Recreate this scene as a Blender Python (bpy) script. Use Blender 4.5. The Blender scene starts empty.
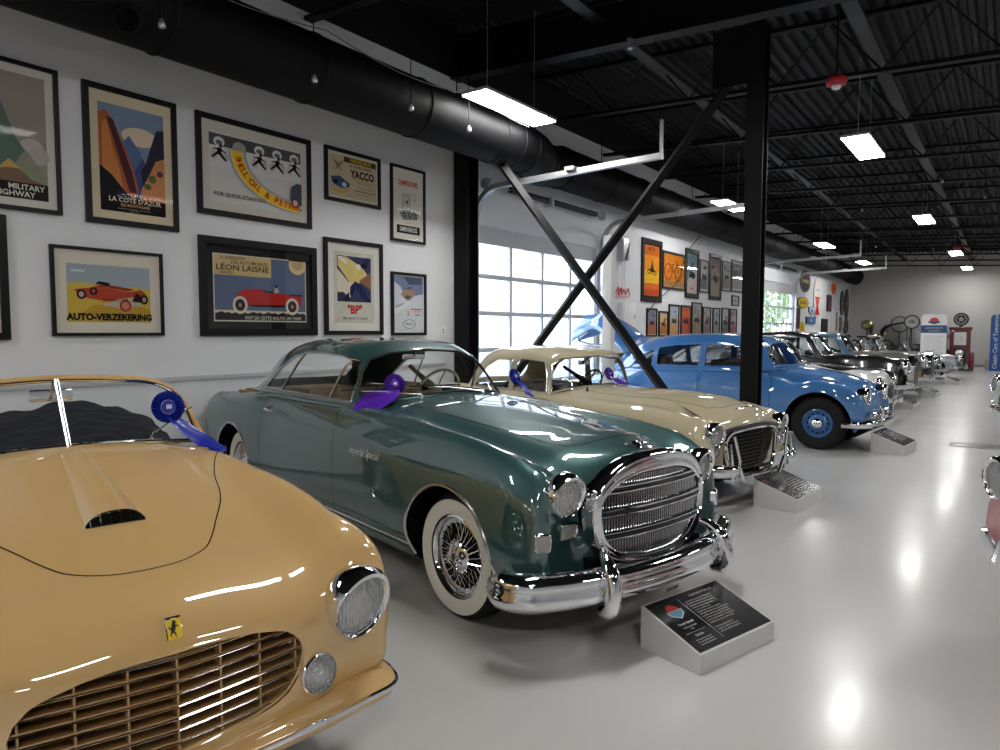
import bpy, bmesh, math, random
import numpy as np
from mathutils import Vector, Matrix
from mathutils.bvhtree import BVHTree
random.seed(7)
SC = bpy.context.scene
COL = SC.collection
PI = math.pi
R = math.radians

# ------------------------------------------------------------------ camera, world, exposure
cam_data = bpy.data.cameras.new('camera')
cam = bpy.data.objects.new('camera', cam_data); COL.objects.link(cam)
cam_data.sensor_width = 36.0
cam_data.lens = 36.0 * 690.0 / 1000.0
cam_data.clip_end = 300
_pitch, _roll = R(3.65), R(0.1)
_yaw = math.atan(512.0 / 690.0 * math.cos(_pitch))
_f = Vector((-math.sin(_yaw) * math.cos(_pitch), math.cos(_yaw) * math.cos(_pitch), -math.sin(_pitch)))
_r = Vector((math.cos(_yaw), math.sin(_yaw), 0)); _u = _r.cross(_f)
_R = _r * math.cos(_roll) + _u * math.sin(_roll); _U = _u * math.cos(_roll) - _r * math.sin(_roll)
cam.matrix_world = Matrix(((_R.x, _U.x, -_f.x, 0), (_R.y, _U.y, -_f.y, 0), (_R.z, _U.z, -_f.z, 1.60), (0, 0, 0, 1)))
SC.camera = cam
world = bpy.data.worlds.new('sky'); SC.world = world; world.use_nodes = True
world.node_tree.nodes['Background'].inputs[0].default_value = (0.80, 0.88, 1.0, 1)
world.node_tree.nodes['Background'].inputs[1].default_value = 4.6
SC.view_settings.view_transform = 'Standard'; SC.view_settings.look = 'None'
SC.view_settings.gamma = 1; SC.view_settings.use_curve_mapping = False
SC.view_settings.exposure = 0.78
LAMP = 26.0          # strength of the ceiling panels
LAMPS = [(-5.12, 7.15), (-5.1, 15.4), (-4.95, 24.2), (-4.9, 31.2),
         (-1.9, 11.75), (-1.85, 20.1), (-1.7, 29.3), (-1.68, 36.4),
         (-5.12, -1.2), (-1.9, 3.3), (-1.9, -5.0), (1.5, 7.6), (1.5, -1.0), (1.5, 16.0), (1.5, 24.5), (4.9, 3.4), (4.9, 12.0), (4.9, 20.0), (4.9, -5.0)]  # this line: unseen lamps continuing the visible grid, added to light the hall

# ------------------------------------------------------------------ materials
MATS = {}
def mat(name, c=(.8, .8, .8), rough=.5, metal=0., coat=0., emit=None, es=0., spec=.5, noise=None, bump=None, coatr=.03):
    if name in MATS: return MATS[name]
    m = bpy.data.materials.new(name); m.use_nodes = True
    nt = m.node_tree; b = nt.nodes['Principled BSDF']
    if len(c) == 3: c = (*c, 1)
    b.inputs['Base Color'].default_value = c
    b.inputs['Roughness'].default_value = rough
    b.inputs['Metallic'].default_value = metal
    b.inputs['Coat Weight'].default_value = coat
    b.inputs['Coat Roughness'].default_value = coatr
    b.inputs['Specular IOR Level'].default_value = spec
    if emit:
        b.inputs['Emission Color'].default_value = (*emit, 1); b.inputs['Emission Strength'].default_value = es
    if noise:            # (scale, amount)
        tc = nt.nodes.new('ShaderNodeTexCoord'); n = nt.nodes.new('ShaderNodeTexNoise')
        n.inputs['Scale'].default_value = noise[0]; n.inputs['Detail'].default_value = 5
        mx = nt.nodes.new('ShaderNodeMix'); mx.data_type = 'RGBA'
        k = noise[1]
        mx.inputs[6].default_value = (c[0] * (1 - k), c[1] * (1 - k), c[2] * (1 - k), 1)
        mx.inputs[7].default_value = (min(1, c[0] * (1 + k)), min(1, c[1] * (1 + k)), min(1, c[2] * (1 + k)), 1)
        nt.links.new(tc.outputs['Object'], n.inputs['Vector'])
        nt.links.new(n.outputs['Fac'], mx.inputs[0]); nt.links.new(mx.outputs[2], b.inputs['Base Color'])
    if bump:             # (scale, strength, distance)
        tc = nt.nodes.new('ShaderNodeTexCoord'); n = nt.nodes.new('ShaderNodeTexNoise')
        n.inputs['Scale'].default_value = bump[0]; n.inputs['Detail'].default_value = 4
        bp = nt.nodes.new('ShaderNodeBump'); bp.inputs['Strength'].default_value = bump[1]; bp.inputs['Distance'].default_value = bump[2]
        nt.links.new(tc.outputs['Object'], n.inputs['Vector'])
        nt.links.new(n.outputs['Fac'], bp.inputs['Height']); nt.links.new(bp.outputs['Normal'], b.inputs['Normal'])
    MATS[name] = m; return m

def glassmat(name, tint=(.95, .97, .97), refl=1.0):
    if name in MATS: return MATS[name]
    m = bpy.data.materials.new(name); m.use_nodes = True; nt = m.node_tree
    nt.nodes.remove(nt.nodes['Principled BSDF'])
    t = nt.nodes.new('ShaderNodeBsdfTransparent'); t.inputs[0].default_value = (*tint, 1)
    g = nt.nodes.new('ShaderNodeBsdfGlossy'); g.inputs['Roughness'].default_value = .015
    ge = nt.nodes.new('ShaderNodeNewGeometry'); dt = nt.nodes.new('ShaderNodeVectorMath'); dt.operation = 'DOT_PRODUCT'
    def mth(op, a=None, b=None):
        q = nt.nodes.new('ShaderNodeMath'); q.operation = op
        for i, v in enumerate((a, b)):
            if v is None: continue
            if isinstance(v, (int, float)): q.inputs[i].default_value = v
            else: nt.links.new(v, q.inputs[i])
        return q.outputs[0]
    nt.links.new(ge.outputs['Normal'], dt.inputs[0]); nt.links.new(ge.outputs['Incoming'], dt.inputs[1])
    c = mth('ABSOLUTE', dt.outputs['Value']); k = mth('POWER', mth('SUBTRACT', 1.0, c), 5.0)
    fr = mth('MULTIPLY', mth('ADD', mth('MULTIPLY', k, .94), .06), refl)
    mx = nt.nodes.new('ShaderNodeMixShader')
    nt.links.new(fr, mx.inputs[0])
    nt.links.new(t.outputs[0], mx.inputs[1]); nt.links.new(g.outputs[0], mx.inputs[2])
    nt.links.new(mx.outputs[0], nt.nodes['Material Output'].inputs[0])
    MATS[name] = m; return m

def paint(name, c, flake=0., rough=.35):
    """solid or metallic car paint under clear coat"""
    if name in MATS: return MATS[name]
    m = mat(name, c, rough=.5, metal=flake, coat=1.0, spec=.25, coatr=.012); m.node_tree.nodes['Principled BSDF'].inputs['Coat IOR'].default_value = 2.0
    return m

def flat(c):            # printed ink, one material per colour
    n = 'ink_%02x%02x%02x' % tuple(int(255 * v) for v in c)
    return mat(n, tuple(v ** 2.2 for v in c), rough=.6, spec=.2)

def lin(r, g, b): return ((r / 255) ** 2.2, (g / 255) ** 2.2, (b / 255) ** 2.2)

CHROME = mat('chrome', (.82, .83, .85), rough=.06, metal=1)
CHROME2 = mat('brushed_chrome', (.70, .71, .73), rough=.22, metal=1)
BLACK = mat('black_paint', (.006, .006, .007), rough=.45)
DARK = mat('dark_void', (.004, .004, .004), rough=.9, spec=.1)
RUBBER = mat('rubber', (.012, .012, .012), rough=.75, spec=.25)
WHITEWALL = mat('whitewall_rubber', (.72, .69, .60), rough=.5)
GLASS = glassmat('clear_glass', refl=.7)
LENS = mat('lamp_glass', (.52, .53, .54), rough=.12, metal=.75, coat=1, bump=(55, .55, .02))
STEELBLK = mat('black_steel', (.0035, .0036, .0042), rough=.5, spec=.22)
WALLM = mat('wall_paint', (.74, .75, .775), rough=.55, noise=(1.2, .02))
WHITE = mat('white_paint', (.80, .80, .79), rough=.4)
GALV = mat('galvanised_steel', (.55, .56, .57), rough=.38, metal=.8, noise=(14, .12))
LAMPM = mat('lamp_panel', (1, 1, 1), emit=(1.0, .985, .96), es=LAMP)
LAMPH = mat('lamp_housing', (.5, .5, .5), rough=.4)

# ------------------------------------------------------------------ mesh helpers
class MB:
    """collects geometry; becomes ONE mesh object"""
    def __init__(s): s.V = []; s.F = []; s.M = []; s.mats = []; s.n = 0; s.SM = []
    def mi(s, m):
        if m not in s.mats: s.mats.append(m)
        return s.mats.index(m)
    def add(s, V, F, m, smooth=False):
        V = np.asarray(V, float).reshape(-1, 3); k = s.mi(m)
        for f in F: s.F.append([int(i) + s.n for i in f]); s.M.append(k); s.SM.append(smooth)
        s.V.append(V); s.n += len(V); return s
    def box(s, a, b, m, bev=0.):
        x0, y0, z0 = [min(p, q) for p, q in zip(a, b)]; x1, y1, z1 = [max(p, q) for p, q in zip(a, b)]
        if bev <= 0:
            V = [(x0, y0, z0), (x1, y0, z0), (x1, y1, z0), (x0, y1, z0), (x0, y0, z1), (x1, y0, z1), (x1, y1, z1), (x0, y1, z1)]
            return s.add(V, [(0, 3, 2, 1), (4, 5, 6, 7), (0, 1, 5, 4), (1, 2, 6, 5), (2, 3, 7, 6), (3, 0, 4, 7)], m)
        bm = bmesh.new(); bmesh.ops.create_cube(bm, size=1)
        for v in bm.verts: v.co = Vector(((x0 + x1) / 2 + v.co.x * (x1 - x0), (y0 + y1) / 2 + v.co.y * (y1 - y0), (z0 + z1) / 2 + v.co.z * (z1 - z0)))
        bmesh.ops.bevel(bm, geom=list(bm.edges), offset=bev, segments=2, affect='EDGES', profile=.6)
        return s.bm(bm, m)
    def bm(s, bm, m, smooth=False):
        bm.verts.ensure_lookup_table(); bm.verts.index_update()
        V = [tuple(v.co) for v in bm.verts]; F = [[v.index for v in f.verts] for f in bm.faces]
        bm.free(); return s.add(V, F, m, smooth)
    def tube(s, P, r, m, n=10, closed=False, cap=True, flatten=1.0, up=None):
        """round section swept along P; r a number or list"""
        P = np.asarray(P, float); k = len(P)
        rr = np.full(k, r) if np.isscalar(r) else np.asarray(r, float)
        V = []; prevu = None
        for i in range(k):
            if closed: t = P[(i + 1) % k] - P[i - 1]
            else: t = P[min(i + 1, k - 1)] - P[max(i - 1, 0)]
            t = t / (np.linalg.norm(t) + 1e-12)
            if up is not None: u = np.asarray(up, float)
            elif prevu is None: u = np.array([0, 0, 1.]) if abs(t[2]) < .9 else np.array([1., 0, 0])
            else: u = prevu
            u = u - t * (u @ t); u /= np.linalg.norm(u) + 1e-12; w = np.cross(t, u); prevu = u
            for j in range(n):
                a = 2 * PI * j / n
                V.append(P[i] + rr[i] * (u * math.sin(a) * flatten + w * math.cos(a)))
        F = []
        for i in range(k if closed else k - 1):
            for j in range(n):
                a = i * n + j; b = i * n + (j + 1) % n; i2 = (i + 1) % k
                F.append((a, b, i2 * n + (j + 1) % n, i2 * n + j))
        if cap and not closed:
            F.append(list(range(n))[::-1]); F.append([(k - 1) * n + j for j in range(n)])
        return s.add(V, F, m, True)
    def sweep(s, P, prof, m, scale=None, up=(0, 0, 1), closed=False, cap=True, smooth=True):
        """closed 2-D profile (outward, up) swept along P. outward = tangent x up"""
        P = np.asarray(P, float); k = len(P); up = np.asarray(up, float); n = len(prof); V = []
        for i in range(k):
            if closed: t = P[(i + 1) % k] - P[i - 1]
            else: t = P[min(i + 1, k - 1)] - P[max(i - 1, 0)]
            t = t / (np.linalg.norm(t) + 1e-12); o = np.cross(t, up); o /= np.linalg.norm(o) + 1e-12; u = np.cross(o, t)
            sc = 1 if scale is None else scale[i]
            if np.isscalar(sc): sc = (sc, sc)
            for a, b in prof: V.append(P[i] + o * a * sc[0] + u * b * sc[1])
        F = []
        for i in range(k if closed else k - 1):
            for j in range(n):
                i2 = (i + 1) % k
                F.append((i * n + j, i * n + (j + 1) % n, i2 * n + (j + 1) % n, i2 * n + j))
        if cap and not closed:
            F.append(list(range(n))[::-1]); F.append([(k - 1) * n + j for j in range(n)])
        return s.add(V, F, m, smooth)
    def lathe(s, prof, m, axis='z', org=(0, 0, 0), n=32, smooth=True, a0=0, a1=2 * PI, M=None):
        """prof = [(radius, height)] about an axis"""
        full = abs(a1 - a0 - 2 * PI) < 1e-6; q = n if full else n + 1
        V = []
        for i in range(q):
            a = a0 + (a1 - a0) * i / n; c, sn = math.cos(a), math.sin(a)
            for r, h in prof:
                if axis == 'z': p = (r * c, r * sn, h)
                elif axis == 'y': p = (r * c, h, r * sn)
                else: p = (h, r * c, r * sn)
                V.append(p)
        V = np.array(V)
        if M is not None: V = V @ np.array(M.to_3x3()).T + np.array(M.translation)
        V = V + np.array(org); k = len(prof); F = []
        for i in range(n):
            i2 = (i + 1) % q if full else i + 1
            for j in range(k - 1): F.append((i * k + j, i2 * k + j, i2 * k + j + 1, i * k + j + 1))
        return s.add(V, F, m, smooth)
    def poly(s, P, m): return s.add(P, [list(range(len(P)))], m)
    def prism(s, P2, z0, z1, m, axes='xy', smooth=False):
        """2-D outline extruded; axes names the two outline axes"""
        ax = ['xyz'.index(c) for c in axes]; oth = 3 - sum(ax); n = len(P2); V = np.zeros((2 * n, 3))
        for i, (a, b) in enumerate(P2):
            for k, z in ((0, z0), (1, z1)):
                V[i + k * n, ax[0]] = a; V[i + k * n, ax[1]] = b; V[i + k * n, oth] = z
        F = [list(range(n))[::-1], list(range(n, 2 * n))] + [(i, (i + 1) % n, n + (i + 1) % n, n + i) for i in range(n)]
        return s.add(V, F, m, smooth)
    def build(s, name, parent=None, smooth=None, angle=35):
        me = bpy.data.meshes.new(name)
        V = np.concatenate(s.V) if s.V else np.zeros((0, 3))
        me.from_pydata(V.tolist(), [], s.F)
        for m in s.mats: me.materials.append(m)
        me.polygons.foreach_set('material_index', s.M)
        me.polygons.foreach_set('use_smooth', [True] * len(s.F) if smooth else ([False] * len(s.F) if smooth is False else s.SM))
        bm = bmesh.new(); bm.from_mesh(me); bmesh.ops.recalc_face_normals(bm, faces=bm.faces); bm.to_mesh(me); bm.free()
        me.set_sharp_from_angle(angle=R(angle)); me.validate(); me.update()
        o = bpy.data.objects.new(name, me); COL.objects.link(o)
        if parent: o.parent = parent
        return o

def tag(o, label=None, cat=None, group=None, kind=None):
    if label: o['label'] = label
    if cat: o['category'] = cat
    if group: o['group'] = group
    if kind: o['kind'] = kind
    return o
def thing(name, label, cat, loc=(0, 0, 0), rz=0., group=None, s=1.):
    o = bpy.data.objects.new(name, None); COL.objects.link(o)
    o.location = loc; o.rotation_euler = (0, 0, rz); o.scale = (s, s, s); o.empty_display_size = .1
    return tag(o, label, cat, group)
def struct(name, mb, **k): return tag(mb.build(name, **k), kind='structure')

def text_geo(body, size, bold=0., sx=1., align='CENTER', ext=0., shear=0., font_w=None):
    cu = bpy.data.curves.new('lettering', 'FONT'); cu.body = body; cu.size = size; cu.align_x = align; cu.align_y = 'CENTER'
    cu.offset = bold; cu.extrude = ext; cu.resolution_u = 2; cu.shear = shear
    o = bpy.data.objects.new('lettering', cu); COL.objects.link(o)
    dg = bpy.context.evaluated_depsgraph_get(); me = o.evaluated_get(dg).to_mesh()
    V = np.array([tuple(v.co) for v in me.vertices]).reshape(-1, 3); F = [list(p.vertices) for p in me.polygons]
    o.evaluated_get(dg).to_mesh_clear(); bpy.data.objects.remove(o); bpy.data.curves.remove(cu)
    if len(V): V[:, 0] *= sx
    return V, F
def put_text(mb, body, size, o, ex, ey, m, **k):
    """text onto plane with origin o and axes ex, ey"""
    V, F = text_geo(body, size, **k)
    if not len(V): return
    o, ex, ey = map(lambda q: np.asarray(q, float), (o, ex, ey)); n = np.cross(ex, ey)
    mb.add(o + V[:, :1] * ex + V[:, 1:2] * ey + V[:, 2:3] * n, F, m)

# ------------------------------------------------------------------ spline sheets (car bodies)
def _herm(C, t, u):
    C = np.asarray(C, float); n = len(t); T = np.zeros_like(C)
    d = (C[1:] - C[:-1]) / (t[1:] - t[:-1]).reshape([-1] + [1] * (C.ndim - 1))
    T[0] = d[0]; T[-1] = d[-1]
    for i in range(1, n - 1):
        a, b = t[i] - t[i - 1], t[i + 1] - t[i]
        T[i] = (d[i - 1] * b + d[i] * a) / (a + b)
    k = np.clip(np.searchsorted(t, u, side='right') - 1, 0, n - 2); h = t[k + 1] - t[k]; s = (u - t[k]) / h
    sh = [-1] + [1] * (C.ndim - 1); s = s.reshape(sh); h = h.reshape(sh)
    return (2 * s**3 - 3 * s**2 + 1) * C[k] + (s**3 - 2 * s**2 + s) * h * T[k] + (-2 * s**3 + 3 * s**2) * C[k + 1] + (s**3 - s**2) * h * T[k + 1]
def spline_sheet(ctrl, cell=.03, mirror=True, cellj=None):
    """ctrl[i][j] = (x,y,z) lying ON the surface (half, last row on the centre line y=0). returns grid (I,J,3)"""
    C = np.array(ctrl, float)
    li = np.linalg.norm(C[1:] - C[:-1], axis=2).mean(1); ti = np.concatenate([[0], np.cumsum(np.maximum(li, .01))])
    lj = np.linalg.norm(C[:, 1:] - C[:, :-1], axis=2).mean(0); tj = np.concatenate([[0], np.cumsum(np.maximum(lj, .01))])
    ui = np.concatenate([np.linspace(ti[k], ti[k + 1], max(2, int((ti[k + 1] - ti[k]) / cell) + 1), endpoint=False) for k in range(len(ti) - 1)] + [[ti[-1]]])
    cj = cellj or cell
    uj = np.concatenate([np.linspace(tj[k], tj[k + 1], max(2, int((tj[k + 1] - tj[k]) / cj) + 1), endpoint=False) for k in range(len(tj) - 1)] + [[tj[-1]]])
    if mirror:               # reflect so that the centre line is smooth
        m = C[:, -2::-1].copy(); m[:, :, 1] *= -1; C2 = np.concatenate([C, m], 1)
        tj2 = np.concatenate([tj, 2 * tj[-1] - tj[-2::-1]]); uj2 = np.concatenate([uj, 2 * tj[-1] - uj[-2::-1]])
    else: C2, tj2, uj2 = C, tj, uj
    G = _herm(C2, ti, ui)                                   # (U,J,3)
    G = _herm(G.transpose(1, 0, 2), tj2, uj2).transpose(1, 0, 2)
    return G
class Sheet:
    def __init__(s, G=None, V=None, F=None, N=None):
        if G is not None:
            I, J = G.shape[:2]; s.V = G.reshape(-1, 3).copy()
            s.F = [(i * J + j, (i + 1) * J + j, (i + 1) * J + j + 1, i * J + j + 1) for i in range(I - 1) for j in range(J - 1)]
            du = np.gradient(G, axis=0); dv = np.gradient(G, axis=1); N = np.cross(du, dv)
            N /= np.linalg.norm(N, axis=2, keepdims=True) + 1e-9; s.N = N.reshape(-1, 3)
            c = s.V.mean(0)
            if ((s.V - c) * s.N).sum() < 0: s.N = -s.N; s.F = [f[::-1] for f in s.F]
        else: s.V, s.F, s.N = V, F, N
    def bvh(s): return BVHTree.FromPolygons([Vector(v) for v in s.V], s.F)
    def cut(s, poly, ax, cond):
        """split off the part whose projection (axes ax) is inside poly, only where cond(V) holds"""
        P = np.asarray(poly, float); a, b = ['xyz'.index(c) for c in ax]
        X = s.V[:, [a, b]]; ok = cond(s.V); lo = P.min(0) - .12; hi = P.max(0) + .12
        near = ok & (X >= lo).all(1) & (X <= hi).all(1); idx = np.nonzero(near)[0]; Q = X[idx]
        A = P; B = np.roll(P, -1, 0); dist = np.full(len(Q), 1e9); ins = np.zeros(len(Q), bool)
        for p, q in zip(A, B):
            d = q - p; t = np.clip(((Q - p) @ d) / (d @ d + 1e-12), 0, 1); dd = np.linalg.norm(Q - p - t[:, None] * d, axis=1); dist = np.minimum(dist, dd)
            cr = ((p[1] > Q[:, 1]) != (q[1] > Q[:, 1])); xx = (q[0] - p[0]) * (Q[:, 1] - p[1]) / ((q[1] - p[1]) + 1e-12) + p[0]
            ins ^= cr & (Q[:, 0] < xx)
        D = np.full(len(s.V), -1.); D[idx] = np.where(ins, dist, -dist)
        valid = np.zeros(len(s.V), bool); valid[idx] = True
        V = s.V.copy(); N = s.N.copy(); E = {}
        for f in s.F:
            for i in range(len(f)):
                p, q = f[i], f[(i + 1) % len(f)]
                if valid[p] and valid[q] and D[p] * D[q] < 0: E[(min(p, q), max(p, q))] = 1
        cand = sorted(((min(abs(D[p]), abs(D[q])), p, q) for p, q in E))
        for _, p, q in cand:
            if D[p] * D[q] >= 0: continue
            if abs(D[p]) > abs(D[q]): p, q = q, p
            t = D[p] / (D[p] - D[q]); V[p] = s.V[p] + t * (s.V[q] - s.V[p]); N[p] = s.N[p] + t * (s.N[q] - s.N[p]); D[p] = 0
        fi, fo = [], []
        for f in s.F:
            if not valid[list(f)].all(): fo.append(f); continue
            d = [D[i] for i in f]
            if len(f) == 4 and max(d) > 0 and min(d) < 0:
                z = [i for i in range(4) if d[i] == 0]
                if len(z) == 2 and abs(z[0] - z[1]) == 2:
                    i0 = z[0]
                    for tri in ((f[i0], f[(i0 + 1) % 4], f[(i0 + 2) % 4]), (f[i0], f[(i0 + 2) % 4], f[(i0 + 3) % 4])):
                        (fi if sum(D[k] for k in tri) > 0 else fo).append(tri)
                    continue
            sm = sum(d)
            if max(d) <= 0 and min(d) == 0 and max(d) == 0 and sm == 0:
                c = V[list(f)].mean(0)[[a, b]]; w = False
                for p, q in zip(A, B):
                    if (p[1] > c[1]) != (q[1] > c[1]) and c[0] < (q[0] - p[0]) * (c[1] - p[1]) / ((q[1] - p[1]) + 1e-12) + p[0]: w = not w
                (fi if w else fo).append(f)
            else: (fi if sm > 0 else fo).append(f)
        return Sheet(V=V, F=fi, N=N), Sheet(V=V, F=fo, N=N)
    def build(s, name, m, parent, off=0., thick=0.):
        used = sorted({i for f in s.F for i in f}); mp = {k: i for i, k in enumerate(used)}
        N = s.N[used]; N = N / (np.linalg.norm(N, axis=1, keepdims=True) + 1e-9); V = s.V[used] + N * off
        F = [[mp[i] for i in f] for f in s.F]
        me = bpy.data.meshes.new(name); me.from_pydata(V.tolist(), [], F); me.materials.append(m)
        me.polygons.foreach_set('use_smooth', [True] * len(F))
        me.normals_split_custom_set_from_vertices(N.tolist())
        o = bpy.data.objects.new(name, me); COL.objects.link(o); o.parent = parent
        return o

def smooth_path(P, n=6, closed=False):
    P = np.asarray(P, float)
    if closed: P = np.vstack([P[-2:], P, P[:3]])
    t = np.concatenate([[0], np.cumsum(np.linalg.norm(P[1:] - P[:-1], axis=1) + 1e-6)])
    u = np.concatenate([np.linspace(t[k], t[k + 1], n, endpoint=False) for k in range(len(t) - 1)] + [[t[-1]]])
    Q = _herm(P, t, u)
    if closed: Q = Q[2 * n: 2 * n + (len(P) - 5) * n]
    return Q
def circ(cx, cy, r, n=40, a0=0, a1=2 * PI, ry=None):
    full = abs(a1 - a0 - 2 * PI) < 1e-6
    return [(cx + r * math.cos(a0 + (a1 - a0) * i / (n if full else n - 1)), cy + (ry or r) * math.sin(a0 + (a1 - a0) * i / (n if full else n - 1))) for i in range(n)]
def on_surface(bvh, pts2, ax, side, off=0., step=.03, closed=False):
    """2-D polyline (axes ax) dropped on a surface along the third axis from direction side (+1/-1)"""
    a, b = ['xyz'.index(c) for c in ax]; c = 3 - a - b; P = []; pts = [np.asarray(p, float) for p in pts2]
    if closed: pts.append(pts[0])
    dense = []
    for p, q in zip(pts[:-1], pts[1:]):
        k = max(1, int(np.linalg.norm(q - p) / step)); dense += [p + (q - p) * i / k for i in range(k)]
    if not closed: dense.append(pts[-1])
    out = []; nn = []
    for p in dense:
        o = Vector((0, 0, 0)); o[a] = p[0]; o[b] = p[1]; o[c] = side * 6.; d = Vector((0, 0, 0)); d[c] = -side
        h, n, i, _ = bvh.ray_cast(o, d)
        if h is None: continue
        if n[c] * side < 0: n = -n
        out.append(np.array(h) + np.array(n) * off); nn.append(np.array(n))
    return np.array(out), np.array(nn)
def ribbon(mb, P, N, w, m, closed=False):
    k = len(P); V = []
    for i in range(k):
        t = P[(i + 1) % k] - P[i - 1] if closed else P[min(i + 1, k - 1)] - P[max(0, i - 1)]
        s = np.cross(t, N[i]); s /= np.linalg.norm(s) + 1e-9; V += [P[i] - s * w / 2, P[i] + s * w / 2]
    F = [(2 * i, 2 * i + 1, 2 * ((i + 1) % k) + 1, 2 * ((i + 1) % k)) for i in range(k if closed else k - 1)]
    mb.add(V, F, m, True)

# ------------------------------------------------------------------ car kit
def make_wheel(parent, x, y, side, r, kind, w=.17, col=None, white=None, steer=0.):
    """wheel part with tyre, rim detail and hub cap; y = outer face"""
    rr = r * .60 if kind == 'plain' else (r * .645 if kind == 'wire' else r * .53)
    org = (x, y, r)
    Mx = Matrix.Translation(Vector(org)) @ Matrix.Rotation(steer, 4, 'Z')
    def L(mb, prof, m, n=40): mb.lathe([(a, h * side) for a, h in prof], m, 'y', n=n, M=Mx)
    rim = MB()
    rm = {'wire': CHROME, 'disc': CHROME2, 'blue': col or CHROME2, 'plain': CHROME2}[kind]
    L(rim, [(rr * 1.0, -.012), (rr * 1.02, -.003), (rr * .97, .002), (rr * .92, -.012), (rr * .90, -.03), (rr * .80, -.034), (rr * .78, -.06 if kind == 'wire' else -.03)], rm)
    if kind == 'wire':
        L(rim, [(rr * .80, -.075), (rr * .2, -.085), (0, -.085)], DARK)
    elif kind == 'blue':
        L(rim, [(rr * .78, -.03), (rr * .66, -.028), (rr * .60, -.006), (rr * .42, .004), (rr * .3, .006), (0, .006)], rm)
    else:
        L(rim, [(rr * .78, -.03), (rr * .62, -.01), (rr * .5, -.004), (0, -.004)], col or CHROME2)
    wh = rim.build('wheel', parent, smooth=True, angle=50)
    t = MB(); T = w
    L(t, [(rr * 1.0, -.012), (rr * 1.06, .004), (r * .80, .012), (r * .90, .006), (r * .96, -.006), (r * .985, -.02), (r, -.045), (r, -T + .03), (r * .96, -T), (rr, -T)], RUBBER, 48)
    for k in (-.05, -.08, -.11):
        L(t, [(r * 1.001, k), (r * 1.002, k - .006)], DARK, 48)
    ty = t.build('tyre', wh, smooth=True, angle=60)
    if white:
        q = MB(); L(q, [(rr * 1.03, .003), (rr * 1.1, .0085), (r * .80, .0145), (r * white, .0095)], WHITEWALL, 56)
        tag(q.build('whitewall', wh, smooth=True, angle=80), 'broad cream-white sidewall band')
    h = MB()
    if kind == 'wire':
        L(h, [(rr * .40, -.03), (rr * .41, -.015), (rr * .34, .002), (rr * .22, .012), (rr * .12, .02), (0, .022)], CHROME, 28)
        L(h, [(rr * .12, .02), (rr * .12, .045), (rr * .09, .05), (0, .05)], CHROME, 20)
        for k in range(3):
            a = R(200) + k * 2 * PI / 3; c, sn = math.cos(a), math.sin(a)
            P = [(Mx @ Vector((c * rr * d, side * hh, sn * rr * d))) for d, hh in ((.06, .038), (.22, .04), (.36, .03))]
            h.tube(P, [.018, .016, .009], CHROME, n=8, flatten=.6)
        sp = MB(); ns = 24
        for k in range(ns):
            for (d0, h0, d1, h1, da, rad) in ((.34, -.01, .80, -.045, .14, .0028), (.30, -.055, .84, -.028, -.16, .0028)):
                a = 2 * PI * k / ns + (0 if da > 0 else PI / ns); b = a + da
                P = [(Mx @ Vector((math.cos(a) * rr * d0, side * h0, math.sin(a) * rr * d0))), (Mx @ Vector((math.cos(b) * rr * d1, side * h1, math.sin(b) * rr * d1)))]
                sp.tube(P, rad, CHROME, n=5, cap=False)
        sp.build('wire_spokes', wh, smooth=True)
    elif kind == 'blue':
        for k in range(12):
            a = 2 * PI * k / 12
            P = [(Mx @ Vector((math.cos(a + d) * rr * q, side * .0, math.sin(a + d) * rr * q))) for d, q in ((-.16, .66), (-.1, .755), (.1, .755), (.16, .66))]
            P = [Vector(p) + Vector((0, side * -.018, 0)) for p in P]
            h.poly([tuple(p) for p in P], DARK)
        L(h, [(rr * .40, .006), (rr * .39, .03), (rr * .30, .052), (rr * .16, .064), (0, .068)], CHROME, 28)
    else:
        L(h, [(rr * .70, -.004), (rr * .62, .012), (rr * .35, .026), (0, .034)], CHROME, 28)
    h.build('hub_cap', wh, smooth=True, angle=50)
    return wh

def wheel_wells(parent, spots, hw):
    """dark liners behind the wheel openings: spots = (x, r, zc)"""
    for x, r, zc in spots:
        for sd in (-1, 1):
            mb = MB()
            y1 = sd * (hw - .06); y0 = sd * (hw - .42)
            mb.lathe([(r + .02, y1), (r + .02, y0), (0, y0)], DARK, 'y', org=(x, 0, zc), n=24, a0=-.25, a1=PI + .25)
            mb.build('wheel_well', parent, smooth=False)

def arch_cut(sheet, spots, ycond):
    for x, r, zc in spots:
        poly = [(x + r * math.cos(a), zc + r * math.sin(a)) for a in np.linspace(0, PI, 30)]
        poly = [(x + r, -.3)] + poly + [(x - r, -.3)]
        for sd in (-1, 1):
            _, sheet = sheet.cut(poly, 'xz', lambda V, sd=sd: (V[:, 1] * sd > ycond))
    return sheet
def arch_trim(mb, bvh, spots, m, rad=.008, sides=(-1, 1), inset=True):
    for x, r, zc in spots:
        pts = [(x + r * math.cos(a), zc + r * math.sin(a)) for a in np.linspace(-.2, PI + .2, 26)]
        pts = [p for p in pts if p[1] > .2]
        for sd in sides:
            P, N = on_surface(bvh, pts, 'xz', sd, off=0, step=.05)
            if len(P) > 3:
                mb.tube(P, rad, m, n=6, cap=True)
                if inset:      # returned flange
                    Q = P.copy(); Q[:, 1] -= sd * .06; k = len(P)
                    mb.add(np.vstack([P, Q]), [(i, i + 1, k + i + 1, k + i) for i in range(k - 1)], DARK)
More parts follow.
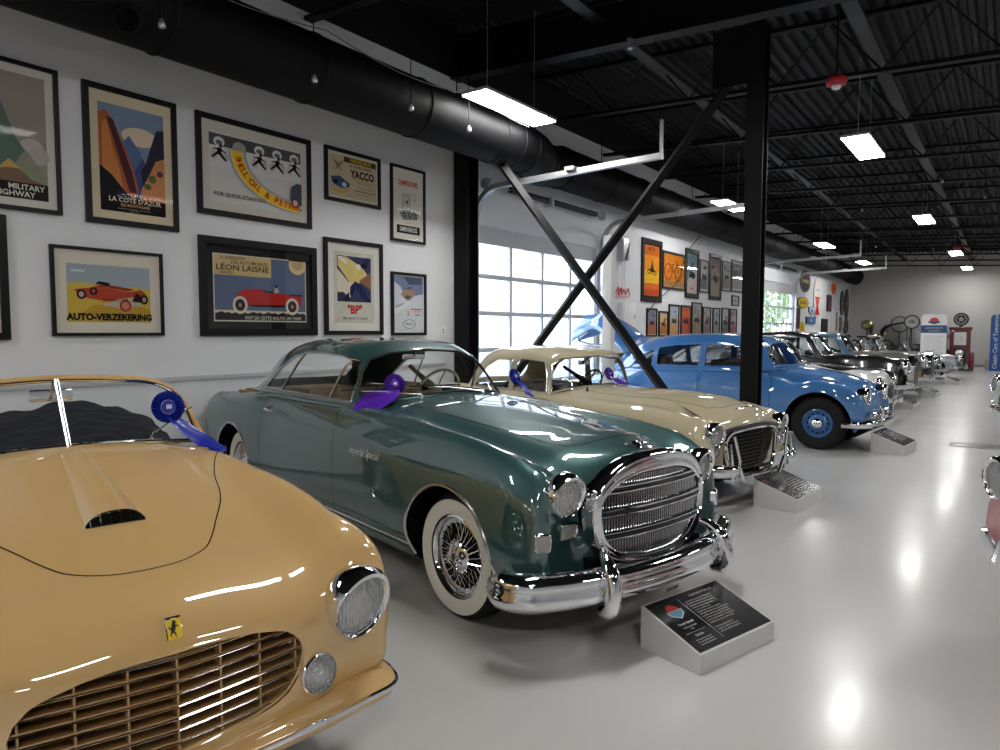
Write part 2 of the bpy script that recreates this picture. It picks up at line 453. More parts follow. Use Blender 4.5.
def gaps(parent, bvh, lines, name='panel_gap', w=.005, m=None):
    """shut lines: each (pts2, axes, side, closed)"""
    mb = MB()
    for pts, ax, side, closed in lines:
        P, N = on_surface(bvh, pts, ax, side, off=.0012, step=.025, closed=closed)
        if len(P) > 3: ribbon(mb, P, N, w, m or DARK, closed)
    return mb.build(name, parent, smooth=True)

def lamp(parent, p, d, r, name='headlight', visor=0., bezel=CHROME, depth=.06, bowl=None, sx=1.0, sy=1.0):
    """round lamp facing d: bezel ring (part) with reflector and lens sub-parts"""
    d = Vector(d).normalized(); q = d.to_track_quat('Z', 'Y').to_matrix().to_4x4()
    M = Matrix.Translation(Vector(p)) @ q @ Matrix.Diagonal((sx, sy, 1, 1))
    b = MB()
    if visor:
        # ring that grows into a visor over the glass
        n = 48; rings = [(1.0, -depth, 0, .12), (1.04, -.01, 0, .20), (1.03, .012, .6, .17), (.98, .022, 1.0, .08), (.90, .018, 1.0, .03), (.86, .004, .6, 0), (.86, -.01, 0, 0)]
        V = []; 
        # which local direction is world up
        up = q.to_3x3().inverted() @ Vector((0, 0, 1)); ua = math.atan2(up.y, up.x)
        for i in range(n):
            a = 2 * PI * i / n; k = (.5 + .5 * math.cos(a - ua)) ** 1.6
            for rr, h, vz, kr in rings: V.append(M @ Vector((r * (rr + kr * k) * math.cos(a), r * (rr + kr * k) * math.sin(a), h + vz * visor * k)))
        m_ = len(rings); F = [(i * m_ + j, ((i + 1) % n) * m_ + j, ((i + 1) % n) * m_ + j + 1, i * m_ + j + 1) for i in range(n) for j in range(m_ - 1)]
        b.add([tuple(v) for v in V], F, bezel, True)
    else:
        b.lathe([(r, -depth), (r * 1.03, 0), (r * 1.0, .012), (r * .93, .018), (r * .88, .008), (r * .88, -.01)], bezel, 'z', n=40, M=M)
    if bowl: b.lathe([(0, -bowl[1]), (r * .4, -bowl[1] * .93), (r * .75, -bowl[1] * .65), (r * .97, -bowl[1] * .2), (r, 0)], bowl[0], 'z', n=32, M=M)
    o = b.build(name, parent, smooth=True, angle=60)
    g = MB(); g.lathe([(r * .9, .0), (r * .89, .003), (r * .87, .003), (r * .7, -.03), (0, -.04)], mat('reflector', (.75, .75, .72), rough=.16, metal=1), 'z', n=28, M=M)
    g.build('reflector', o, smooth=True, angle=40)
    l = MB(); l.lathe([(r * .88, .004), (r * .6, .014), (r * .3, .019), (0, .021)], LENS, 'z', n=28, M=M)
    for k in range(-6, 7):       # moulded ribs of the glass
        x = k * r * .125; yy = math.sqrt(max(0, (r * .82) ** 2 - x * x))
        P = [M @ Vector((x, yy * t, .0205 - .012 * ((x / r) ** 2 + (yy * t / r) ** 2) - .0008)) for t in (-1, -.5, 0, .5, 1)]
        l.tube(P, .0016, mat('lens_rib', (.5, .5, .5), rough=.15, metal=.6), n=4, cap=False)
    l.build('lens', o, smooth=True, angle=50)
    return o

def seat_mb(x, y, w, m, z0=.45, back=.50, lean=.12, d=.48):
    mb = MB(); mb.box((x, y - w / 2, z0 - .14), (x + d, y + w / 2, z0 + .03), m, bev=.05)
    bm = bmesh.new(); bmesh.ops.create_cube(bm, size=1)
    for v in bm.verts:
        zz = z0 + (v.co.z + .5) * back
        v.co = Vector((x - .02 + v.co.x * .13 - (v.co.z + .5) * lean, y + v.co.y * w * (1 - .08 * (v.co.z > 0)), zz))
    bmesh.ops.bevel(bm, geom=list(bm.edges), offset=.045, segments=3, affect='EDGES')
    mb.bm(bm, m, True)
    for k in range(1, 6):
        yy = y - w / 2 + w * k / 6
        mb.tube([(x + .052 - .0 * lean, yy, z0 + .05), (x + .052 - lean * .9, yy, z0 + back * .92)], .006, m, n=5)
    return mb
def steering(parent, c, tilt=25, r=.2, m=None, col=None):
    m = m or mat('wheel_plastic', lin(190, 178, 150), rough=.3)
    M = Matrix.Translation(Vector(c)) @ Matrix.Rotation(R(-90 + tilt), 4, 'Y')
    mb = MB(); P = [M @ Vector((r * math.cos(a), r * math.sin(a), 0)) for a in np.linspace(0, 2 * PI, 32, endpoint=False)]
    mb.tube(P, .011, m, n=8, closed=True)
    for a in (0.1, PI - .1, -PI / 2): mb.tube([M @ Vector((0, 0, .03)), M @ Vector((r * math.cos(a), r * math.sin(a), 0))], .007, m, n=6)
    mb.lathe([(0, -.02), (.035, -.01), (.04, .03), (.02, .3), (.02, .45)], m, 'z', n=16, M=M)
    return mb.build('steering_wheel', parent, smooth=True)
def mirror_part(parent, c, w=.16, h=.05):
    mb = MB(); mb.box((c[0] - .02, c[1] - w / 2, c[2] - h / 2), (c[0], c[1] + w / 2, c[2] + h / 2), CHROME, bev=.008)
    mb.box((c[0] - .023, c[1] - w / 2 + .008, c[2] - h / 2 + .006), (c[0] - .0205, c[1] + w / 2 - .008, c[2] + h / 2 - .006), mat('mirror_glass', (.5, .52, .53), rough=.02, metal=1))
    mb.tube([(c[0], c[1], c[2]), (c[0] + .05, c[1], c[2] + .06)], .006, CHROME2, n=6)
    return mb.build('rear_view_mirror', parent)
def rosette(label, ribbon_label, c, nrm, r, col, tails, group=None):
    """award rosette: pleated ring, centre disc and ribbon tails"""
    m = mat('ribbon_' + col[0], col[1], rough=.28, spec=.7); d = Vector(nrm).normalized(); q = d.to_track_quat('Z', 'Y').to_matrix().to_4x4()
    M = Matrix.Translation(Vector(c)) @ q
    root = thing('award_rosette', label, 'rosette', (0, 0, 0), group=group)
    mb = MB(); n = 60; V = []
    for i in range(n):
        a = 2 * PI * i / n; z = .007 * (1 if i % 2 else -1)
        V += [M @ Vector((r * .45 * math.cos(a), r * .45 * math.sin(a), .006)), M @ Vector((r * .75 * math.cos(a), r * .75 * math.sin(a), .012 + z)), M @ Vector((r * math.cos(a), r * math.sin(a), z * 1.4)), M @ Vector((r * .5 * math.cos(a), r * .5 * math.sin(a), -.008))]
    F = [(4 * i + j, 4 * ((i + 1) % n) + j, 4 * ((i + 1) % n) + (j + 1), 4 * i + (j + 1)) for i in range(n) for j in range(3)]
    mb.add([tuple(v) for v in V], F, m); mb.build('pleated_ring', root)
    b = MB(); b.lathe([(r * .42, .004), (r * .42, .012), (r * .38, .0155), (0, .016)], m, 'z', n=28, M=M)
    b.add([tuple(M @ Vector(p)) for p in ((-r * .16, -r * .12, .0165), (r * .16, -r * .12, .0165), (r * .16, r * .14, .0165), (-r * .16, r * .14, .0165))], [(0, 1, 2, 3)], mat('gold_print', lin(200, 205, 220), rough=.4))
    b.build('centre_button', root)
    for P, N, w in tails:
        t = MB(); P = smooth_path(P, 5); k = len(P); V = []; nn = np.asarray(N, float)
        ws = np.interp(np.arange(k), np.linspace(0, k - 1, len(w)), w)
        for i in range(k):
            tt = P[min(i + 1, k - 1)] - P[max(i - 1, 0)]; sd = np.cross(tt, nn); sd /= np.linalg.norm(sd)
            for j in range(7):
                f = j / 6 - .5; V.append(P[i] + sd * ws[i] * f + nn * (.006 * math.sin(j * 2.1 + i * .35) * (ws[i] / max(w))))
        F = [(7 * i + j, 7 * i + j + 1, 7 * (i + 1) + j + 1, 7 * (i + 1) + j) for i in range(k - 1) for j in range(6)]
        t.add(V, F, m, True); t.build('ribbon_tail', root, smooth=True, angle=80)
    return root

# ================================================================== TAN CABRIOLET (nearest)
def sweep_plan(mb, pts, z, prof, m, n=6, scale=None, **k):
    """profile swept along a plan curve seen from above; points run from +y to -y so that outward is forward"""
    P = smooth_path([(x, y, z if np.isscalar(z) else zz) for (x, y), zz in zip(pts, [z] * len(pts) if np.isscalar(z) else z)], n)
    P = P[::-1]
    if scale is not None: scale = list(np.interp(np.linspace(0, 1, len(P)), np.linspace(0, 1, len(scale)), scale))
    mb.sweep(P, prof, m, scale=scale, **k); return P

def build_tan():
    TAN = paint('tan_enamel', lin(205, 167, 108))
    car = thing('vintage_cabriolet', 'glossy tan open-top vintage car with wide slatted grille, nearest the camera', 'car', (-2.0, 1.012, 0), -.218, s=1.06)
    C = [
     [(-3.40, .50, .30), (-3.43, .52, .34), (-3.46, .50, .36), (-3.50, .45, .38), (-3.53, .38, .38), (-3.55, .30, .38), (-3.56, .2, .38), (-3.57, .1, .38), (-3.57, 0, .38)],
     [(-3.25, .60, .25), (-3.38, .64, .42), (-3.42, .62, .55), (-3.46, .56, .62), (-3.48, .48, .64), (-3.50, .38, .64), (-3.52, .26, .64), (-3.53, .13, .64), (-3.53, 0, .64)],
     [(-3.05, .66, .22), (-3.05, .73, .42), (-3.05, .73, .62), (-3.05, .68, .78), (-3.05, .58, .84), (-3.05, .47, .85), (-3.05, .32, .88), (-3.05, .16, .89), (-3.05, 0, .90)],
     [(-2.4, .66, .18), (-2.4, .73, .42), (-2.4, .73, .65), (-2.4, .70, .80), (-2.4, .62, .87), (-2.4, .5, .91), (-2.4, .34, .94), (-2.4, .17, .95), (-2.4, 0, .95)],
     [(-1.7, .66, .18), (-1.7, .73, .42), (-1.7, .73, .65), (-1.7, .70, .81), (-1.7, .65, .89), (-1.7, .55, .93), (-1.7, .38, .96), (-1.7, .2, .98), (-1.7, 0, .99)],
     [(-1.3, .66, .18), (-1.3, .735, .42), (-1.3, .735, .65), (-1.3, .71, .82), (-1.3, .63, .92), (-1.3, .52, .95), (-1.3, .38, .985), (-1.3, .2, 1.01), (-1.3, 0, 1.02)],
     [(-.9, .66, .18), (-.9, .735, .42), (-.9, .735, .65), (-.9, .71, .82), (-.9, .61, .925), (-.9, .49, .905), (-.9, .36, .93), (-.9, .18, .955), (-.9, 0, .962)],
     [(-.55, .66, .19), (-.55, .735, .42), (-.55, .735, .65), (-.55, .705, .82), (-.55, .605, .915), (-.55, .48, .862), (-.55, .34, .87), (-.55, .17, .89), (-.55, 0, .895)],
     [(-.25, .66, .20), (-.25, .735, .42), (-.25, .735, .64), (-.25, .695, .79), (-.25, .595, .878), (-.25, .46, .805), (-.25, .32, .805), (-.25, .16, .825), (-.25, 0, .83)],
     [(-.14, .66, .24), (-.08, .745, .42), (-.04, .745, .62), (.0, .695, .745), (.0, .585, .795), (.0, .45, .735), (.02, .32, .735), (.05, .16, .745), (.07, 0, .75)],
     [(-.12, .66, .27), (-.05, .74, .42), (.0, .735, .57), (.035, .69, .655), (.055, .575, .675), (.065, .44, .66), (.10, .32, .66), (.125, .16, .665), (.135, 0, .67)],
     [(-.11, .66, .28), (-.04, .735, .40), (.01, .72, .48), (.035, .67, .50), (.055, .565, .50), (.085, .44, .50), (.115, .32, .50), (.135, .16, .50), (.15, 0, .50)],
     [(-.10, .65, .29), (-.04, .72, .335), (.0, .70, .345), (.02, .65, .35), (.035, .555, .35), (.07, .44, .35), (.10, .32, .35), (.12, .16, .35), (.13, 0, .35)],
     [(-.12, .64, .28), (-.09, .67, .28), (-.06, .66, .28), (-.03, .62, .28), (.0, .54, .28), (.03, .43, .28), (.05, .31, .28), (.07, .16, .28), (.08, 0, .28)],
    ]
    sh = Sheet(spline_sheet(C, .026)); bvh = sh.bvh()
    arches = [(-.64, .345, .30), (-2.95, .345, .30)]
    gr = [(-.375, .54), (-.335, .60), (-.25, .632), (-.12, .652), (0, .657), (.12, .652), (.25, .632), (.335, .60), (.375, .54), (.365, .485), (.32, .425), (.25, .398), (.12, .385), (0, .380), (-.12, .385), (-.25, .398), (-.32, .425), (-.365, .485)]
    gr = [tuple(p) for p in smooth_path([(a, b, 0) for a, b in gr], 4, closed=True)[:, :2]]
    _, body = sh.cut(gr, 'yz', lambda V: V[:, 0] > -.1)
    body = arch_cut(body, arches, .45)
    cab = [(-1.52, -.52), (-1.45, -.3), (-1.42, 0), (-1.45, .3), (-1.52, .52), (-2.5, .56), (-2.62, .3), (-2.62, -.3), (-2.5, -.56)]
    _, body = body.cut(cab, 'xy', lambda V: V[:, 2] > .7)
    hoodp = [(-1.32, .615), (-1.1, .52), (-.9, .45), (-.58, .365), (-.40, .285), (-.30, .24), (-.20, .18), (-.14, .10), (-.12, 0)]
    hoodp = hoodp + [(x, -y) for x, y in hoodp[-2::-1]]
    hoodp = [tuple(p) for p in smooth_path([(a, b, 0) for a, b in hoodp], 4)[:, :2]]
    hoodc = hoodp + [(-1.36, -.3), (-1.38, 0), (-1.36, .3)]
    hood, body = body.cut(hoodc, 'xy', lambda V: V[:, 2] > .74)
    door = [(-2.30, .30), (-2.33, .60), (-2.30, .885), (-1.62, .895), (-1.50, .85), (-1.47, .6), (-1.52, .30)]
    dl, body = body.cut(door, 'xz', lambda V: V[:, 1] > .6)
    dr, body = body.cut(door, 'xz', lambda V: V[:, 1] < -.6)
    body.build('body_shell', TAN, car)
    tag(hood.build('hood', TAN, car), 'tan hood with a small air scoop')
    for d in (dl, dr): d.build('door', TAN, car)
    gaps(car, bvh, [(hoodc, 'xy', 1, True), (door, 'xz', 1, True), (door, 'xz', -1, True)], w=.0045)
    
    for sp_ in arches:
        for sd in (-1, 1): t = MB(); arch_trim(t, bvh, [sp_], TAN, rad=.007, sides=(sd,)); t.build('wheel_arch_lip', car, smooth=True)
    wheel_wells(car, [(x, r, z) for x, r, z in arches], .73)
    for x in (-.64, -2.95):
        for sd in (-1, 1): make_wheel(car, x, sd * .665, sd, .325, 'plain', col=CHROME2)
    u = MB(); u.box((-3.3, -.62, .16), (-.12, .62, .2), DARK); u.box((-3.0, -.3, .2), (-.25, .3, .5), DARK); u.build('underbody', car)
    # grille
    def gx(y): return .138 - .13 * abs(y) ** 1.25 / .37 ** .25
    def ext(z):
        ys = []
        for p, q in zip(gr, gr[1:] + gr[:1]):
            if (p[1] > z) != (q[1] > z): ys.append(p[0] + (z - p[1]) * (q[0] - p[0]) / (q[1] - p[1]))
        return (min(ys), max(ys)) if len(ys) > 1 else (0, 0)
    g = MB()
    SL = mat('tan_slat', lin(176, 138, 92), rough=.3, coat=.4)
    for k in range(8):
        z = .405 + .0335 * k; a, b = ext(z)
        ys = [a, a * .66, a * .33, 0, b * .33, b * .66, b]
        for y0, y1 in zip(ys[:-1], ys[1:]):
            V = []
            for y in (y0, y1):
                x = gx(y) - .004; V += [(x, y, z + .0045), (x + .004, y, z), (x - .002, y, z - .0035), (x - .075, y, z - .014), (x - .075, y, z - .008)]
            g.add(V, [(i, (i + 1) % 5, 5 + (i + 1) % 5, 5 + i) for i in range(5)], SL)
            g.tube([(gx(y0) + .001, y0, z), (gx(y1) + .001, y1, z)], .0028, CHROME, n=6, cap=False)
    g.build('grille_slats', car)
    g = MB()
    for k in range(-3, 4):
        y = k * .117; zs = []
        for p, q in zip(gr, gr[1:] + gr[:1]):
            if (p[0] > y) != (q[0] > y): zs.append(p[1] + (y - p[0]) * (q[1] - p[1]) / (q[0] - p[0]))
        if len(zs) > 1:
            g.box((gx(y) - .05, y - .0025, min(zs) + .004), (gx(y) - .004, y + .0025, max(zs) - .004), SL)
            g.lathe([(0, -.006), (.005, -.003), (.005, .003), (0, .006)], SL, 'z', org=(gx(y) - .004, y, min(zs) + .01), n=10)
    g.build('grille_uprights', car)
    g = MB(); P = np.array([(gx(y) + .0, y, z) for y, z in gr])
    Q = P.copy(); Q[:, 0] -= .09; k = len(P); g.add(np.vstack([P, Q]), [(i, (i + 1) % k, k + (i + 1) % k, k + i) for i in range(k)], TAN)
    g.tube(P + np.array([.002, 0, 0]), .005, TAN, n=8, closed=True)
    g.poly([tuple(p) for p in Q], DARK); g.build('grille_duct', car)
    # lamps
    lamp(car, (.060, .578, .612), (1, .16, .02), .106, visor=.055, depth=.05, bowl=(TAN, .10))
    lamp(car, (.060, -.578, .612), (1, -.16, .02), .106, visor=.055, depth=.05, bowl=(TAN, .10))
    for sd in (-1, 1): lamp(car, (.094, sd * .420, .442), (1, sd * .15, .06), .064, name='fog_light', depth=.05, bowl=(CHROME2, .05))
    # badge: yellow shield plate with a rearing horse
    h, n, _, _ = bvh.ray_cast(Vector((2, 0, .712)), Vector((-1, 0, 0)))
    b = MB(); x = h.x + .004; tl = .035
    YEL = mat('badge_yellow', lin(232, 196, 40), rough=.3, coat=1)
    def bp(u, v, d=0): return (x - (v) * .45 + d, u, .712 + v * .9)
    b.add([bp(-.020, -.029), bp(.020, -.029), bp(.020, .029), bp(-.020, .029), bp(-.018, -.027, .003), bp(.018, -.027, .003), bp(.018, .027, .003), bp(-.018, .027, .003), bp(-.02, -.029, -.006), bp(.02, -.029, -.006), bp(.02, .029, -.006), bp(-.02, .029, -.006)],
          [(0, 1, 5, 4), (1, 2, 6, 5), (2, 3, 7, 6), (3, 0, 4, 7), (0, 1, 9, 8), (1, 2, 10, 9), (2, 3, 11, 10), (3, 0, 8, 11)], CHROME)
    b.poly([bp(-.018, -.027, .003), bp(.018, -.027, .003), bp(.018, .027, .003), bp(-.018, .027, .003)], YEL)
    horse = [(-.002, .020), (.002, .024), (.003, .019), (.008, .016), (.007, .012), (.003, .013), (.005, .008), (.010, .008), (.013, .004), (.011, .003), (.008, .005), (.004, .003), (.003, -.003), (.000, -.008), (.004, -.013), (.003, -.020), (.006, -.022), (.001, -.022), (.000, -.015), (-.004, -.011), (-.008, -.014), (-.007, -.020), (-.010, -.020), (-.011, -.012), (-.008, -.006), (-.010, -.001), (-.014, .004), (-.012, .010), (-.010, .004), (-.007, .003), (-.006, .008), (-.004, .014)]
    b.poly([bp(u, v, .0036) for u, v in horse], mat('badge_black', (.01, .01, .01), rough=.3))
    for i, c in enumerate((lin(60, 120, 60), lin(235, 235, 230), lin(190, 50, 45))):
        b.poly([bp(-.018 + .012 * i, .0245, .0034), bp(-.006 + .012 * i, .0245, .0034), bp(-.006 + .012 * i, .027, .0034), bp(-.018 + .012 * i, .027, .0034)], mat('badge_stripe_%d' % i, c, rough=.3))
    tag(b.build('badge', car), 'yellow badge with a black rearing horse')
    # bumper blade in body colour with chrome edge strip
    pl = [(-.20, .735), (-.02, .745), (.06, .715), (.105, .56), (.14, .30), (.155, 0)]; pl = pl + [(x, -y) for x, y in pl[-2::-1]]
    bp_ = MB(); sweep_plan(bp_, pl, .30, [(-.13, .055), (-.04, .045), (.006, .014), (.010, -.002), (.0, -.03), (-.04, -.055), (-.13, -.06)], TAN)
    bo = bp_.build('bumper', car, smooth=True, angle=40)
    cs = MB(); sweep_plan(cs, [(x + .010, y * 1.012) for x, y in pl], .304, [(-.004, .009), (.006, .006), (.008, 0), (.006, -.007), (-.004, -.009)], CHROME); cs.build('chrome_strip', bo, smooth=True)
    # scoop
    s = MB(); V = []; xs = np.linspace(-1.28, -.47, 22)
    for i, x in enumerate(xs):
        t = (x + 1.28) / .81; w = .035 + .052 * t ** .8; hh = .036 * t ** 1.6
        for j in range(13):
            u = -1 + j / 6; y = u * w - .012; hit = bvh.ray_cast(Vector((x, y, 3)), Vector((0, 0, -1)))[0]
            V.append((x, y, hit.z + hh * (1 - abs(u) ** 3.2) + (.0008 if abs(u) < 1 else -.001)))
    s.add(V, [(13 * i + j, 13 * i + j + 1, 13 * (i + 1) + j + 1, 13 * (i + 1) + j) for i in range(21) for j in range(12)], TAN, True)
    so = s.build('air_scoop', car, smooth=True, angle=70)
    rim = [Vector(V[13 * 21 + j]) + Vector((.001, 0, .002)) for j in range(13)]
    m2 = MB(); low = [Vector((p.x + .012, p.y, bvh.ray_cast(Vector((p.x + .012, p.y, 3)), Vector((0, 0, -1)))[0].z + .002)) for p in rim]
    m2.add([tuple(p) for p in rim + low], [(i, i + 1, 14 + i, 13 + i) for i in range(12)], DARK)
    m2.tube([tuple(p) for p in rim], .0035, CHROME, n=6); m2.tube([tuple(p + Vector((.004, 0, 0))) for p in low], .003, CHROME, n=6)
    for j in range(1, 12, 2): m2.tube([tuple(rim[j]), tuple(low[j] + Vector((.004, 0, 0)))], .0022, CHROME, n=5)
    m2.build('scoop_grille', so, smooth=True)
    # windshield
    base = [(-1.56, .60, .93), (-1.50, .56, .962), (-1.44, .42, .985), (-1.375, .22, 1.008), (-1.345, 0, 1.018)]
    top = [(-1.68, .575, 1.10), (-1.655, .50, 1.205), (-1.635, .40, 1.252), (-1.615, .22, 1.272), (-1.605, 0, 1.282)]
    base = base + [(x, -y, z) for x, y, z in base[-2::-1]]; top = top + [(x, -y, z) for x, y, z in top[-2::-1]]
    B = smooth_path(base, 6); T = smooth_path(top, 6); T[0] = T[0]
    fr = MB(); outer = smooth_path([(-1.60, .665, .90), (-1.66, .63, 1.0), (-1.69, .585, 1.11), (-1.675, .505, 1.215), (-1.65, .40, 1.268), (-1.63, .22, 1.29), (-1.62, 0, 1.30)] + [(-1.63, -.22, 1.29), (-1.65, -.40, 1.268), (-1.675, -.505, 1.215), (-1.69, -.585, 1.11), (-1.66, -.63, 1.0), (-1.60, -.665, .90)], 6)
    fr.tube(outer - np.array([0, 0, .008]), .015, TAN, n=10, flatten=1.0); fo = fr.build('windshield_frame', car, smooth=True)
    ch = MB(); k = len(T); ch.tube(T, .008, CHROME, n=8); ch.tube(B, .010, CHROME, n=8)
    for i in (0, -1): ch.tube([B[i], T[i]], .008, CHROME, n=8)
    ch.tube([(-1.338, 0, 1.015), (-1.600, 0, 1.285)], .010, CHROME2, n=10); ch.build('chrome_moulding', fo, smooth=True)
    gl = MB(); nb = len(B); gl.add(np.vstack([B, T]), [(i, i + 1, nb + i + 1, nb + i) for i in range(nb - 1)], GLASS, True)
    gl.build('windshield', car, smooth=True)
    mirror_part(car, (-1.64, -.015, 1.215), .17, .055)
    steering(car, (-1.95, -.42, .93), 25, .19, mat('black_wheel_rim', (.02, .02, .02), rough=.25))
    d = MB(); d.box((-1.62, -.52, .80), (-1.56, .52, .93), TAN, bev=.02); d.build('dashboard', car)
    w = MB(); w.tube([(-1.43, .34, 1.0), (-1.435, .36, 1.03)], .006, CHROME, n=6); w.tube([(-1.435, .36, 1.03), (-1.51, .50, 1.105), (-1.54, .56, 1.13)], .0035, mat('blade', (.03, .03, .03), rough=.4), n=5)
    w.tube([(-1.43, -.34, 1.0), (-1.435, -.36, 1.03), (-1.50, -.12, 1.09)], .0035, mat('blade'), n=5); w.build('wiper', car)
    # navy cloth cover folded over the cockpit
    NAVY = mat('navy_cloth', lin(15, 18, 32), rough=.85, bump=(30, .4, .01))
    V = []; nx, ny = 26, 50
    for i in range(nx):
        for j in range(ny):
            x = -2.75 + 1.12 * i / (nx - 1); y = -.60 + 1.20 * j / (ny - 1); u = (x + 2.75) / 1.12
            z = 1.055 + .055 * math.exp(-((y - .30) / .12) ** 2) * (1 - u) + .012 * math.sin(y * 9 + x * 4) + .007 * math.sin(y * 31 + x * 17) + .005 * math.sin(x * 43 - y * 12)
            z -= .16 * u ** 1.5 + .34 * max(0, (abs(y - .05) - .40)) ** 1.2 * 2 + .09 * max(0, .3 - u)
            z += .045 * (y > 0) * math.exp(-((y - .17) / .10) ** 2)
            V.append((x, y, max(z, .885)))
    c = MB(); c.add(V, [(ny * i + j, ny * i + j + 1, ny * (i + 1) + j + 1, ny * (i + 1) + j) for i in range(nx - 1) for j in range(ny - 1)], NAVY, True)
    # skirt so that the cloth closes against the cockpit rim
    ring = [i for i in range(ny)] + [ny * i + ny - 1 for i in range(1, nx)] + [ny * (nx - 1) + j for j in range(ny - 2, -1, -1)] + [ny * i for i in range(nx - 2, 0, -1)]
    rv = [V[i] for i in ring]; lo = [(p[0], p[1], .62) for p in rv]; k = len(rv)
    c.add(rv + lo, [(i, (i + 1) % k, k + (i + 1) % k, k + i) for i in range(k)], NAVY)
    tag(c.build('cockpit_cover', car, smooth=True, angle=60), 'dark navy cloth cover')
    return car, bvh
tan_car, tan_bvh = build_tan()

# ================================================================== GREEN COUPE
def build_green():
    G = mat('green_metallic', lin(54, 90, 89), rough=.42, metal=.40, coat=1.0, coatr=.012); G.node_tree.nodes['Principled BSDF'].inputs['Coat IOR'].default_value = 2.0
    if 'flk' not in G:
        G['flk'] = 1
    car = thing('vintage_coupe', 'dark green metallic two-door coupe with oval chrome grille and wire wheels', 'car', (-2.234, 3.561, 0), -.231, s=1.022)
    C = [
     [(-4.10, .58, .28), (-4.2, .60, .29), (-4.32, .58, .29), (-4.42, .52, .29), (-4.48, .44, .29), (-4.5, .34, .29), (-4.52, .24, .29), (-4.53, .12, .29), (-4.53, 0, .29)],
     [(-4.02, .64, .26), (-4.22, .71, .42), (-4.34, .70, .56), (-4.45, .63, .64), (-4.52, .54, .67), (-4.56, .42, .64), (-4.59, .28, .62), (-4.60, .14, .62), (-4.60, 0, .62)],
     [(-3.95, .67, .25), (-4.05, .755, .45), (-4.12, .765, .68), (-4.2, .72, .86), (-4.24, .62, .93), (-4.28, .47, .89), (-4.32, .32, .87), (-4.34, .16, .87), (-4.34, 0, .87)],
     [(-3.85, .68, .25), (-3.85, .78, .45), (-3.85, .785, .72), (-3.85, .74, .92), (-3.85, .64, .99), (-3.85, .5, .95), (-3.85, .35, .95), (-3.85, .17, .96), (-3.85, 0, .97)],
     [(-3.40, .68, .25), (-3.40, .785, .45), (-3.40, .79, .72), (-3.40, .75, .94), (-3.40, .66, 1.015), (-3.40, .52, 1.00), (-3.40, .35, 1.02), (-3.40, .17, 1.03), (-3.40, 0, 1.04)],
     [(-2.95, .68, .24), (-2.95, .77, .42), (-2.95, .775, .68), (-2.95, .75, .92), (-2.95, .68, 1.03), (-2.95, .55, 1.05), (-2.95, .36, 1.05), (-2.95, .18, 1.05), (-2.95, 0, 1.05)],
     [(-2.6, .68, .24), (-2.6, .755, .42), (-2.6, .755, .66), (-2.6, .725, .90), (-2.6, .655, 1.045), (-2.6, .55, 1.06), (-2.6, .36, 1.06), (-2.6, .18, 1.06), (-2.6, 0, 1.06)],
     [(-2.0, .68, .24), (-2.0, .76, .42), (-2.0, .765, .66), (-2.0, .735, .90), (-2.0, .66, 1.045), (-2.0, .55, 1.06), (-2.0, .38, 1.06), (-2.0, .19, 1.06), (-2.0, 0, 1.06)],
     [(-1.3, .68, .24), (-1.3, .765, .42), (-1.3, .775, .66), (-1.3, .75, .90), (-1.3, .67, 1.05), (-1.3, .56, 1.07), (-1.3, .40, 1.10), (-1.3, .2, 1.12), (-1.3, 0, 1.13)],
     [(-.8, .68, .23), (-.8, .77, .42), (-.8, .78, .66), (-.8, .755, .89), (-.8, .67, 1.04), (-.8, .55, 1.045), (-.8, .40, 1.08), (-.8, .2, 1.105), (-.8, 0, 1.11)],
     [(-.25, .68, .23), (-.25, .775, .42), (-.25, .785, .66), (-.25, .755, .87), (-.25, .665, 1.015), (-.25, .54, .975), (-.25, .40, 1.03), (-.25, .2, 1.06), (-.25, 0, 1.07)],
     [(.25, .68, .23), (.25, .775, .42), (.25, .78, .66), (.25, .75, .86), (.25, .66, .975), (.25, .52, .905), (.25, .39, .97), (.25, .19, 1.01), (.25, 0, 1.025)],
     [(.47, .68, .24), (.49, .765, .42), (.50, .77, .65), (.50, .74, .83), (.49, .65, .925), (.47, .50, .85), (.49, .37, .92), (.50, .19, .975), (.51, 0, .99)],
     [(.53, .66, .25), (.60, .735, .42), (.63, .735, .62), (.63, .70, .77), (.61, .62, .845), (.565, .48, .76), (.60, .35, .83), (.65, .18, .91), (.67, 0, .93)],
     [(.54, .65, .26), (.62, .705, .42), (.655, .70, .58), (.65, .665, .68), (.625, .59, .71), (.575, .465, .66), (.62, .345, .72), (.68, .18, .80), (.70, 0, .82)],
     [(.55, .64, .27), (.63, .69, .38), (.66, .68, .47), (.65, .65, .50), (.62, .58, .50), (.59, .46, .50), (.64, .34, .50), (.68, .18, .50), (.70, 0, .50)],
     [(.54, .62, .28), (.60, .66, .33), (.63, .65, .36), (.64, .62, .37), (.63, .56, .37), (.62, .45, .37), (.64, .33, .37), (.67, .18, .37), (.68, 0, .37)],
     [(.50, .60, .27), (.54, .63, .28), (.56, .62, .29), (.57, .58, .29), (.57, .52, .29), (.57, .43, .29), (.58, .32, .29), (.60, .17, .29), (.60, 0, .29)],
    ]
    C = [[(x + .13 * min(1, max(0, (-2.6 - x) / .8)), y, z) for x, y, z in row] for row in C]
    sh = Sheet(spline_sheet(C, .03)); bvh = sh.bvh()
    arches = [(-.03, .40, .345), (-3.25, .37, .38)]
    body = arch_cut(sh, arches, .45)
    gr = [(0, .895), (.18, .885), (.33, .83), (.415, .74), (.42, .65), (.39, .55), (.31, .475), (.17, .44), (0, .432)]
    gr = gr + [(-y, z) for y, z in gr[-2:0:-1]]
    gs = [tuple(p) for p in smooth_path([(a, b, 0) for a, b in gr], 5, closed=True)[:, :2]]
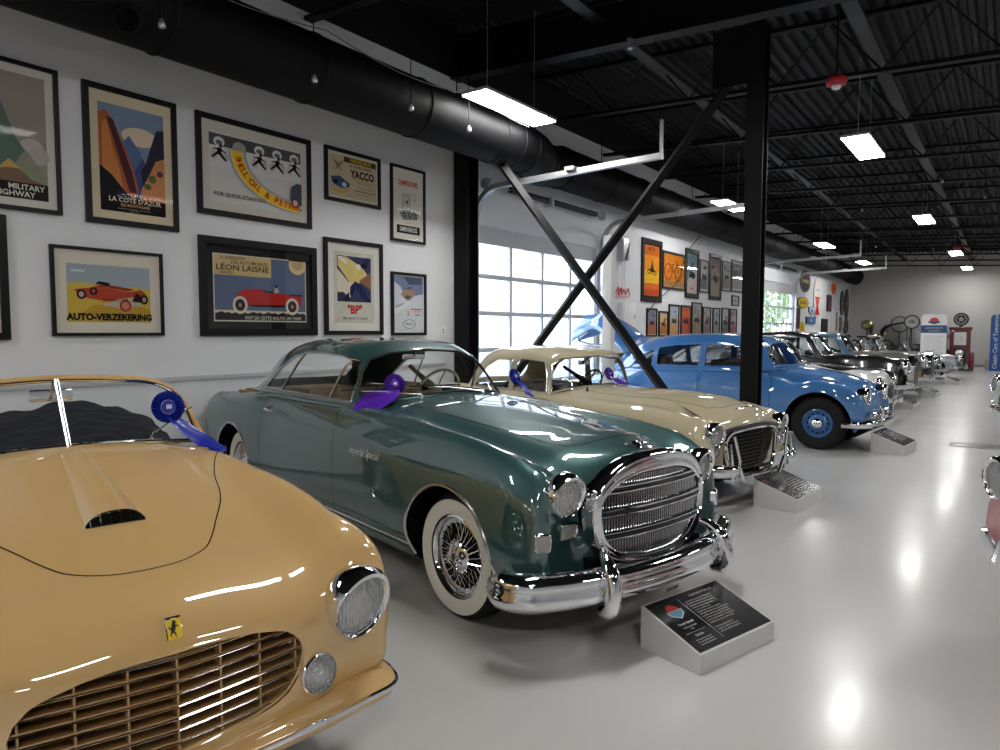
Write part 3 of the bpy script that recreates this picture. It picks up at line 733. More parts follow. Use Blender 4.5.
    _, body = body.cut([(a * .97, .66 + (b - .66) * .97) for a, b in gs], 'yz', lambda V: V[:, 0] > .35)
    cab = [(-1.02, 0), (-1.10, .35), (-1.22, .56), (-1.5, .61), (-2.9, .60), (-3.45, .42), (-3.6, 0)]; cab = cab + [(x, -y) for x, y in cab[-2:0:-1]]
    _, body = body.cut(cab, 'xy', lambda V: V[:, 2] > .85)
    hp = [(-1.03, .43), (-.6, .42), (-.1, .39), (.3, .355), (.43, .32), (.47, .24), (.49, .12), (.495, 0)]; hp = hp + [(x, -y) for x, y in hp[-2::-1]]
    hp = hp + [(-.98, -.2), (-.96, 0), (-.98, .2)]
    hood, body = body.cut(hp, 'xy', lambda V: V[:, 2] > .85)
    door = [(-2.66, .42), (-2.68, .7), (-2.66, 1.02), (-1.40, 1.035), (-1.345, .95), (-1.335, .7), (-1.335, .40), (-1.40, .37), (-2.5, .37)]
    dR, body = body.cut(door, 'xz', lambda V: V[:, 1] < -.6)
    dL, body = body.cut(door, 'xz', lambda V: V[:, 1] > .6)
    body.build('body_shell', G, car); hood.build('hood', G, car)
    for d, sd in ((dR, -1), (dL, 1)):
        o = d.build('door', G, car); h = MB(); h.tube([(-2.47, sd * .745, .945), (-2.45, sd * .79, .945), (-2.35, sd * .795, .942), (-2.29, sd * .785, .94)], [.008, .012, .011, .006], CHROME, n=8)
        h.lathe([(.016, 0), (.016, .02), (0, .022)], CHROME, 'y', org=(-2.47, sd * .745, .945), n=12); h.build('door_handle', o, smooth=True)
    gaps(car, bvh, [(hp, 'xy', 1, True), (door, 'xz', -1, True), (door, 'xz', 1, True)], w=.005)
    
    for sp_ in arches:
        for sd in (-1, 1): tr = MB(); arch_trim(tr, bvh, [sp_], CHROME2, rad=.010, sides=(sd,)); tag(tr.build('wheel_arch_trim', car, smooth=True), 'thin chrome bead around the wheel opening')
    wheel_wells(car, arches, .76)
    for sd in (-1, 1):
        make_wheel(car, -.03, sd * .70, sd, .345, 'wire', white=.90); make_wheel(car, -3.25, sd * .69, sd, .345, 'wire', white=.90)
    u = MB(); u.box((-4.3, -.62, .2), (.5, .62, .24), DARK); u.box((-4.0, -.3, .24), (.45, .3, .55), DARK); u.build('underbody', car)
    # sill mouldings
    st = MB()
    for z in (.285, .33, .375):
        for sd in (-1, 1):
            P, N = on_surface(bvh, [(-3.0 if z > .3 else -2.95, z), (-.44, z)], 'xz', sd, off=.004, step=.15); st.tube(P, .0075, G if z != .33 else CHROME2, n=6)
    st.build('sill_moulding', car, smooth=True)
    # greenhouse
    C2 = [   # windscreen base -> header -> roof -> back light -> deck ; rows from side base to centre
     [(-1.24, .66, 1.045), (-1.20, .62, 1.06), (-1.12, .50, 1.08), (-1.04, .34, 1.10), (-1.00, .18, 1.115), (-.99, 0, 1.12)],
     [(-1.36, .655, 1.05), (-1.33, .615, 1.16), (-1.25, .50, 1.22), (-1.18, .34, 1.24), (-1.13, .18, 1.25), (-1.12, 0, 1.255)],
     [(-1.42, .65, 1.055), (-1.42, .59, 1.28), (-1.42, .49, 1.36), (-1.37, .34, 1.395), (-1.34, .18, 1.41), (-1.33, 0, 1.415)],
     [(-1.54, .65, 1.055), (-1.53, .57, 1.35), (-1.53, .47, 1.425), (-1.50, .34, 1.455), (-1.48, .18, 1.468), (-1.47, 0, 1.472)],
     [(-1.95, .65, 1.055), (-1.95, .56, 1.385), (-1.95, .46, 1.465), (-1.95, .32, 1.49), (-1.95, .16, 1.50), (-1.95, 0, 1.503)],
     [(-2.40, .65, 1.055), (-2.42, .555, 1.375), (-2.45, .455, 1.46), (-2.45, .32, 1.492), (-2.45, .16, 1.503), (-2.45, 0, 1.506)],
     [(-2.85, .64, 1.05), (-2.86, .545, 1.28), (-2.90, .44, 1.39), (-2.95, .31, 1.44), (-2.97, .16, 1.457), (-2.98, 0, 1.462)],
     [(-3.20, .62, 1.045), (-3.18, .52, 1.17), (-3.25, .42, 1.28), (-3.32, .30, 1.345), (-3.38, .15, 1.37), (-3.40, 0, 1.38)],
     [(-3.40, .58, 1.035), (-3.42, .50, 1.08), (-3.50, .40, 1.14), (-3.60, .28, 1.18), (-3.68, .14, 1.20), (-3.70, 0, 1.20)],
     [(-3.48, .52, 1.0), (-3.54, .47, 1.0), (-3.62, .38, 1.0), (-3.74, .26, 1.0), (-3.83, .13, 1.0), (-3.85, 0, 1.0)],
    ]
    C2 = [[(x + .16 * min(1, max(0, (-2.2 - x) / .8)), y, z) for x, y, z in row] for row in C2]
    gh = Sheet(spline_sheet(C2, .022)); gb = gh.bvh()
    ws = [(0, 1.425), (.30, 1.405), (.45, 1.36), (.53, 1.28), (.585, 1.17), (.60, 1.085), (.50, 1.10), (.30, 1.125), (0, 1.14)]; ws = ws + [(-y, z) for y, z in ws[-2:0:-1]]
    glass, gh = gh.cut(ws, 'yz', lambda V: V[:, 0] > -1.60)
    glass.build('windshield', GLASS, car, off=-.006)
    bl = [(0, 1.38), (.25, 1.36), (.36, 1.30), (.41, 1.20), (.40, 1.12), (.2, 1.10), (0, 1.10)]; bl = bl + [(-y, z) for y, z in bl[-2:0:-1]]
    gb2, gh = gh.cut(bl, 'yz', lambda V: V[:, 0] < -2.95); gb2.build('rear_window', GLASS, car, off=-.006)
    sw = [(-1.29, 1.085), (-1.34, 1.25), (-1.42, 1.355), (-1.60, 1.385), (-1.90, 1.397), (-2.15, 1.392), (-2.36, 1.362), (-2.58, 1.27), (-2.78, 1.16), (-2.88, 1.085), (-2.2, 1.085)]
    for sd in (-1, 1):
        g1, gh = gh.cut(sw, 'xz', lambda V, sd=sd: (V[:, 1] * sd > .47)); g1.build('side_window', GLASS, car, off=-.006)
    gh.build('roof', G, car)
    fr = MB(); swp = smooth_path([(a, b, 0) for a, b in sw], 4, closed=True)[:, :2]
    for sd in (-1, 1):
        P, N = on_surface(gb, [tuple(p) for p in sw], 'xz', sd, off=.002, closed=True, step=.04); fr.tube(P, .008, CHROME2, n=6, closed=True)
        for a, b in (((-1.62, 1.085), (-1.46, 1.35)), ((-2.48, 1.085), (-2.20, 1.38))):
            P, N = on_surface(gb, [a, b], 'xz', sd, off=0, step=.05); fr.tube(P, .009, CHROME2, n=6)
    fr.build('window_trim', car, smooth=True)
    w = MB(); P, N = on_surface(gb, ws, 'yz', 1, off=.003, closed=True, step=.04); w.tube(P, .009, BLACK, n=6, closed=True); w.build('windshield_seal', car, smooth=True)
    # interior
    TANL = mat('tan_leather', lin(142, 118, 84), rough=.5)
    f = MB(); f.box((-3.5, -.56, .3), (-1.1, .56, .36), TANL); f.box((-3.4, -.66, .36), (-1.3, -.63, 1.03), TANL); f.box((-3.4, .63, .36), (-1.3, .66, 1.03), TANL); f.box((-3.55, -.55, .98), (-2.95, .55, 1.03), TANL, bev=.02); f.build('cabin_trim', car)
    for sd in (-1, 1): seat_mb(-2.1, sd * .30, .52, TANL, z0=.55, back=.56).build('seat', car, angle=60)
    seat_mb(-2.85, 0, 1.15, TANL, z0=.52, back=.5).build('rear_bench', car, angle=60)
    d = MB(); d.box((-1.42, -.60, .86), (-1.12, .60, 1.045), G, bev=.04); d.build('dashboard', car)
    steering(car, (-1.66, .33, 1.075), 25, .20)
    mirror_part(car, (-1.50, 0, 1.375), .20, .05)
    wp = MB()
    for y0 in (-.28, .25):
        wp.lathe([(.014, 0), (.014, .03), (0, .035)], CHROME, 'z', org=(-.98, y0, 1.10), n=12); wp.tube([(-.98, y0, 1.13), (-1.10, y0 - .22, 1.16), (-1.16, y0 - .36, 1.165)], .005, CHROME2, n=5)
        wp.tube([(-1.12, y0 - .10, 1.175), (-1.18, y0 - .5, 1.175)], .006, BLACK, n=5)
    wp.build('wiper', car, smooth=True)
    # grille
    g = MB(); x0 = .775
    def gx(y): return x0 - .26 * abs(y) ** 2
    def zext(y):
        zs = []
        for p, q in zip(gs, gs[1:] + gs[:1]):
            if (p[0] > y) != (q[0] > y): zs.append(p[1] + (y - p[0]) * (q[1] - p[1]) / (q[0] - p[0]))
        return (min(zs), max(zs)) if len(zs) > 1 else (0, 0)
    def yext(z):
        ys = [p[0] + (z - p[1]) * (q[0] - p[0]) / (q[1] - p[1]) for p, q in zip(gs, gs[1:] + gs[:1]) if (p[1] > z) != (q[1] > z)]
        return (min(ys), max(ys)) if len(ys) > 1 else (0, 0)
    P = np.array([(gx(y) + (.0 if z > .6 else 0), y, z) for y, z in gs]); c = np.array([0, 0, .66])
    prof = [(-.020, -.01), (-.019, .012), (-.010, .024), (.002, .018), (.008, .012), (.016, .022), (.026, .016), (.032, 0), (.03, -.07), (-.02, -.07)]
    V = []; k = len(P); npf = len(prof)
    for i in range(k):
        t = P[(i + 1) % k] - P[i - 1]; t /= np.linalg.norm(t); o = np.cross(t, [1, 0, 0]); o /= np.linalg.norm(o)
        if (P[i] - c) @ o < 0: o = -o
        wsc = 1 + .9 * max(0, (P[i][2] - .74) / .15)
        for a, b in prof: V.append(P[i] + o * a * wsc + np.array([b, 0, 0]))
    g.add(V, [(i * npf + j, i * npf + (j + 1) % npf, ((i + 1) % k) * npf + (j + 1) % npf, ((i + 1) % k) * npf + j) for i in range(k) for j in range(npf)], CHROME, True)
    go = g.build('grille_surround', car, smooth=True, angle=70)
    b = MB(); b.poly([(gx(y) - .06, y, z) for y, z in gs], DARK)
    for i in range(-22, 23):
        y = i * .018; lo, hi = zext(y)
        if hi > lo: b.box((gx(y) - .035, y - .0035, lo), (gx(y) - .005, y + .0035, hi), CHROME2)
    tag(b.build('grille_teeth', car), 'fine vertical chrome bars in four rows')
    b = MB()
    for z in (.795, .68, .565):
        for dz, th in ((-.014, .006), (.014, .006)):
            a, e = yext(z + dz); P = [(gx(y) + .012, y, z + dz) for y in np.linspace(a, e, 17)]; b.tube(P, th, CHROME, n=8)
        a, e = yext(z); P = [(gx(y) + .003, y, z) for y in np.linspace(a, e, 17)]; b.tube(P, .012, BLACK, n=6)
    b.build('grille_bars', car, smooth=True)
    for sd in (-1, 1):
        lamp(car, (.645, sd * .555, .775), (1, sd * .06, .0), .098, visor=.045, depth=.04, bowl=(G, .10))
        # fog lamp: rounded rectangle
        def rl(name, p, w, h, yaw_):
            dv = Vector((math.cos(yaw_), math.sin(yaw_), 0)); hh = bvh.ray_cast(Vector((p[0], p[1], p[2])) + dv * 1.5, -dv)[0]; M = Matrix.Translation(hh + dv * .004) @ Matrix.Rotation(yaw_, 4, 'Z'); o = []; 
            for a in np.linspace(0, 2 * PI, 28, endpoint=False):
                ca, sa = math.cos(a), math.sin(a); o.append((w / 2 * math.copysign(abs(ca) ** .45, ca), h / 2 * math.copysign(abs(sa) ** .45, sa)))
            b = MB(); k = len(o); rings = [(1.0, -.06), (1.08, .0), (1.0, .012), (.86, .014), (.80, .004)]
            V = [tuple(M @ Vector((d, a * s_, c_ * s_))) for a, c_ in o for s_, d in rings]
            b.add(V, [(i * 5 + j, ((i + 1) % k) * 5 + j, ((i + 1) % k) * 5 + j + 1, i * 5 + j + 1) for i in range(k) for j in range(4)], CHROME, True)
            oo = b.build(name, car, smooth=True, angle=60)
            l = MB(); l.poly([tuple(M @ Vector((.006, a * .82, c_ * .82))) for a, c_ in o], mat('frosted_lens', (.36, .35, .32), rough=.25, spec=.8, coat=.5, bump=(60, .5, .01)))
            l.build('lens', oo)
        rl('fog_light', (.2, sd * .50, .585), .20, .082, sd * .03)
        rl('parking_light', (.35, sd * .50, .583), .080, .088, sd * .60)
    # bumper
    pl = [(.46, .85), (.53, .855), (.64, .81), (.73, .66), (.81, .42), (.845, .2), (.855, 0)]; pl = pl + [(x, -y) for x, y in pl[-2::-1]]
    b = MB(); prof = [(-.02, .075), (.015, .072), (.045, .05), (.055, .02), (.048, -.005), (.062, -.02), (.060, -.06), (.04, -.085), (.0, -.09), (-.03, -.07), (-.04, 0)]
    sweep_plan(b, pl, .375, prof, CHROME, n=8, scale=[.55, 1.0, 1.05, 1.0, .95, .95, .95, .95, .95, 1.0, 1.05, 1.0, .55])
    bo = b.build('bumper', car, smooth=True, angle=75)
    for sd in (-1, 1):
        m = MB(); P = smooth_path([(.80, sd * .47, .245), (.865, sd * .475, .27), (.885, sd * .47, .36), (.845, sd * .455, .45), (.79, sd * .43, .50), (.75, sd * .40, .52)], 5); m.tube(P, list(np.interp(np.arange(len(P)), [0, 4, 14, len(P) - 1], [.022, .040, .040, .014])), CHROME, n=14, flatten=1.0); m.build('overrider', bo, smooth=True, angle=80)
    fl = MB(); fl.sweep(smooth_path([(.90, -.10, .30), (.90, .0, .30)], 2), [(.0, .03), (.012, 0), (0, -.03), (-.02, 0)], CHROME); fl.build('plate_bracket', bo)
    pn = MB(); pn.box((.60, -.40, .30), (.76, .40, .44), DARK); pn.build('front_apron', car)
    # emblem on the nose, script on the flank
    h, n, _, _ = bvh.ray_cast(Vector((.62, 0, 3)), Vector((0, 0, -1)))
    e = MB(); M = Matrix.Translation(h + Vector((0.01, 0, .004))) @ Matrix.Rotation(R(28), 4, 'Y')
    e.lathe([(.030, 0), (.030, .006), (.022, .010), (0, .011)], CHROME, 'z', n=18, M=M)
    for sd in (-1, 1): e.tube([M @ Vector((0, sd * .028, .004)), M @ Vector((-.012, sd * .055, .006)), M @ Vector((-.02, sd * .085, .003))], [.012, .009, .003], CHROME, n=8, flatten=.5)
    e.build('hood_emblem', car, smooth=True)
    s = MB(); yy = min(bvh.ray_cast(Vector((xx, -3, zz)), Vector((0, 1, 0)))[0].y for xx in (-1.1, -1.0, -.9, -.8, -.7) for zz in (.77, .80, .83))
    put_text(s, 'Imperial Special', .075, (-.90, yy - .003, .80), (1, 0, 0), (0, 0, 1), mat('script_bright', (.85, .86, .88), rough=.3, metal=.6), ext=.0012, shear=.5, sx=.8)
    tag(s.build('script_badge', car), 'small chrome script lettering')
    s = MB(); hit = bvh.ray_cast(Vector((-.75, -3, .56)), Vector((0, 1, 0)))[0]
    s.tube([(-.78, hit.y - .003, .60), (-.75, hit.y - .003, .585), (-.77, hit.y - .003, .57), (-.74, hit.y - .003, .55)], .004, CHROME2, n=5)
    put_text(s, 'Special', .03, (-.75, hit.y - .004, .50), (1, 0, 0), (0, 0, 1), CHROME2, ext=.001); s.build('flank_crest', car)
    return car, bvh
green_car, green_bvh = build_green()

# ================================================================== generic assembly used by the other cars
def assemble(name, label, pose, C, paintm, arches, hubs, wr, wheelkind, hwheel, hood=None, doors=(), cabin=None, cell=.035, door_m=None, hood_m=None, wheel_col=None, white=None, gap=.006, liner=.74):
    car = thing(name, label, 'car', (pose[0], pose[1], 0), pose[2], s=pose[3])
    sh = Sheet(spline_sheet(C, cell)); bvh = sh.bvh(); body = arch_cut(sh, arches, .42)
    if cabin: _, body = body.cut(cabin, 'xy', lambda V: V[:, 2] > .72)
    L = []
    if hood: h, body = body.cut(hood, 'xy', lambda V: V[:, 2] > .6); h.build('hood', hood_m or paintm, car); L.append((hood, 'xy', 1, True))
    for d in doors:
        for sd in (-1, 1):
            p, body = body.cut(d, 'xz', lambda V, sd=sd: V[:, 1] * sd > .5)
            if p.F: p.build('door', door_m or paintm, car); L.append((d, 'xz', sd, True))
    if L: gaps(car, bvh, L, w=gap)
    wheel_wells(car, arches, liner)
    for x in hubs:
        for sd in (-1, 1): make_wheel(car, x, sd * hwheel, sd, wr, wheelkind, col=wheel_col, white=white)
    x0 = min(hubs) - .4; x1 = max(hubs) + .45
    u = MB(); u.box((x0, -.6, .2), (x1, .6, .24), DARK); u.box((x0 + .2, -.28, .24), (x1 - .1, .28, .5), DARK); u.build('underbody', car)
    return car, bvh, body
def greenhouse(car, C2, roofm, ws, sides, back=None, wsx=-9, bx=-99, cell=.03, trim=CHROME2, syc=.4):
    gh = Sheet(spline_sheet(C2, cell)); gb = gh.bvh(); fr = MB()
    g, gh = gh.cut(ws, 'yz', lambda V: V[:, 0] > wsx); g.build('windshield', GLASS, car, off=-.006)
    P, N = on_surface(gb, ws, 'yz', 1, off=.003, closed=True, step=.05); fr.tube(P, .008, trim, n=6, closed=True)
    if back: g, gh = gh.cut(back, 'yz', lambda V: V[:, 0] < bx); g.build('rear_window', GLASS, car, off=-.006)
    for sw in sides:
        for sd in (-1, 1):
            g, gh = gh.cut(sw, 'xz', lambda V, sd=sd: V[:, 1] * sd > syc); g.build('side_window', GLASS, car, off=-.006)
            P, N = on_surface(gb, sw, 'xz', sd, off=.002, closed=True, step=.05)
            if len(P) > 3: fr.tube(P, .006, trim, n=5, closed=True)
    gh.build('roof', roofm, car); fr.build('window_trim', car, smooth=True); return gb
def sym(p): return p + [(-y, z) for y, z in p[-2:0:-1]]
def symx(p): return p + [(x, -y) for x, y in p[-2::-1]]

# ------------------------------------------------------------------ cream coupe
def build_cream():
    CR = paint('cream_enamel', lin(200, 188, 156))
    C = [
     [(-3.9, .55, .28), (-4.0, .58, .3), (-4.1, .56, .32), (-4.15, .5, .33), (-4.18, .42, .33), (-4.2, .32, .33), (-4.2, .22, .33), (-4.2, .11, .33), (-4.2, 0, .33)],
     [(-3.8, .62, .25), (-3.95, .70, .42), (-4.05, .69, .58), (-4.12, .62, .68), (-4.16, .54, .72), (-4.2, .42, .70), (-4.22, .28, .70), (-4.23, .14, .70), (-4.23, 0, .70)],
     [(-3.5, .66, .22), (-3.5, .76, .45), (-3.5, .77, .68), (-3.5, .73, .86), (-3.5, .66, .92), (-3.5, .5, .88), (-3.5, .35, .88), (-3.5, .17, .89), (-3.5, 0, .89)],
     [(-2.9, .67, .20), (-2.9, .76, .42), (-2.9, .77, .65), (-2.9, .74, .82), (-2.9, .67, .89), (-2.9, .55, .91), (-2.9, .37, .92), (-2.9, .18, .92), (-2.9, 0, .92)],
     [(-2.2, .67, .19), (-2.2, .75, .42), (-2.2, .77, .64), (-2.2, .74, .80), (-2.2, .68, .875), (-2.2, .56, .90), (-2.2, .38, .92), (-2.2, .2, .93), (-2.2, 0, .93)],
     [(-1.7, .67, .19), (-1.7, .75, .42), (-1.7, .77, .64), (-1.7, .745, .80), (-1.7, .68, .875), (-1.7, .56, .91), (-1.7, .40, .94), (-1.7, .2, .96), (-1.7, 0, .965)],
     [(-1.1, .67, .19), (-1.1, .76, .42), (-1.1, .775, .63), (-1.1, .75, .78), (-1.1, .67, .855), (-1.1, .54, .875), (-1.1, .40, .92), (-1.1, .2, .955), (-1.1, 0, .965)],
     [(-.6, .67, .19), (-.6, .76, .42), (-.6, .775, .62), (-.6, .75, .76), (-.6, .67, .825), (-.6, .53, .835), (-.6, .40, .885), (-.6, .2, .925), (-.6, 0, .935)],
     [(-.25, .66, .21), (-.25, .75, .42), (-.25, .765, .60), (-.25, .74, .73), (-.25, .66, .79), (-.25, .51, .79), (-.25, .39, .835), (-.25, .19, .88), (-.25, 0, .89)],
     [(-.14, .65, .24), (-.10, .735, .42), (-.08, .74, .58), (-.06, .71, .69), (-.05, .63, .745), (-.05, .49, .735), (-.03, .37, .765), (-.01, .18, .805), (0, 0, .815)],
     [(-.12, .64, .26), (-.06, .715, .42), (-.03, .715, .54), (-.01, .68, .62), (.0, .60, .65), (-.01, .47, .65), (.02, .35, .69), (.05, .17, .72), (.06, 0, .73)],
     [(-.11, .63, .28), (-.06, .69, .38), (-.03, .68, .45), (-.02, .64, .48), (-.02, .57, .48), (-.02, .46, .48), (.0, .33, .48), (.03, .17, .48), (.04, 0, .48)],
     [(-.13, .60, .27), (-.10, .64, .30), (-.08, .62, .31), (-.07, .58, .31), (-.06, .52, .31), (-.06, .43, .31), (-.04, .31, .31), (-.02, .16, .31), (-.01, 0, .31)],
    ]
    C = [[(x, y, z + (.035 * max(0, min(1, (z - .6) / .2)) * max(0, 1 - abs(x + .45) / .75) if y < .7 else 0)) for x, y, z in row] for row in C]
    arches = [(-.72, .37, .33), (-3.35, .37, .33)]
    cab = symx([(-1.62, 0), (-1.68, .3), (-1.80, .56), (-2.2, .60), (-3.2, .56), (-3.35, .3), (-3.37, 0)])[:-1]
    hd = symx([(-1.55, .42), (-1.0, .42), (-.4, .38), (-.22, .34), (-.13, .22), (-.11, 0)]) + [(-1.50, -.2), (-1.48, 0), (-1.50, .2)]
    car, bvh, body = assemble('vintage_grand_tourer', 'cream two-door hardtop with black mesh grille, between green coupe and blue saloon', (-1.919, 6.478, -.21, 1.036), C, CR, arches, (-.72, -3.35), .335, 'plain', .69, hood=hd, doors=[[(-2.9, .3), (-2.92, .6), (-2.9, .84), (-1.85, .845), (-1.72, .8), (-1.72, .5), (-1.76, .28)]], cabin=cab)
    gr = sym([(0, .70), (.22, .69), (.38, .66), (.43, .61), (.42, .50), (.38, .38), (.33, .315), (.18, .295), (0, .29)])
    _, body = body.cut(gr, 'yz', lambda V: V[:, 0] > -.15); body.build('body_shell', CR, car)
    C2 = [
     [(-1.88, .665, .87), (-1.85, .63, .90), (-1.78, .50, .93), (-1.70, .34, .95), (-1.66, .18, .96), (-1.65, 0, .965)],
     [(-1.90, .66, .88), (-1.88, .61, 1.06), (-1.82, .50, 1.10), (-1.76, .34, 1.12), (-1.73, .18, 1.13), (-1.72, 0, 1.13)],
     [(-1.96, .65, .88), (-1.93, .575, 1.22), (-1.89, .49, 1.275), (-1.85, .34, 1.295), (-1.83, .18, 1.305), (-1.82, 0, 1.31)],
     [(-2.10, .65, .88), (-2.08, .56, 1.265), (-2.05, .46, 1.325), (-2.02, .34, 1.345), (-2.0, .18, 1.352), (-2.0, 0, 1.355)],
     [(-2.6, .65, .89), (-2.6, .55, 1.28), (-2.6, .45, 1.345), (-2.6, .32, 1.368), (-2.6, .16, 1.375), (-2.6, 0, 1.377)],
     [(-2.95, .65, .89), (-2.95, .54, 1.24), (-2.98, .44, 1.31), (-3.0, .31, 1.34), (-3.0, .16, 1.35), (-3.0, 0, 1.35)],
     [(-3.18, .63, .90), (-3.18, .53, 1.10), (-3.24, .42, 1.17), (-3.30, .30, 1.20), (-3.33, .15, 1.215), (-3.34, 0, 1.22)],
     [(-3.35, .6, .86), (-3.38, .5, .88), (-3.44, .4, .89), (-3.5, .28, .90), (-3.54, .14, .90), (-3.55, 0, .90)],
    ]
    greenhouse(car, C2, CR, sym([(0, 1.275), (.3, 1.262), (.49, 1.25), (.575, 1.19), (.618, 1.0), (.628, .92), (.5, .955), (.3, .975), (0, .985)]),
      [[(-1.90, .915), (-1.935, 1.10), (-2.0, 1.22), (-2.35, 1.245), (-2.42, 1.2), (-2.42, .915)], [(-2.50, .915), (-2.49, 1.23), (-2.75, 1.225), (-2.92, 1.14), (-3.06, 1.0), (-3.10, .915)]],
      back=sym([(0, 1.31), (.3, 1.28), (.4, 1.2), (.42, 1.05), (.4, .96), (0, .97)]), wsx=-2.02, bx=-3.05)
    IN = mat('dark_red_leather', lin(70, 38, 34), rough=.5)
    f = MB(); f.box((-3.2, -.55, .3), (-1.8, .55, .34), IN); f.box((-3.1, -.63, .34), (-1.9, -.60, .87), IN); f.box((-3.1, .60, .34), (-1.9, .63, .87), IN); f.build('cabin_trim', car)
    for sd in (-1, 1): seat_mb(-2.55, sd * .29, .5, IN, z0=.42, back=.48).build('seat', car, angle=60)
    d = MB(); d.box((-1.92, -.56, .74), (-1.72, .56, .895), mat('dash_brown', lin(90, 66, 42), rough=.4), bev=.03); d.build('dashboard', car)
    steering(car, (-2.15, .30, .93), 25, .19, mat('black_wheel_rim')); mirror_part(car, (-1.96, 0, 1.20), .18, .05)
    w = MB(); w.tube([(-1.72, -.1, .96), (-1.80, .1, 1.02), (-1.84, .2, 1.1)], .006, BLACK, n=5); w.tube([(-1.72, .25, .96), (-1.82, .42, 1.05)], .006, BLACK, n=5)
    w.lathe([(.02, 0), (.012, .03), (.003, .05), (0, .08)], BLACK, 'z', org=(-1.55, -.42, .93), n=10); w.build('wiper', car, smooth=True)
    # grille
    g = MB(); P = np.array([(.062 - .22 * y * y, y, z) for y, z in gr]); P = smooth_path(P, 4, closed=True); g.tube(P, .018, CHROME, n=10, closed=True)
    g.tube([(.05 - .22 * y * y, y, .725 - .10 * y * y * 2) for y in np.linspace(-.44, .44, 15)], .02, BLACK, n=8); go = g.build('grille_surround', car, smooth=True)
    g = MB(); g.poly([(-.06 - .22 * y * y, y, z) for y, z in gr], DARK)
    for z in np.arange(.33, .69, .033):
        hw_ = np.interp(z, [.29, .315, .38, .5, .61, .66, .7], [.1, .33, .38, .42, .43, .38, .1]); g.tube([(-.0 - .2 * y * y, y, z) for y in np.linspace(-hw_, hw_, 9)], .003, mat('mesh_wire', (.10, .10, .10), rough=.3, metal=1), n=5)
    for y in np.arange(-.40, .41, .033):
        g.tube([(-.0 - .2 * y * y, y, .32 + .2 * abs(y) ** 2), (-.0 - .2 * y * y, y, .69 - .25 * y * y)], .003, mat('mesh_wire'), n=5)
    g.build('grille_mesh', car)
    for sd in (-1, 1):
        lamp(car, (.005, sd * .575, .665), (1, sd * .12, .05), .095, visor=.03, depth=.06, bowl=(CR, .09)); lamp(car, (.0, sd * .57, .53), (1, sd * .1, 0), .05, name='fog_light', depth=.04)
        b = MB(); b.tube(smooth_path([(-.25, sd * .80, .40), (-.05, sd * .79, .40), (.06, sd * .70, .39), (.12, sd * .54, .375), (.13, sd * .42, .37)], 5), [.02] + [.042] * 19 + [.03], CHROME, n=12, flatten=1.3); b.build('bumper', car, smooth=True)
        b = MB(); b.tube([(.13, sd * .40, .40), (.13, sd * .30, .26)], .016, CHROME, n=8); b.tube([(.12, sd * .46, .66), (.14, sd * .40, .45), (.12, sd * .42, .28)], .012, CHROME, n=8); b.tube([(.12, sd * .52, .60), (.14, sd * .52, .45), (.10, sd * .44, .28)], .010, CHROME, n=8); b.build('bumper_guard', car, smooth=True)
        # dark triangular fender vent
        v = MB(); pts = [(-.48, sd * .42), (-.18, sd * .50), (-.22, sd * .56)]; V = []
        for a, b_ in pts: hh = bvh.ray_cast(Vector((a, b_, 3)), Vector((0, 0, -1)))[0]; V.append((a, b_, hh.z + .004))
        v.poly(V, mat('vent_dark', lin(52, 44, 36), rough=.6)); v.tube(V + [V[0]], .004, CR, n=5); v.build('fender_vent', car)
    b = MB(); b.tube([(.10 - .25 * y * y, y, .285) for y in np.linspace(-.45, .45, 11)], .026, CHROME, n=10, flatten=.8); b.build('lower_bar', car, smooth=True)
    lt = MB()
    for i in range(4):
        y = -.12 + .08 * i; hh = bvh.ray_cast(Vector((-.06, y, 3)), Vector((0, 0, -1)))[0]; lt.box((-.075, y - .018, hh.z), (-.05, y + .018, hh.z + .006), mat('letter_dark', lin(70, 62, 48), rough=.4, metal=.6))
    lt.build('nose_lettering', car)
    return car, bvh
cream_car, cream_bvh = build_cream()

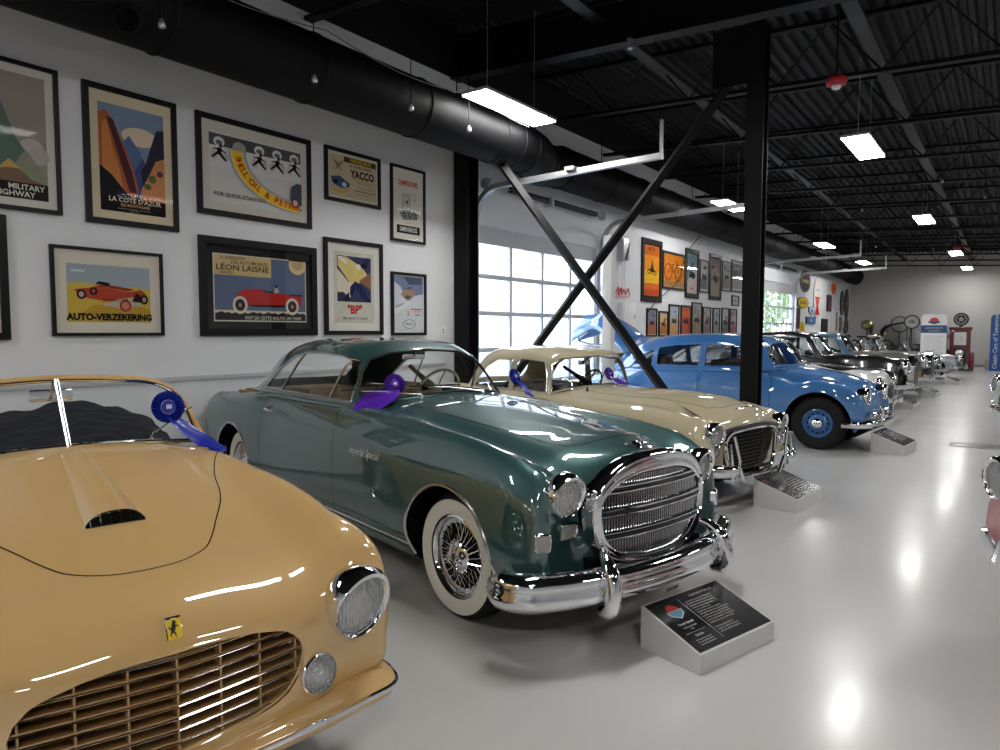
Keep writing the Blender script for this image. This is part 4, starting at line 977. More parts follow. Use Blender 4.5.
# ------------------------------------------------------------------ blue saloon with rear lid up
def build_blue():
    B = paint('sky_blue_enamel', lin(62, 116, 176))
    C = [
     [(-3.9, .45, .32), (-4.0, .46, .34), (-4.1, .44, .36), (-4.15, .40, .37), (-4.18, .34, .37), (-4.2, .26, .37), (-4.2, .18, .37), (-4.2, .09, .37), (-4.2, 0, .37)],
     [(-3.6, .60, .28), (-3.8, .64, .42), (-3.92, .62, .55), (-4.0, .55, .62), (-4.05, .46, .64), (-4.08, .36, .64), (-4.1, .24, .64), (-4.1, .12, .64), (-4.1, 0, .64)],
     [(-3.4, .66, .25), (-3.45, .74, .45), (-3.5, .745, .65), (-3.5, .70, .80), (-3.5, .60, .86), (-3.5, .48, .90), (-3.5, .33, .93), (-3.5, .16, .94), (-3.5, 0, .95)],
     [(-2.9, .68, .24), (-2.9, .75, .45), (-2.9, .76, .7), (-2.9, .73, .88), (-2.9, .67, 1.00), (-2.9, .55, 1.02), (-2.9, .37, 1.03), (-2.9, .18, 1.03), (-2.9, 0, 1.03)],
     [(-1.9, .68, .24), (-1.9, .75, .45), (-1.9, .76, .7), (-1.9, .74, .9), (-1.9, .68, 1.04), (-1.9, .56, 1.05), (-1.9, .38, 1.05), (-1.9, .19, 1.05), (-1.9, 0, 1.05)],
     [(-1.0, .67, .24), (-1.0, .74, .45), (-1.0, .745, .7), (-1.0, .72, .88), (-1.0, .665, 1.05), (-1.0, .56, 1.07), (-1.0, .38, 1.08), (-1.0, .19, 1.09), (-1.0, 0, 1.09)],
     [(-.62, .68, .24), (-.62, .75, .45), (-.62, .75, .62), (-.62, .70, .78), (-.62, .61, .93), (-.62, .56, .97), (-.62, .44, 1.07), (-.62, .22, 1.10), (-.62, 0, 1.105)],
     [(-.33, .68, .24), (-.33, .775, .45), (-.33, .785, .66), (-.33, .74, .82), (-.33, .64, .87), (-.33, .53, .88), (-.33, .46, 1.0), (-.33, .24, 1.07), (-.33, 0, 1.08)],
     [(.0, .68, .24), (.0, .785, .45), (.0, .80, .70), (.0, .75, .90), (.0, .65, .945), (.0, .52, .90), (.0, .44, .97), (.0, .23, 1.03), (.0, 0, 1.045)],
     [(.28, .67, .24), (.28, .775, .45), (.28, .785, .68), (.28, .74, .86), (.28, .64, .905), (.28, .50, .84), (.28, .40, .90), (.28, .21, .965), (.28, 0, .98)],
     [(.46, .64, .26), (.48, .735, .42), (.49, .74, .62), (.48, .70, .76), (.47, .61, .80), (.46, .48, .74), (.46, .36, .79), (.47, .18, .86), (.48, 0, .88)],
     [(.48, .62, .27), (.56, .70, .40), (.59, .70, .55), (.59, .665, .64), (.57, .58, .66), (.53, .46, .62), (.55, .33, .66), (.58, .17, .70), (.60, 0, .72)],
     [(.48, .60, .28), (.55, .66, .35), (.58, .65, .42), (.58, .61, .46), (.57, .54, .46), (.55, .44, .46), (.58, .31, .46), (.61, .16, .46), (.62, 0, .46)],
     [(.44, .56, .27), (.48, .60, .29), (.50, .58, .30), (.50, .54, .30), (.50, .48, .30), (.49, .40, .30), (.51, .28, .30), (.53, .15, .30), (.54, 0, .30)],
    ]
    arches = [(.03, .425, .36), (-2.75, .38, .36)]
    cab = symx([(-.55, 0), (-.62, .3), (-.72, .52), (-1.2, .58), (-2.8, .58), (-3.1, .4), (-3.15, 0)])[:-1]
    hd = symx([(-.50, .46), (-.2, .45), (.1, .42), (.38, .30), (.46, .15), (.47, 0)]) + [(-.47, 0)]
    car, bvh, body = assemble('fastback_saloon', 'sky blue fastback saloon with its rear lid raised, behind the black pillar', (-2.05, 10.75, -.07, 1.0), C, B, arches, (.03, -2.75), .36, 'blue', .73, hood=hd,
      doors=[[(-1.64, .32), (-1.66, .6), (-1.66, 1.0), (-.72, 1.01), (-.62, .90), (-.62, .45), (-.66, .32)], [(-2.36, .42), (-2.44, .7), (-2.50, .97), (-1.70, 1.0), (-1.69, .6), (-1.69, .32), (-2.33, .32)]], cabin=cab, wheel_col=mat('blue_wheel', lin(62, 108, 165), rough=.3, coat=.6), gap=.007, liner=.76)
    body.build('body_shell', B, car)
    C2 = [
     [(-.66, .64, 1.04), (-.62, .60, 1.06), (-.52, .48, 1.08), (-.43, .33, 1.10), (-.39, .17, 1.105), (-.38, 0, 1.11)],
     [(-.80, .64, 1.05), (-.77, .59, 1.22), (-.68, .48, 1.27), (-.60, .33, 1.29), (-.56, .17, 1.30), (-.55, 0, 1.30)],
     [(-.95, .64, 1.05), (-.92, .57, 1.36), (-.86, .47, 1.43), (-.81, .33, 1.46), (-.78, .17, 1.47), (-.77, 0, 1.475)],
     [(-1.15, .64, 1.05), (-1.15, .56, 1.42), (-1.12, .46, 1.51), (-1.10, .32, 1.535), (-1.08, .17, 1.545), (-1.08, 0, 1.55)],
     [(-1.8, .64, 1.05), (-1.8, .56, 1.43), (-1.8, .46, 1.53), (-1.8, .32, 1.56), (-1.8, .16, 1.57), (-1.8, 0, 1.572)],
     [(-2.3, .64, 1.04), (-2.3, .55, 1.37), (-2.3, .45, 1.48), (-2.3, .32, 1.535), (-2.3, .16, 1.55), (-2.3, 0, 1.555)],
     [(-2.7, .64, 1.03), (-2.7, .54, 1.28), (-2.7, .44, 1.40), (-2.7, .31, 1.46), (-2.7, .16, 1.49), (-2.7, 0, 1.50)],
     [(-3.0, .62, 1.01), (-3.0, .53, 1.16), (-3.02, .43, 1.27), (-3.05, .30, 1.34), (-3.05, .15, 1.38), (-3.05, 0, 1.40)],
     [(-3.3, .55, .93), (-3.32, .48, .98), (-3.35, .39, 1.02), (-3.38, .27, 1.06), (-3.40, .14, 1.08), (-3.4, 0, 1.08)],
    ]
    DR = mat('blue_window_bead', lin(70, 116, 168), rough=.3, coat=.5)
    greenhouse(car, C2, B, sym([(0, 1.44), (.3, 1.425), (.46, 1.38), (.535, 1.26), (.565, 1.10), (.5, 1.11), (.3, 1.125), (0, 1.135)]),
      [[(-.82, 1.08), (-.93, 1.33), (-1.0, 1.39), (-1.62, 1.405), (-1.64, 1.08)], [(-1.73, 1.08), (-1.72, 1.405), (-2.15, 1.385), (-2.44, 1.34), (-2.44, 1.07)], [(-2.52, 1.07), (-2.52, 1.31), (-2.68, 1.24), (-2.82, 1.14), (-2.87, 1.07)]],
      back=sym([(0, 1.33), (.2, 1.31), (.3, 1.24), (.3, 1.16), (0, 1.16)]), wsx=-1.05, bx=-2.95, trim=DR)
    IN = mat('cream_upholstery', lin(150, 130, 105), rough=.7); DK = mat('dark_upholstery', lin(48, 34, 30), rough=.7)
    f = MB(); f.box((-3.0, -.58, .3), (-.8, .58, .34), DK); f.box((-2.9, -.63, .34), (-.85, -.60, 1.03), DK); f.box((-2.9, .60, .34), (-.85, .63, 1.03), DK); f.build('cabin_trim', car)
    seat_mb(-1.45, 0, 1.1, DK, z0=.55, back=.62).build('front_bench', car, angle=60); seat_mb(-2.65, 0, 1.15, DK, z0=.55, back=.66).build('rear_bench', car, angle=60)
    d = MB(); d.box((-.85, -.55, .9), (-.60, .55, 1.06), B, bev=.03); d.build('dashboard', car); steering(car, (-1.05, .30, 1.10), 25, .2); mirror_part(car, (-.90, 0, 1.40), .16, .05)
    # raised rear lid with its fin
    V = []; n1, n2 = 18, 15
    for i in range(n1):
        t = i / (n1 - 1); x = -3.02 - 1.42 * t; zc = 1.50 + .42 * math.sin(min(1, t * 1.25) * PI * .62) - .26 * max(0, t - .55) / .45; w = .52 * (1 - .78 * t ** 1.8)
        for j in range(n2):
            u = -1 + 2 * j / (n2 - 1); V.append((x, u * w, zc - .30 * (abs(u) ** 2.2) * (1 - .3 * t)))
    q = MB(); q.add(V, [(n2 * i + j, n2 * i + j + 1, n2 * (i + 1) + j + 1, n2 * (i + 1) + j) for i in range(n1 - 1) for j in range(n2 - 1)], B, True)
    lid = q.build('rear_lid', car, smooth=True, angle=70); sm = lid.modifiers.new('s', 'SOLIDIFY'); sm.thickness = .025
    q = MB(); q.prism([(-3.5, 1.80), (-3.95, 1.915), (-4.18, 1.90), (-4.42, 1.66), (-4.44, 1.60), (-4.1, 1.74), (-3.7, 1.80)], -.008, .008, B, axes='xz'); q.build('lid_fin', lid)
    q = MB(); q.tube([(-4.15, .0, 1.60), (-4.3, .0, 1.50), (-4.35, 0, 1.42), (-4.1, 0, 1.36), (-3.7, 0, 1.34)], .02, CHROME2, n=8); q.tube([(-3.5, .3, 1.05), (-3.75, .3, 1.55)], .01, CHROME2, n=6); q.box((-3.72, -.25, 1.05), (-3.42, .25, 1.22), mat('engine_metal', (.35, .35, .36), rough=.35, metal=.8), bev=.03); q.build('lid_stay', car)
    for sd in (-1, 1):
        lamp(car, (.575, sd * .50, .73), (1, sd * .05, .03), .10, visor=.02, depth=.10, bowl=(B, .16)); lamp(car, (.66, sd * .36, .47), (1, 0, 0), .06, name='fog_light', depth=.05, bowl=(CHROME2, .05))
        q = MB(); q.tube([(.64, sd * .30, .34), (.72, sd * .31, .42), (.73, sd * .31, .55), (.70, sd * .31, .60)], .022, CHROME, n=10); q.build('overrider', car, smooth=True)
    b = MB(); sweep_plan(b, symx([(.35, .80), (.52, .78), (.66, .62), (.71, .3), (.72, 0)]), .38, [(-.01, .05), (.02, .04), (.03, 0), (.02, -.04), (-.01, -.05)], CHROME); b.build('bumper', car, smooth=True, angle=60)
    g = MB()
    for k in range(7):
        z = .34 + .035 * k
        g.tube([(.635 - .3 * y * y, y, z) for y in np.linspace(-.3, .3, 9)], .006, CHROME2, n=5)
    g.build('grille_slats', car, smooth=True)
    e = MB(); h = bvh.ray_cast(Vector((.2, 0, 3)), Vector((0, 0, -1)))[0]; e.tube([(-.3, 0, 1.10), (.1, 0, 1.03), (.35, 0, .96)], [.004, .007, .010], CHROME2, n=6); e.build('hood_strip', car, smooth=True)
    return car
blue_car = build_blue()

# ================================================================== ROOM
XW, XE, YS, YB = -6.6, 9.5, -8.0, 38.4
def zroof(x, y): return 5.72 - .05 * (x + 4.0) - .012 * (y - 8)
fm = mat('floor_epoxy', (.57, .563, .553), rough=.24, spec=.42, noise=(.9, .07), bump=(5.0, .16, .012), coat=.10, coatr=.10)
m = MB(); m.box((XW - .1, YS - .1, -.12), (XE + .1, YB + .1, 0), fm); struct('floor', m)
D1, D2 = (8.30, 12.10, 3.22), (22.5, 27.3, 3.30)
m = MB()
for a, b in ((YS, D1[0]), (D1[1], D2[0]), (D2[1], YB)): m.box((XW - .15, a, 0), (XW, b, 6.3), WALLM)
for d in (D1, D2): m.box((XW - .15, d[0], d[2]), (XW, d[1], 6.3), WALLM)
m.box((XW - .15, D1[0], 0), (XW, D1[1], .02), WALLM); struct('wall_left', m)
BWALL = mat('back_wall_paint', (.55, .54, .52), rough=.6, noise=(1.0, .02))
m = MB(); m.box((XW - .15, YB, 0), (XE, YB + .15, 6.3), BWALL); struct('wall_back', m)
m = MB(); m.box((XE, YS, 0), (XE + .15, YB, 6.3), WALLM); struct('wall_right', m)
m = MB(); m.box((XW - .15, YS - .15, 0), (XE, YS, 6.3), WALLM); struct('wall_front', m)
m = MB(); m.box((XW, YS, 1.10), (XW + .022, 7.55, 1.145), mat('ledge_paint', (.50, .51, .53), rough=.5), bev=.004); struct('trim_1', m)
m = MB(); m.box((XW, YS, 0), (XW + .015, 8.2, .10), mat('base_grey', (.25, .25, .26), rough=.5)); m.box((XW, 12.2, 0), (XW + .015, 22.4, .10), mat('base_grey')); struct('baseboard_left', m)
m = MB(); m.box((XW, YB - .015, 0), (XE, YB, .10), mat('base_grey')); struct('baseboard_back', m)
# corrugated roof deck
DECK = mat('deck_black', (.0085, .0085, .010), rough=.6, spec=.3)
m = MB(); m.box((XW, YS, 5.22), (XW + .02, YB, 6.2), DECK); struct('trim_8', m)
m = MB(); xs = []; x = XW - .1; pat = ((0, 0), (.055, 0), (.085, .06), (.145, .06), (.175, 0))
prof = []
while x < XE + .1:
    for a, h in pat[:-1]: prof.append((x + a, h))
    x += .175
V = []
for y in (YS - .1, YB + .1):
    for a, h in prof: V.append((a, y, zroof(a, y) + h))
k = len(prof); m.add(V, [(i, i + 1, k + i + 1, k + i) for i in range(k - 1)], DECK)
V2 = [(XW - .1, YS - .1, 6.9), (XE + .1, YS - .1, 6.9), (XE + .1, YB + .1, 6.9), (XW - .1, YB + .1, 6.9)]; m.poly(V2, DECK); struct('ceiling', m)
# bar joists across the room
def joist(y, i):
    m = MB(); x0, x1 = XW + .02, XE - .02; zt = lambda x: zroof(x, y) - .02; zb = lambda x: zroof(x, y) - .74
    for dx in (-.03, .03):
        for a, b in ((zt, .035), (zb, .035)):
            m.add([(x0, y + dx - .024, a(x0) - b), (x1, y + dx - .024, a(x1) - b), (x1, y + dx + .024, a(x1) - b), (x0, y + dx + .024, a(x0) - b), (x0, y + dx - .024, a(x0) - b + .05), (x1, y + dx - .024, a(x1) - b + .05), (x1, y + dx + .024, a(x1) - b + .05), (x0, y + dx + .024, a(x0) - b + .05)],
                  [(0, 3, 2, 1), (4, 5, 6, 7), (0, 1, 5, 4), (1, 2, 6, 5), (2, 3, 7, 6), (3, 0, 4, 7)], STEELBLK)
    x = x0 + .2; up = True
    while x < x1 - .8:
        a, b = (zb(x), zt(x + .62)) if up else (zt(x), zb(x + .62))
        m.tube([(x, y, a), (x + .62, y, b)], .013, STEELBLK, n=5, cap=False); x += .62; up = not up
    struct('trim_%d' % (20 + i), m)
ys = [-5.0, -2.5, 0.0, 2.6, 5.2] + [9.85 + 2.45 * k for k in range(12)]
for i, y in enumerate(ys): joist(y, i)
m = MB()      # main girder over the pillar
y = 7.8
for zz, h, w in ((-.66, .03, .20), (-.12, .03, .20), (-.63, .50, .016)):
    V = [(xx, y + s_ * w / 2, zroof(xx, y) + zz + q) for xx in (XW, XE) for s_, q in ((-1, 0), (1, 0), (1, h), (-1, h))]
    m.add(V, [(0, 1, 2, 3), (7, 6, 5, 4), (0, 4, 5, 1), (1, 5, 6, 2), (2, 6, 7, 3), (3, 7, 4, 0)], STEELBLK)
struct('trim_2', m)
for i, xx in enumerate((-4.25, -1.6, 1.2)):       # lengthwise bridging strips
    m = MB(); V = [(xx + s_ * .085, yy, zroof(xx, yy) - .34 + q) for yy in (YS, YB) for s_, q in ((-1, 0), (1, 0), (1, .03), (-1, .03))]
    m.add(V, [(0, 1, 2, 3), (7, 6, 5, 4), (0, 4, 5, 1), (1, 5, 6, 2), (2, 6, 7, 3), (3, 7, 4, 0)], mat('grey_black_steel', (.020, .020, .022), rough=.5)); struct('trim_%d' % (3 + i), m)
# duct along the left wall
DUCT = mat('duct_black', (.004, .004, .005), rough=.6, spec=.15)
duct = thing('air_duct', 'large round black spiral air duct running under the roof along the left wall', 'duct', (-5.8, 8, 4.2))
def dpart(P, r, name='duct_run'):
    m = MB(); m.tube([(a + 5.8, b - 8, c - 4.2) for a, b, c in P], r, DUCT, n=36); return m.build(name, duct, smooth=True, angle=40)
dpart([(-5.72, YS, 4.20), (-5.72, 7.9, 4.20)], .33)
dpart(smooth_path([(-5.72, 7.9, 4.20), (-5.74, 8.3, 4.2), (-5.86, 8.75, 4.2), (-6.06, 9.15, 4.22), (-6.17, 9.6, 4.28), (-6.2, 10.0, 4.33)], 4), .33, 'duct_elbow')
dpart([(-6.2, 10, 4.33), (-6.2, 34.5, 4.33)], .34)
dpart(smooth_path([(-6.2, 34.5, 4.33), (-6.1, 35.2, 4.2), (-5.9, 35.7, 4.1)], 4), [.34] * 4 + [.36] * 5, 'duct_end')
for y in list(np.arange(-6, 7.6, 1.5)) + [7.9]:
    m = MB(); m.lathe([(.332, -.02), (.342, -.01), (.342, .01), (.332, .02)], DUCT, 'y', org=(.08, y - 8, 0), n=36); m.build('duct_collar', duct, smooth=True)
for y in np.arange(10, 34, 1.5):
    m = MB(); m.lathe([(.342, -.02), (.352, -.01), (.352, .01), (.342, .02)], DUCT, 'y', org=(-.4, y - 8, .13), n=36); m.build('duct_collar', duct, smooth=True)
for (a, b, c), t_ in (((-5.74, 8.25, 4.2), .05), ((-5.83, 8.62, 4.2), .3), ((-5.98, 8.98, 4.21), .5), ((-6.12, 9.35, 4.25), .35)):
    m = MB(); M = Matrix.Translation((a + 5.8, b - 8, c - 4.2)) @ Matrix.Rotation(t_, 4, 'Z'); m.lathe([(.334, -.016), (.345, -.008), (.345, .008), (.334, .016)], DUCT, 'y', n=36, M=M); m.build('duct_collar', duct, smooth=True)
for y in (-1.5, 3.2, 6.8, 11.5, 16, 21, 26, 31):
    x = .08 if y < 8 else -.4; m = MB(); m.tube([(x, y - 8, .33), (x, y - 8, 1.30)], .008, STEELBLK, n=5); m.build('hanger_rod', duct)
m = MB(); mm = Matrix.Translation((.08 + .22, 2.62 - 8, -.22)) @ Matrix.Rotation(R(125), 4, 'Y'); m.lathe([(.085, 0), (.10, .10), (.088, .10), (.05, .02)], DUCT, 'z', n=24, M=mm)
m.build('air_nozzle', duct, smooth=True)
# ------------------------------------------------------------------ lamps
def ceiling_lamp(i, x, y, label):
    t = thing('ceiling_light', label, 'ceiling light', (x, y, 4.35), group='linear high-bay lights')
    m = MB(); m.box((-.19, -.76, .012), (.19, .76, .05), LAMPH, bev=.008); m.box((-.06, -.35, .05), (.06, .35, .10), LAMPH, bev=.01)
    h = m.build('housing', t)
    m = MB(); m.box((-.175, -.745, .0), (.175, .745, .012), LAMPM); m.build('diffuser', t)
    m = MB()
    for yy in (-.5, .5): m.tube([(0, yy, .05), (0, yy, zroof(x, y + yy) - 4.35 - .05)], .004, GALV, n=4)
    m.build('hanging_wire', t)
LL = ['lit panel lamp nearest the camera, under the black duct', 'lit panel lamp left of the black pillar, hanging by the duct', 'third lit panel lamp from the camera in the row beside the duct', 'farthest lit panel lamp in the row beside the duct',
      'large lit panel lamp right of the black pillar', 'second lit panel lamp in the middle row, beyond the red alarm', 'third lit panel lamp of the middle row', 'lit panel lamp in front of the back wall',
      'unseen lit panel lamp added behind the camera above the duct side', 'unseen lit panel lamp added above the aisle behind the view', 'unseen lit panel lamp added behind the camera over the aisle', 'unseen lit panel lamp added over the right hand row beside the pillar', 'unseen lit panel lamp added over the right hand row near the camera', 'unseen lit panel lamp added over the right hand row in mid hall', 'unseen lit panel lamp added over the right hand row at the far end', 'unseen lit panel lamp added near the right wall by the camera', 'unseen lit panel lamp added near the right wall abreast the pillar', 'unseen lit panel lamp added near the right wall in mid hall', 'unseen lit panel lamp added near the right wall behind the camera']
for i, (x, y) in enumerate(LAMPS): ceiling_lamp(i, x, y, LL[i])
# sprinkler heads and spot bulbs hanging from the roof
def pendant(x, y, z, lab):
    t = thing('ceiling_sensor', lab, 'sprinkler', (x, y, z), group='small sprinkler heads under the roof')
    m = MB(); m.tube([(0, 0, .03), (0, 0, max(.1, zroof(x, y) - z - .05))], .006, STEELBLK, n=5); m.build('drop_pipe', t)
    m = MB(); m.lathe([(0, -.03), (.025, -.02), (.03, 0), (.02, .03), (.008, .05)], GALV, 'z', n=12); m.build('head', t, smooth=True)
for i, (x, y, z) in enumerate([(-5.36, 2.85, 3.95), (-5.36, 4.3, 3.95), (-5.36, 5.6, 4.02), (-5.36, 6.6, 4.02), (-5.36, 1.6, 3.95), (-2.9, 18, 4.4), (-3.6, 25, 4.3), (-1.2, 16, 4.5), (-2.2, 27, 4.3), (-3.4, 34, 4.0), (-2.5, 34, 4.0), (-.6, 19, 4.6)]):
    pendant(x, y, z, ('small pale sprinkler head ' + ['in front of the duct above the yellow roadster poster', 'in front of the duct above the wide band poster', 'in front of the duct above the small 24 hour poster', 'beside the nearest lit lamp', 'in front of the duct at the top left', 'right of the black pillar over the blue car bonnet', 'over the far glazed door tracks', 'high right over the aisle', 'near the third lamp of the middle row', 'left of the back wall, above the motorcycle', 'on the back wall above the black tourer', 'far right under the roof'][i]))
m = MB(); P = [(-5.3, y, 4.42 - .10 * math.sin((y % 2.2) / 2.2 * PI)) for y in np.arange(1.0, 8.0, .2)]; m.tube(P, .006, mat('grey_cable', (.12, .12, .12), rough=.5), n=5); tag(m.build('power_cable', smooth=True), 'thin dark cable looping along in front of the near duct', 'cable')
al = thing('fire_alarm', 'round red fire alarm strobe under the roof, right of the black pillar', 'alarm', (-1.72, 8.75, 4.42))
m = MB(); m.lathe([(0, .06), (.10, .06), (.115, .02), (.10, -.015), (.06, -.03), (0, -.03)], mat('alarm_red', (.45, .012, .02), rough=.4), 'z', n=28); m.build('red_base', al, smooth=True, angle=50)
m = MB(); m.lathe([(.055, -.028), (.045, -.06), (0, -.075)], mat('alarm_lens', (.8, .8, .8), rough=.2), 'z', n=18); m.tube([(0, 0, .06), (0, 0, .9)], .012, STEELBLK, n=6); m.build('clear_lens', al, smooth=True)
al2 = thing('fire_alarm', 'small red fire alarm far away near the back wall lamps', 'alarm', (-1.55, 27.2, 4.32))
m = MB(); m.lathe([(0, .06), (.10, .06), (.115, .02), (.10, -.015), (.06, -.03), (0, -.03)], mat('alarm_red'), 'z', n=20); m.tube([(0, 0, .06), (0, 0, .8)], .012, STEELBLK, n=6); m.build('red_base', al2, smooth=True)
cm = thing('security_camera', 'small white security camera clamped under the main girder', 'camera', (-3.72, 7.55, 4.92))
m = MB(); m.tube([(0, 0, .08), (.02, -.02, -.04)], .03, GALV, n=12); m.build('camera_body', cm, smooth=True); m = MB(); m.tube([(0, 0, .08), (0, .1, .12)], .012, STEELBLK, n=6); m.build('bracket', cm)
# ------------------------------------------------------------------ pillars and cross bracing
def hcol(name, label, x, y, s, top):
    t = thing(name, label, 'pillar', (x, y, 0))
    m = MB(); w = s / 2
    m.box((-w, -w, 0), (w, -w + .018, top), STEELBLK); m.box((-w, w - .018, 0), (w, w, top), STEELBLK); m.box((-.01, -w + .018, 0), (.01, w - .018, top), STEELBLK); m.build('column_shaft', t)
    m = MB(); m.box((-s * .8, -s * .8, 0), (s * .8, s * .8, .02), STEELBLK); 
    for a in (-1, 1):
        for b in (-1, 1): m.lathe([(.014, .02), (.014, .045), (0, .05)], GALV, 'z', org=(a * s * .65, b * s * .65, 0), n=6)
    m.build('base_plate', t)
    return t
pl = hcol('steel_pillar', 'tall black steel pillar standing between the cream and blue cars', -2.31, 7.8, .185, 4.90)
m = MB(); m.box((-.50, -.01, 4.30), (-.09, .01, 4.93), STEELBLK); m.build('gusset_plate', pl)
hcol('steel_pillar', 'black steel pillar against the left wall beside the glazed door', -6.45, 7.88, .25, 5.0)
def brace(a, b, lab):
    m = MB(); m.tube([a, b], .062, STEELBLK, n=4); o = m.build('brace_bar', smooth=False); tag(o, lab, 'brace'); return o
brace((-2.50, 7.86, 4.52), (-6.33, 7.86, .10), 'black brace bar rising from the wall to the top of the pillar')
brace((-6.3, 7.72, 4.62), (-2.62, 7.72, .06), 'black brace bar falling from the duct down to the foot of the pillar')
# ------------------------------------------------------------------ glazed overhead doors
DF = mat('door_frame_grey', (.50, .51, .53), rough=.45)
def overhead(n, y0, y1, rows, cols, ztop, label):
    t = bpy.data.objects.new('door_%d' % n, None); COL.objects.link(t); t.location = (XW - .05, y0, 0); tag(t, kind='structure')
    W = y1 - y0; zs = [.02, .20, .72, 1.30, 1.875, 2.45, 2.99, ztop]
    m = MB()
    for z in zs[1:-1]: m.box((-.025, 0, z - .035), (.025, W, z + .035), DF)
    for i in range(cols + 1):
        yy = W * i / cols; m.box((-.024, max(0, yy - .03), 0), (.024, min(W, yy + .03), 3.02), DF)
    m.box((-.025, 0, .02), (.025, W, .2), DF); m.box((-.02, 0, 3.0), (.02, W, ztop), DF); m.build('door_frame', t)
    for i in range(cols):
        for z0, z1 in zip(zs[1:-2], zs[2:-1]):
            g = MB(); g.box((-.004, W * i / cols + .03, z0 + .035), (.004, W * (i + 1) / cols - .03, z1 - .035), GLASS); g.build('window_pane', t)
    return t
overhead(1, D1[0], D1[1], 5, 4, D1[2], '')
overhead(2, D2[0], D2[1], 5, 7, D2[2], '')
def door_track(yy, L, label, zt=3.72):
    t = thing('door_track', label, 'door track', (XW, yy, 0))
    m = MB(); m.box((.02, -.04, 0), (.09, .04, zt - .45), GALV); m.build('vertical_track', t)
    m = MB(); P = [(.06 + .42 * (1 - math.cos(a)), 0, zt - .45 + .45 * math.sin(a)) for a in np.linspace(0, PI / 2, 9)] + [(L, 0, zt + .06)]
    m.sweep(P, [(-.035, -.04), (.035, -.04), (.035, -.03), (-.025, -.03), (-.025, .03), (.035, .03), (.035, .04), (-.035, .04)], GALV, up=(0, 1, 0), smooth=False); m.build('horizontal_track', t)
    m = MB(); m.box((L - .03, -.025, zt + .02), (L, .025, zt + .50), GALV); m.build('hanger_strap', t); m = MB(); m.box((L * .55, -.10, zt + .04), (L * .55 + .14, .10, zt + .09), GALV); m.build('track_clamp', t)
door_track(8.22, 3.02, 'galvanised door track nearest the camera, curving over the cream car')
door_track(12.22, 3.0, 'galvanised door track on the far side of the first glazed door')
door_track(22.4, 3.0, 'galvanised door track on the near side of the far glazed door', 3.75)
door_track(27.4, 3.0, 'galvanised door track on the far side of the far glazed door', 3.75)
for (y0, dy, lab) in ((D1[0], D1[1] - D1[0], 'shaft with black torsion springs above the first glazed door'), (D2[0], D2[1] - D2[0], 'shaft with black torsion springs above the far glazed door')):
    t = thing('torsion_spring_shaft', lab, 'door spring', (XW + .14, y0, 3.82))
    m = MB(); m.tube([(0, 0, 0), (0, dy, 0)], .013, GALV, n=8); m.build('shaft', t)
    for a, b in ((.18, .47), (.53, .92)):
        m = MB(); m.tube([(0, dy * a, 0), (0, dy * b, 0)], .045, mat('spring_black', (.015, .015, .015), rough=.5, bump=(1, .1, .01)), n=14)
        for q in np.arange(dy * a, dy * b, .05): m.lathe([(.044, -.01), (.05, 0), (.044, .01)], mat('spring_black'), 'y', org=(0, q, 0), n=14)
        m.build('torsion_spring', t, smooth=True)
    m = MB(); m.box((-.125, dy * .5 - .03, -.08), (.04, dy * .5 + .03, .08), GALV); m.build('centre_bracket', t)
    for q in (.06, dy - .06):
        m = MB(); m.lathe([(.02, -.02), (.085, -.025), (.07, 0), (.085, .025), (.02, .02)], GALV, 'y', org=(0, q, 0), n=20); m.build('cable_drum', t, smooth=True)
# white post, control box, neon script, socket near the first door
m = MB(); m.box((-.07, -.07, 0), (.07, .07, 3.02), WHITE, bev=.008); m.box((-.12, -.12, 0), (.12, .12, .02), WHITE); o = m.build('white_post'); o.location = (-4.86, 9.30, 0); tag(o, 'square white post standing between the cream car and the raised blue lid', 'post')
t = thing('door_opener_box', 'grey door opener box with hanging chain on the wall right of the first glazed door', 'control box', (XW + .005, 13.1, 3.28))
m = MB(); m.box((0, -.14, -.22), (.14, .14, .22), GALV, bev=.01); m.build('box_body', t); m = MB(); m.prism([(.03, -.22), (.14, .16), (-.1, -.22)], .141, .15, BLACK, axes='yz'); m.build('black_cover', t)
m = MB()
for d in (-.05, .05): m.tube([(.08, d, -.22), (.08, d * 1.2, -1.02)], .005, GALV, n=5)
m.build('pull_chain', t)
t = thing('wall_cabinet', 'pale grey electrical cabinet on the wall below the door opener box', 'cabinet', (XW, 13.33, 1.9))
m = MB(); m.box((0, -.3, -.3), (.12, .3, .3), WHITE, bev=.01); m.build('cabinet_body', t); m = MB(); m.box((.12, -.27, -.27), (.13, .27, .27), WHITE, bev=.003); m.box((.13, .2, -.03), (.145, .23, .05), GALV); m.build('cabinet_door', t)
t = MB(); RN = mat('red_script', (.75, .08, .10), rough=.4)
P = smooth_path([(XW + .03, 12.88, 2.42), (XW + .03, 12.98, 2.52), (XW + .03, 13.0, 2.34), (XW + .03, 13.1, 2.5), (XW + .03, 13.14, 2.36), (XW + .03, 13.24, 2.48), (XW + .03, 13.3, 2.38), (XW + .03, 13.42, 2.5), (XW + .03, 13.5, 2.36)], 5); t.tube(P, .014, RN, n=6); t.tube([(XW + .03, 12.85, 2.30), (XW + .03, 13.5, 2.33)], .010, RN, n=6)
tag(t.build('wall_script_sign', smooth=True), 'small red script sign on the white wall left of the orange poster', 'sign')
t = thing('wall_socket', 'small white wall socket beside the black wall pillar', 'socket', (XW, 7.52, 1.595))
m = MB(); m.box((0, -.06, -.065), (.012, .06, .065), WHITE, bev=.003); m.build('cover_plate', t); m = MB(); m.box((.012, -.012, .01), (.014, .012, .03), BLACK); m.box((.012, -.012, -.03), (.014, .012, -.01), BLACK); m.build('outlet_slot', t)
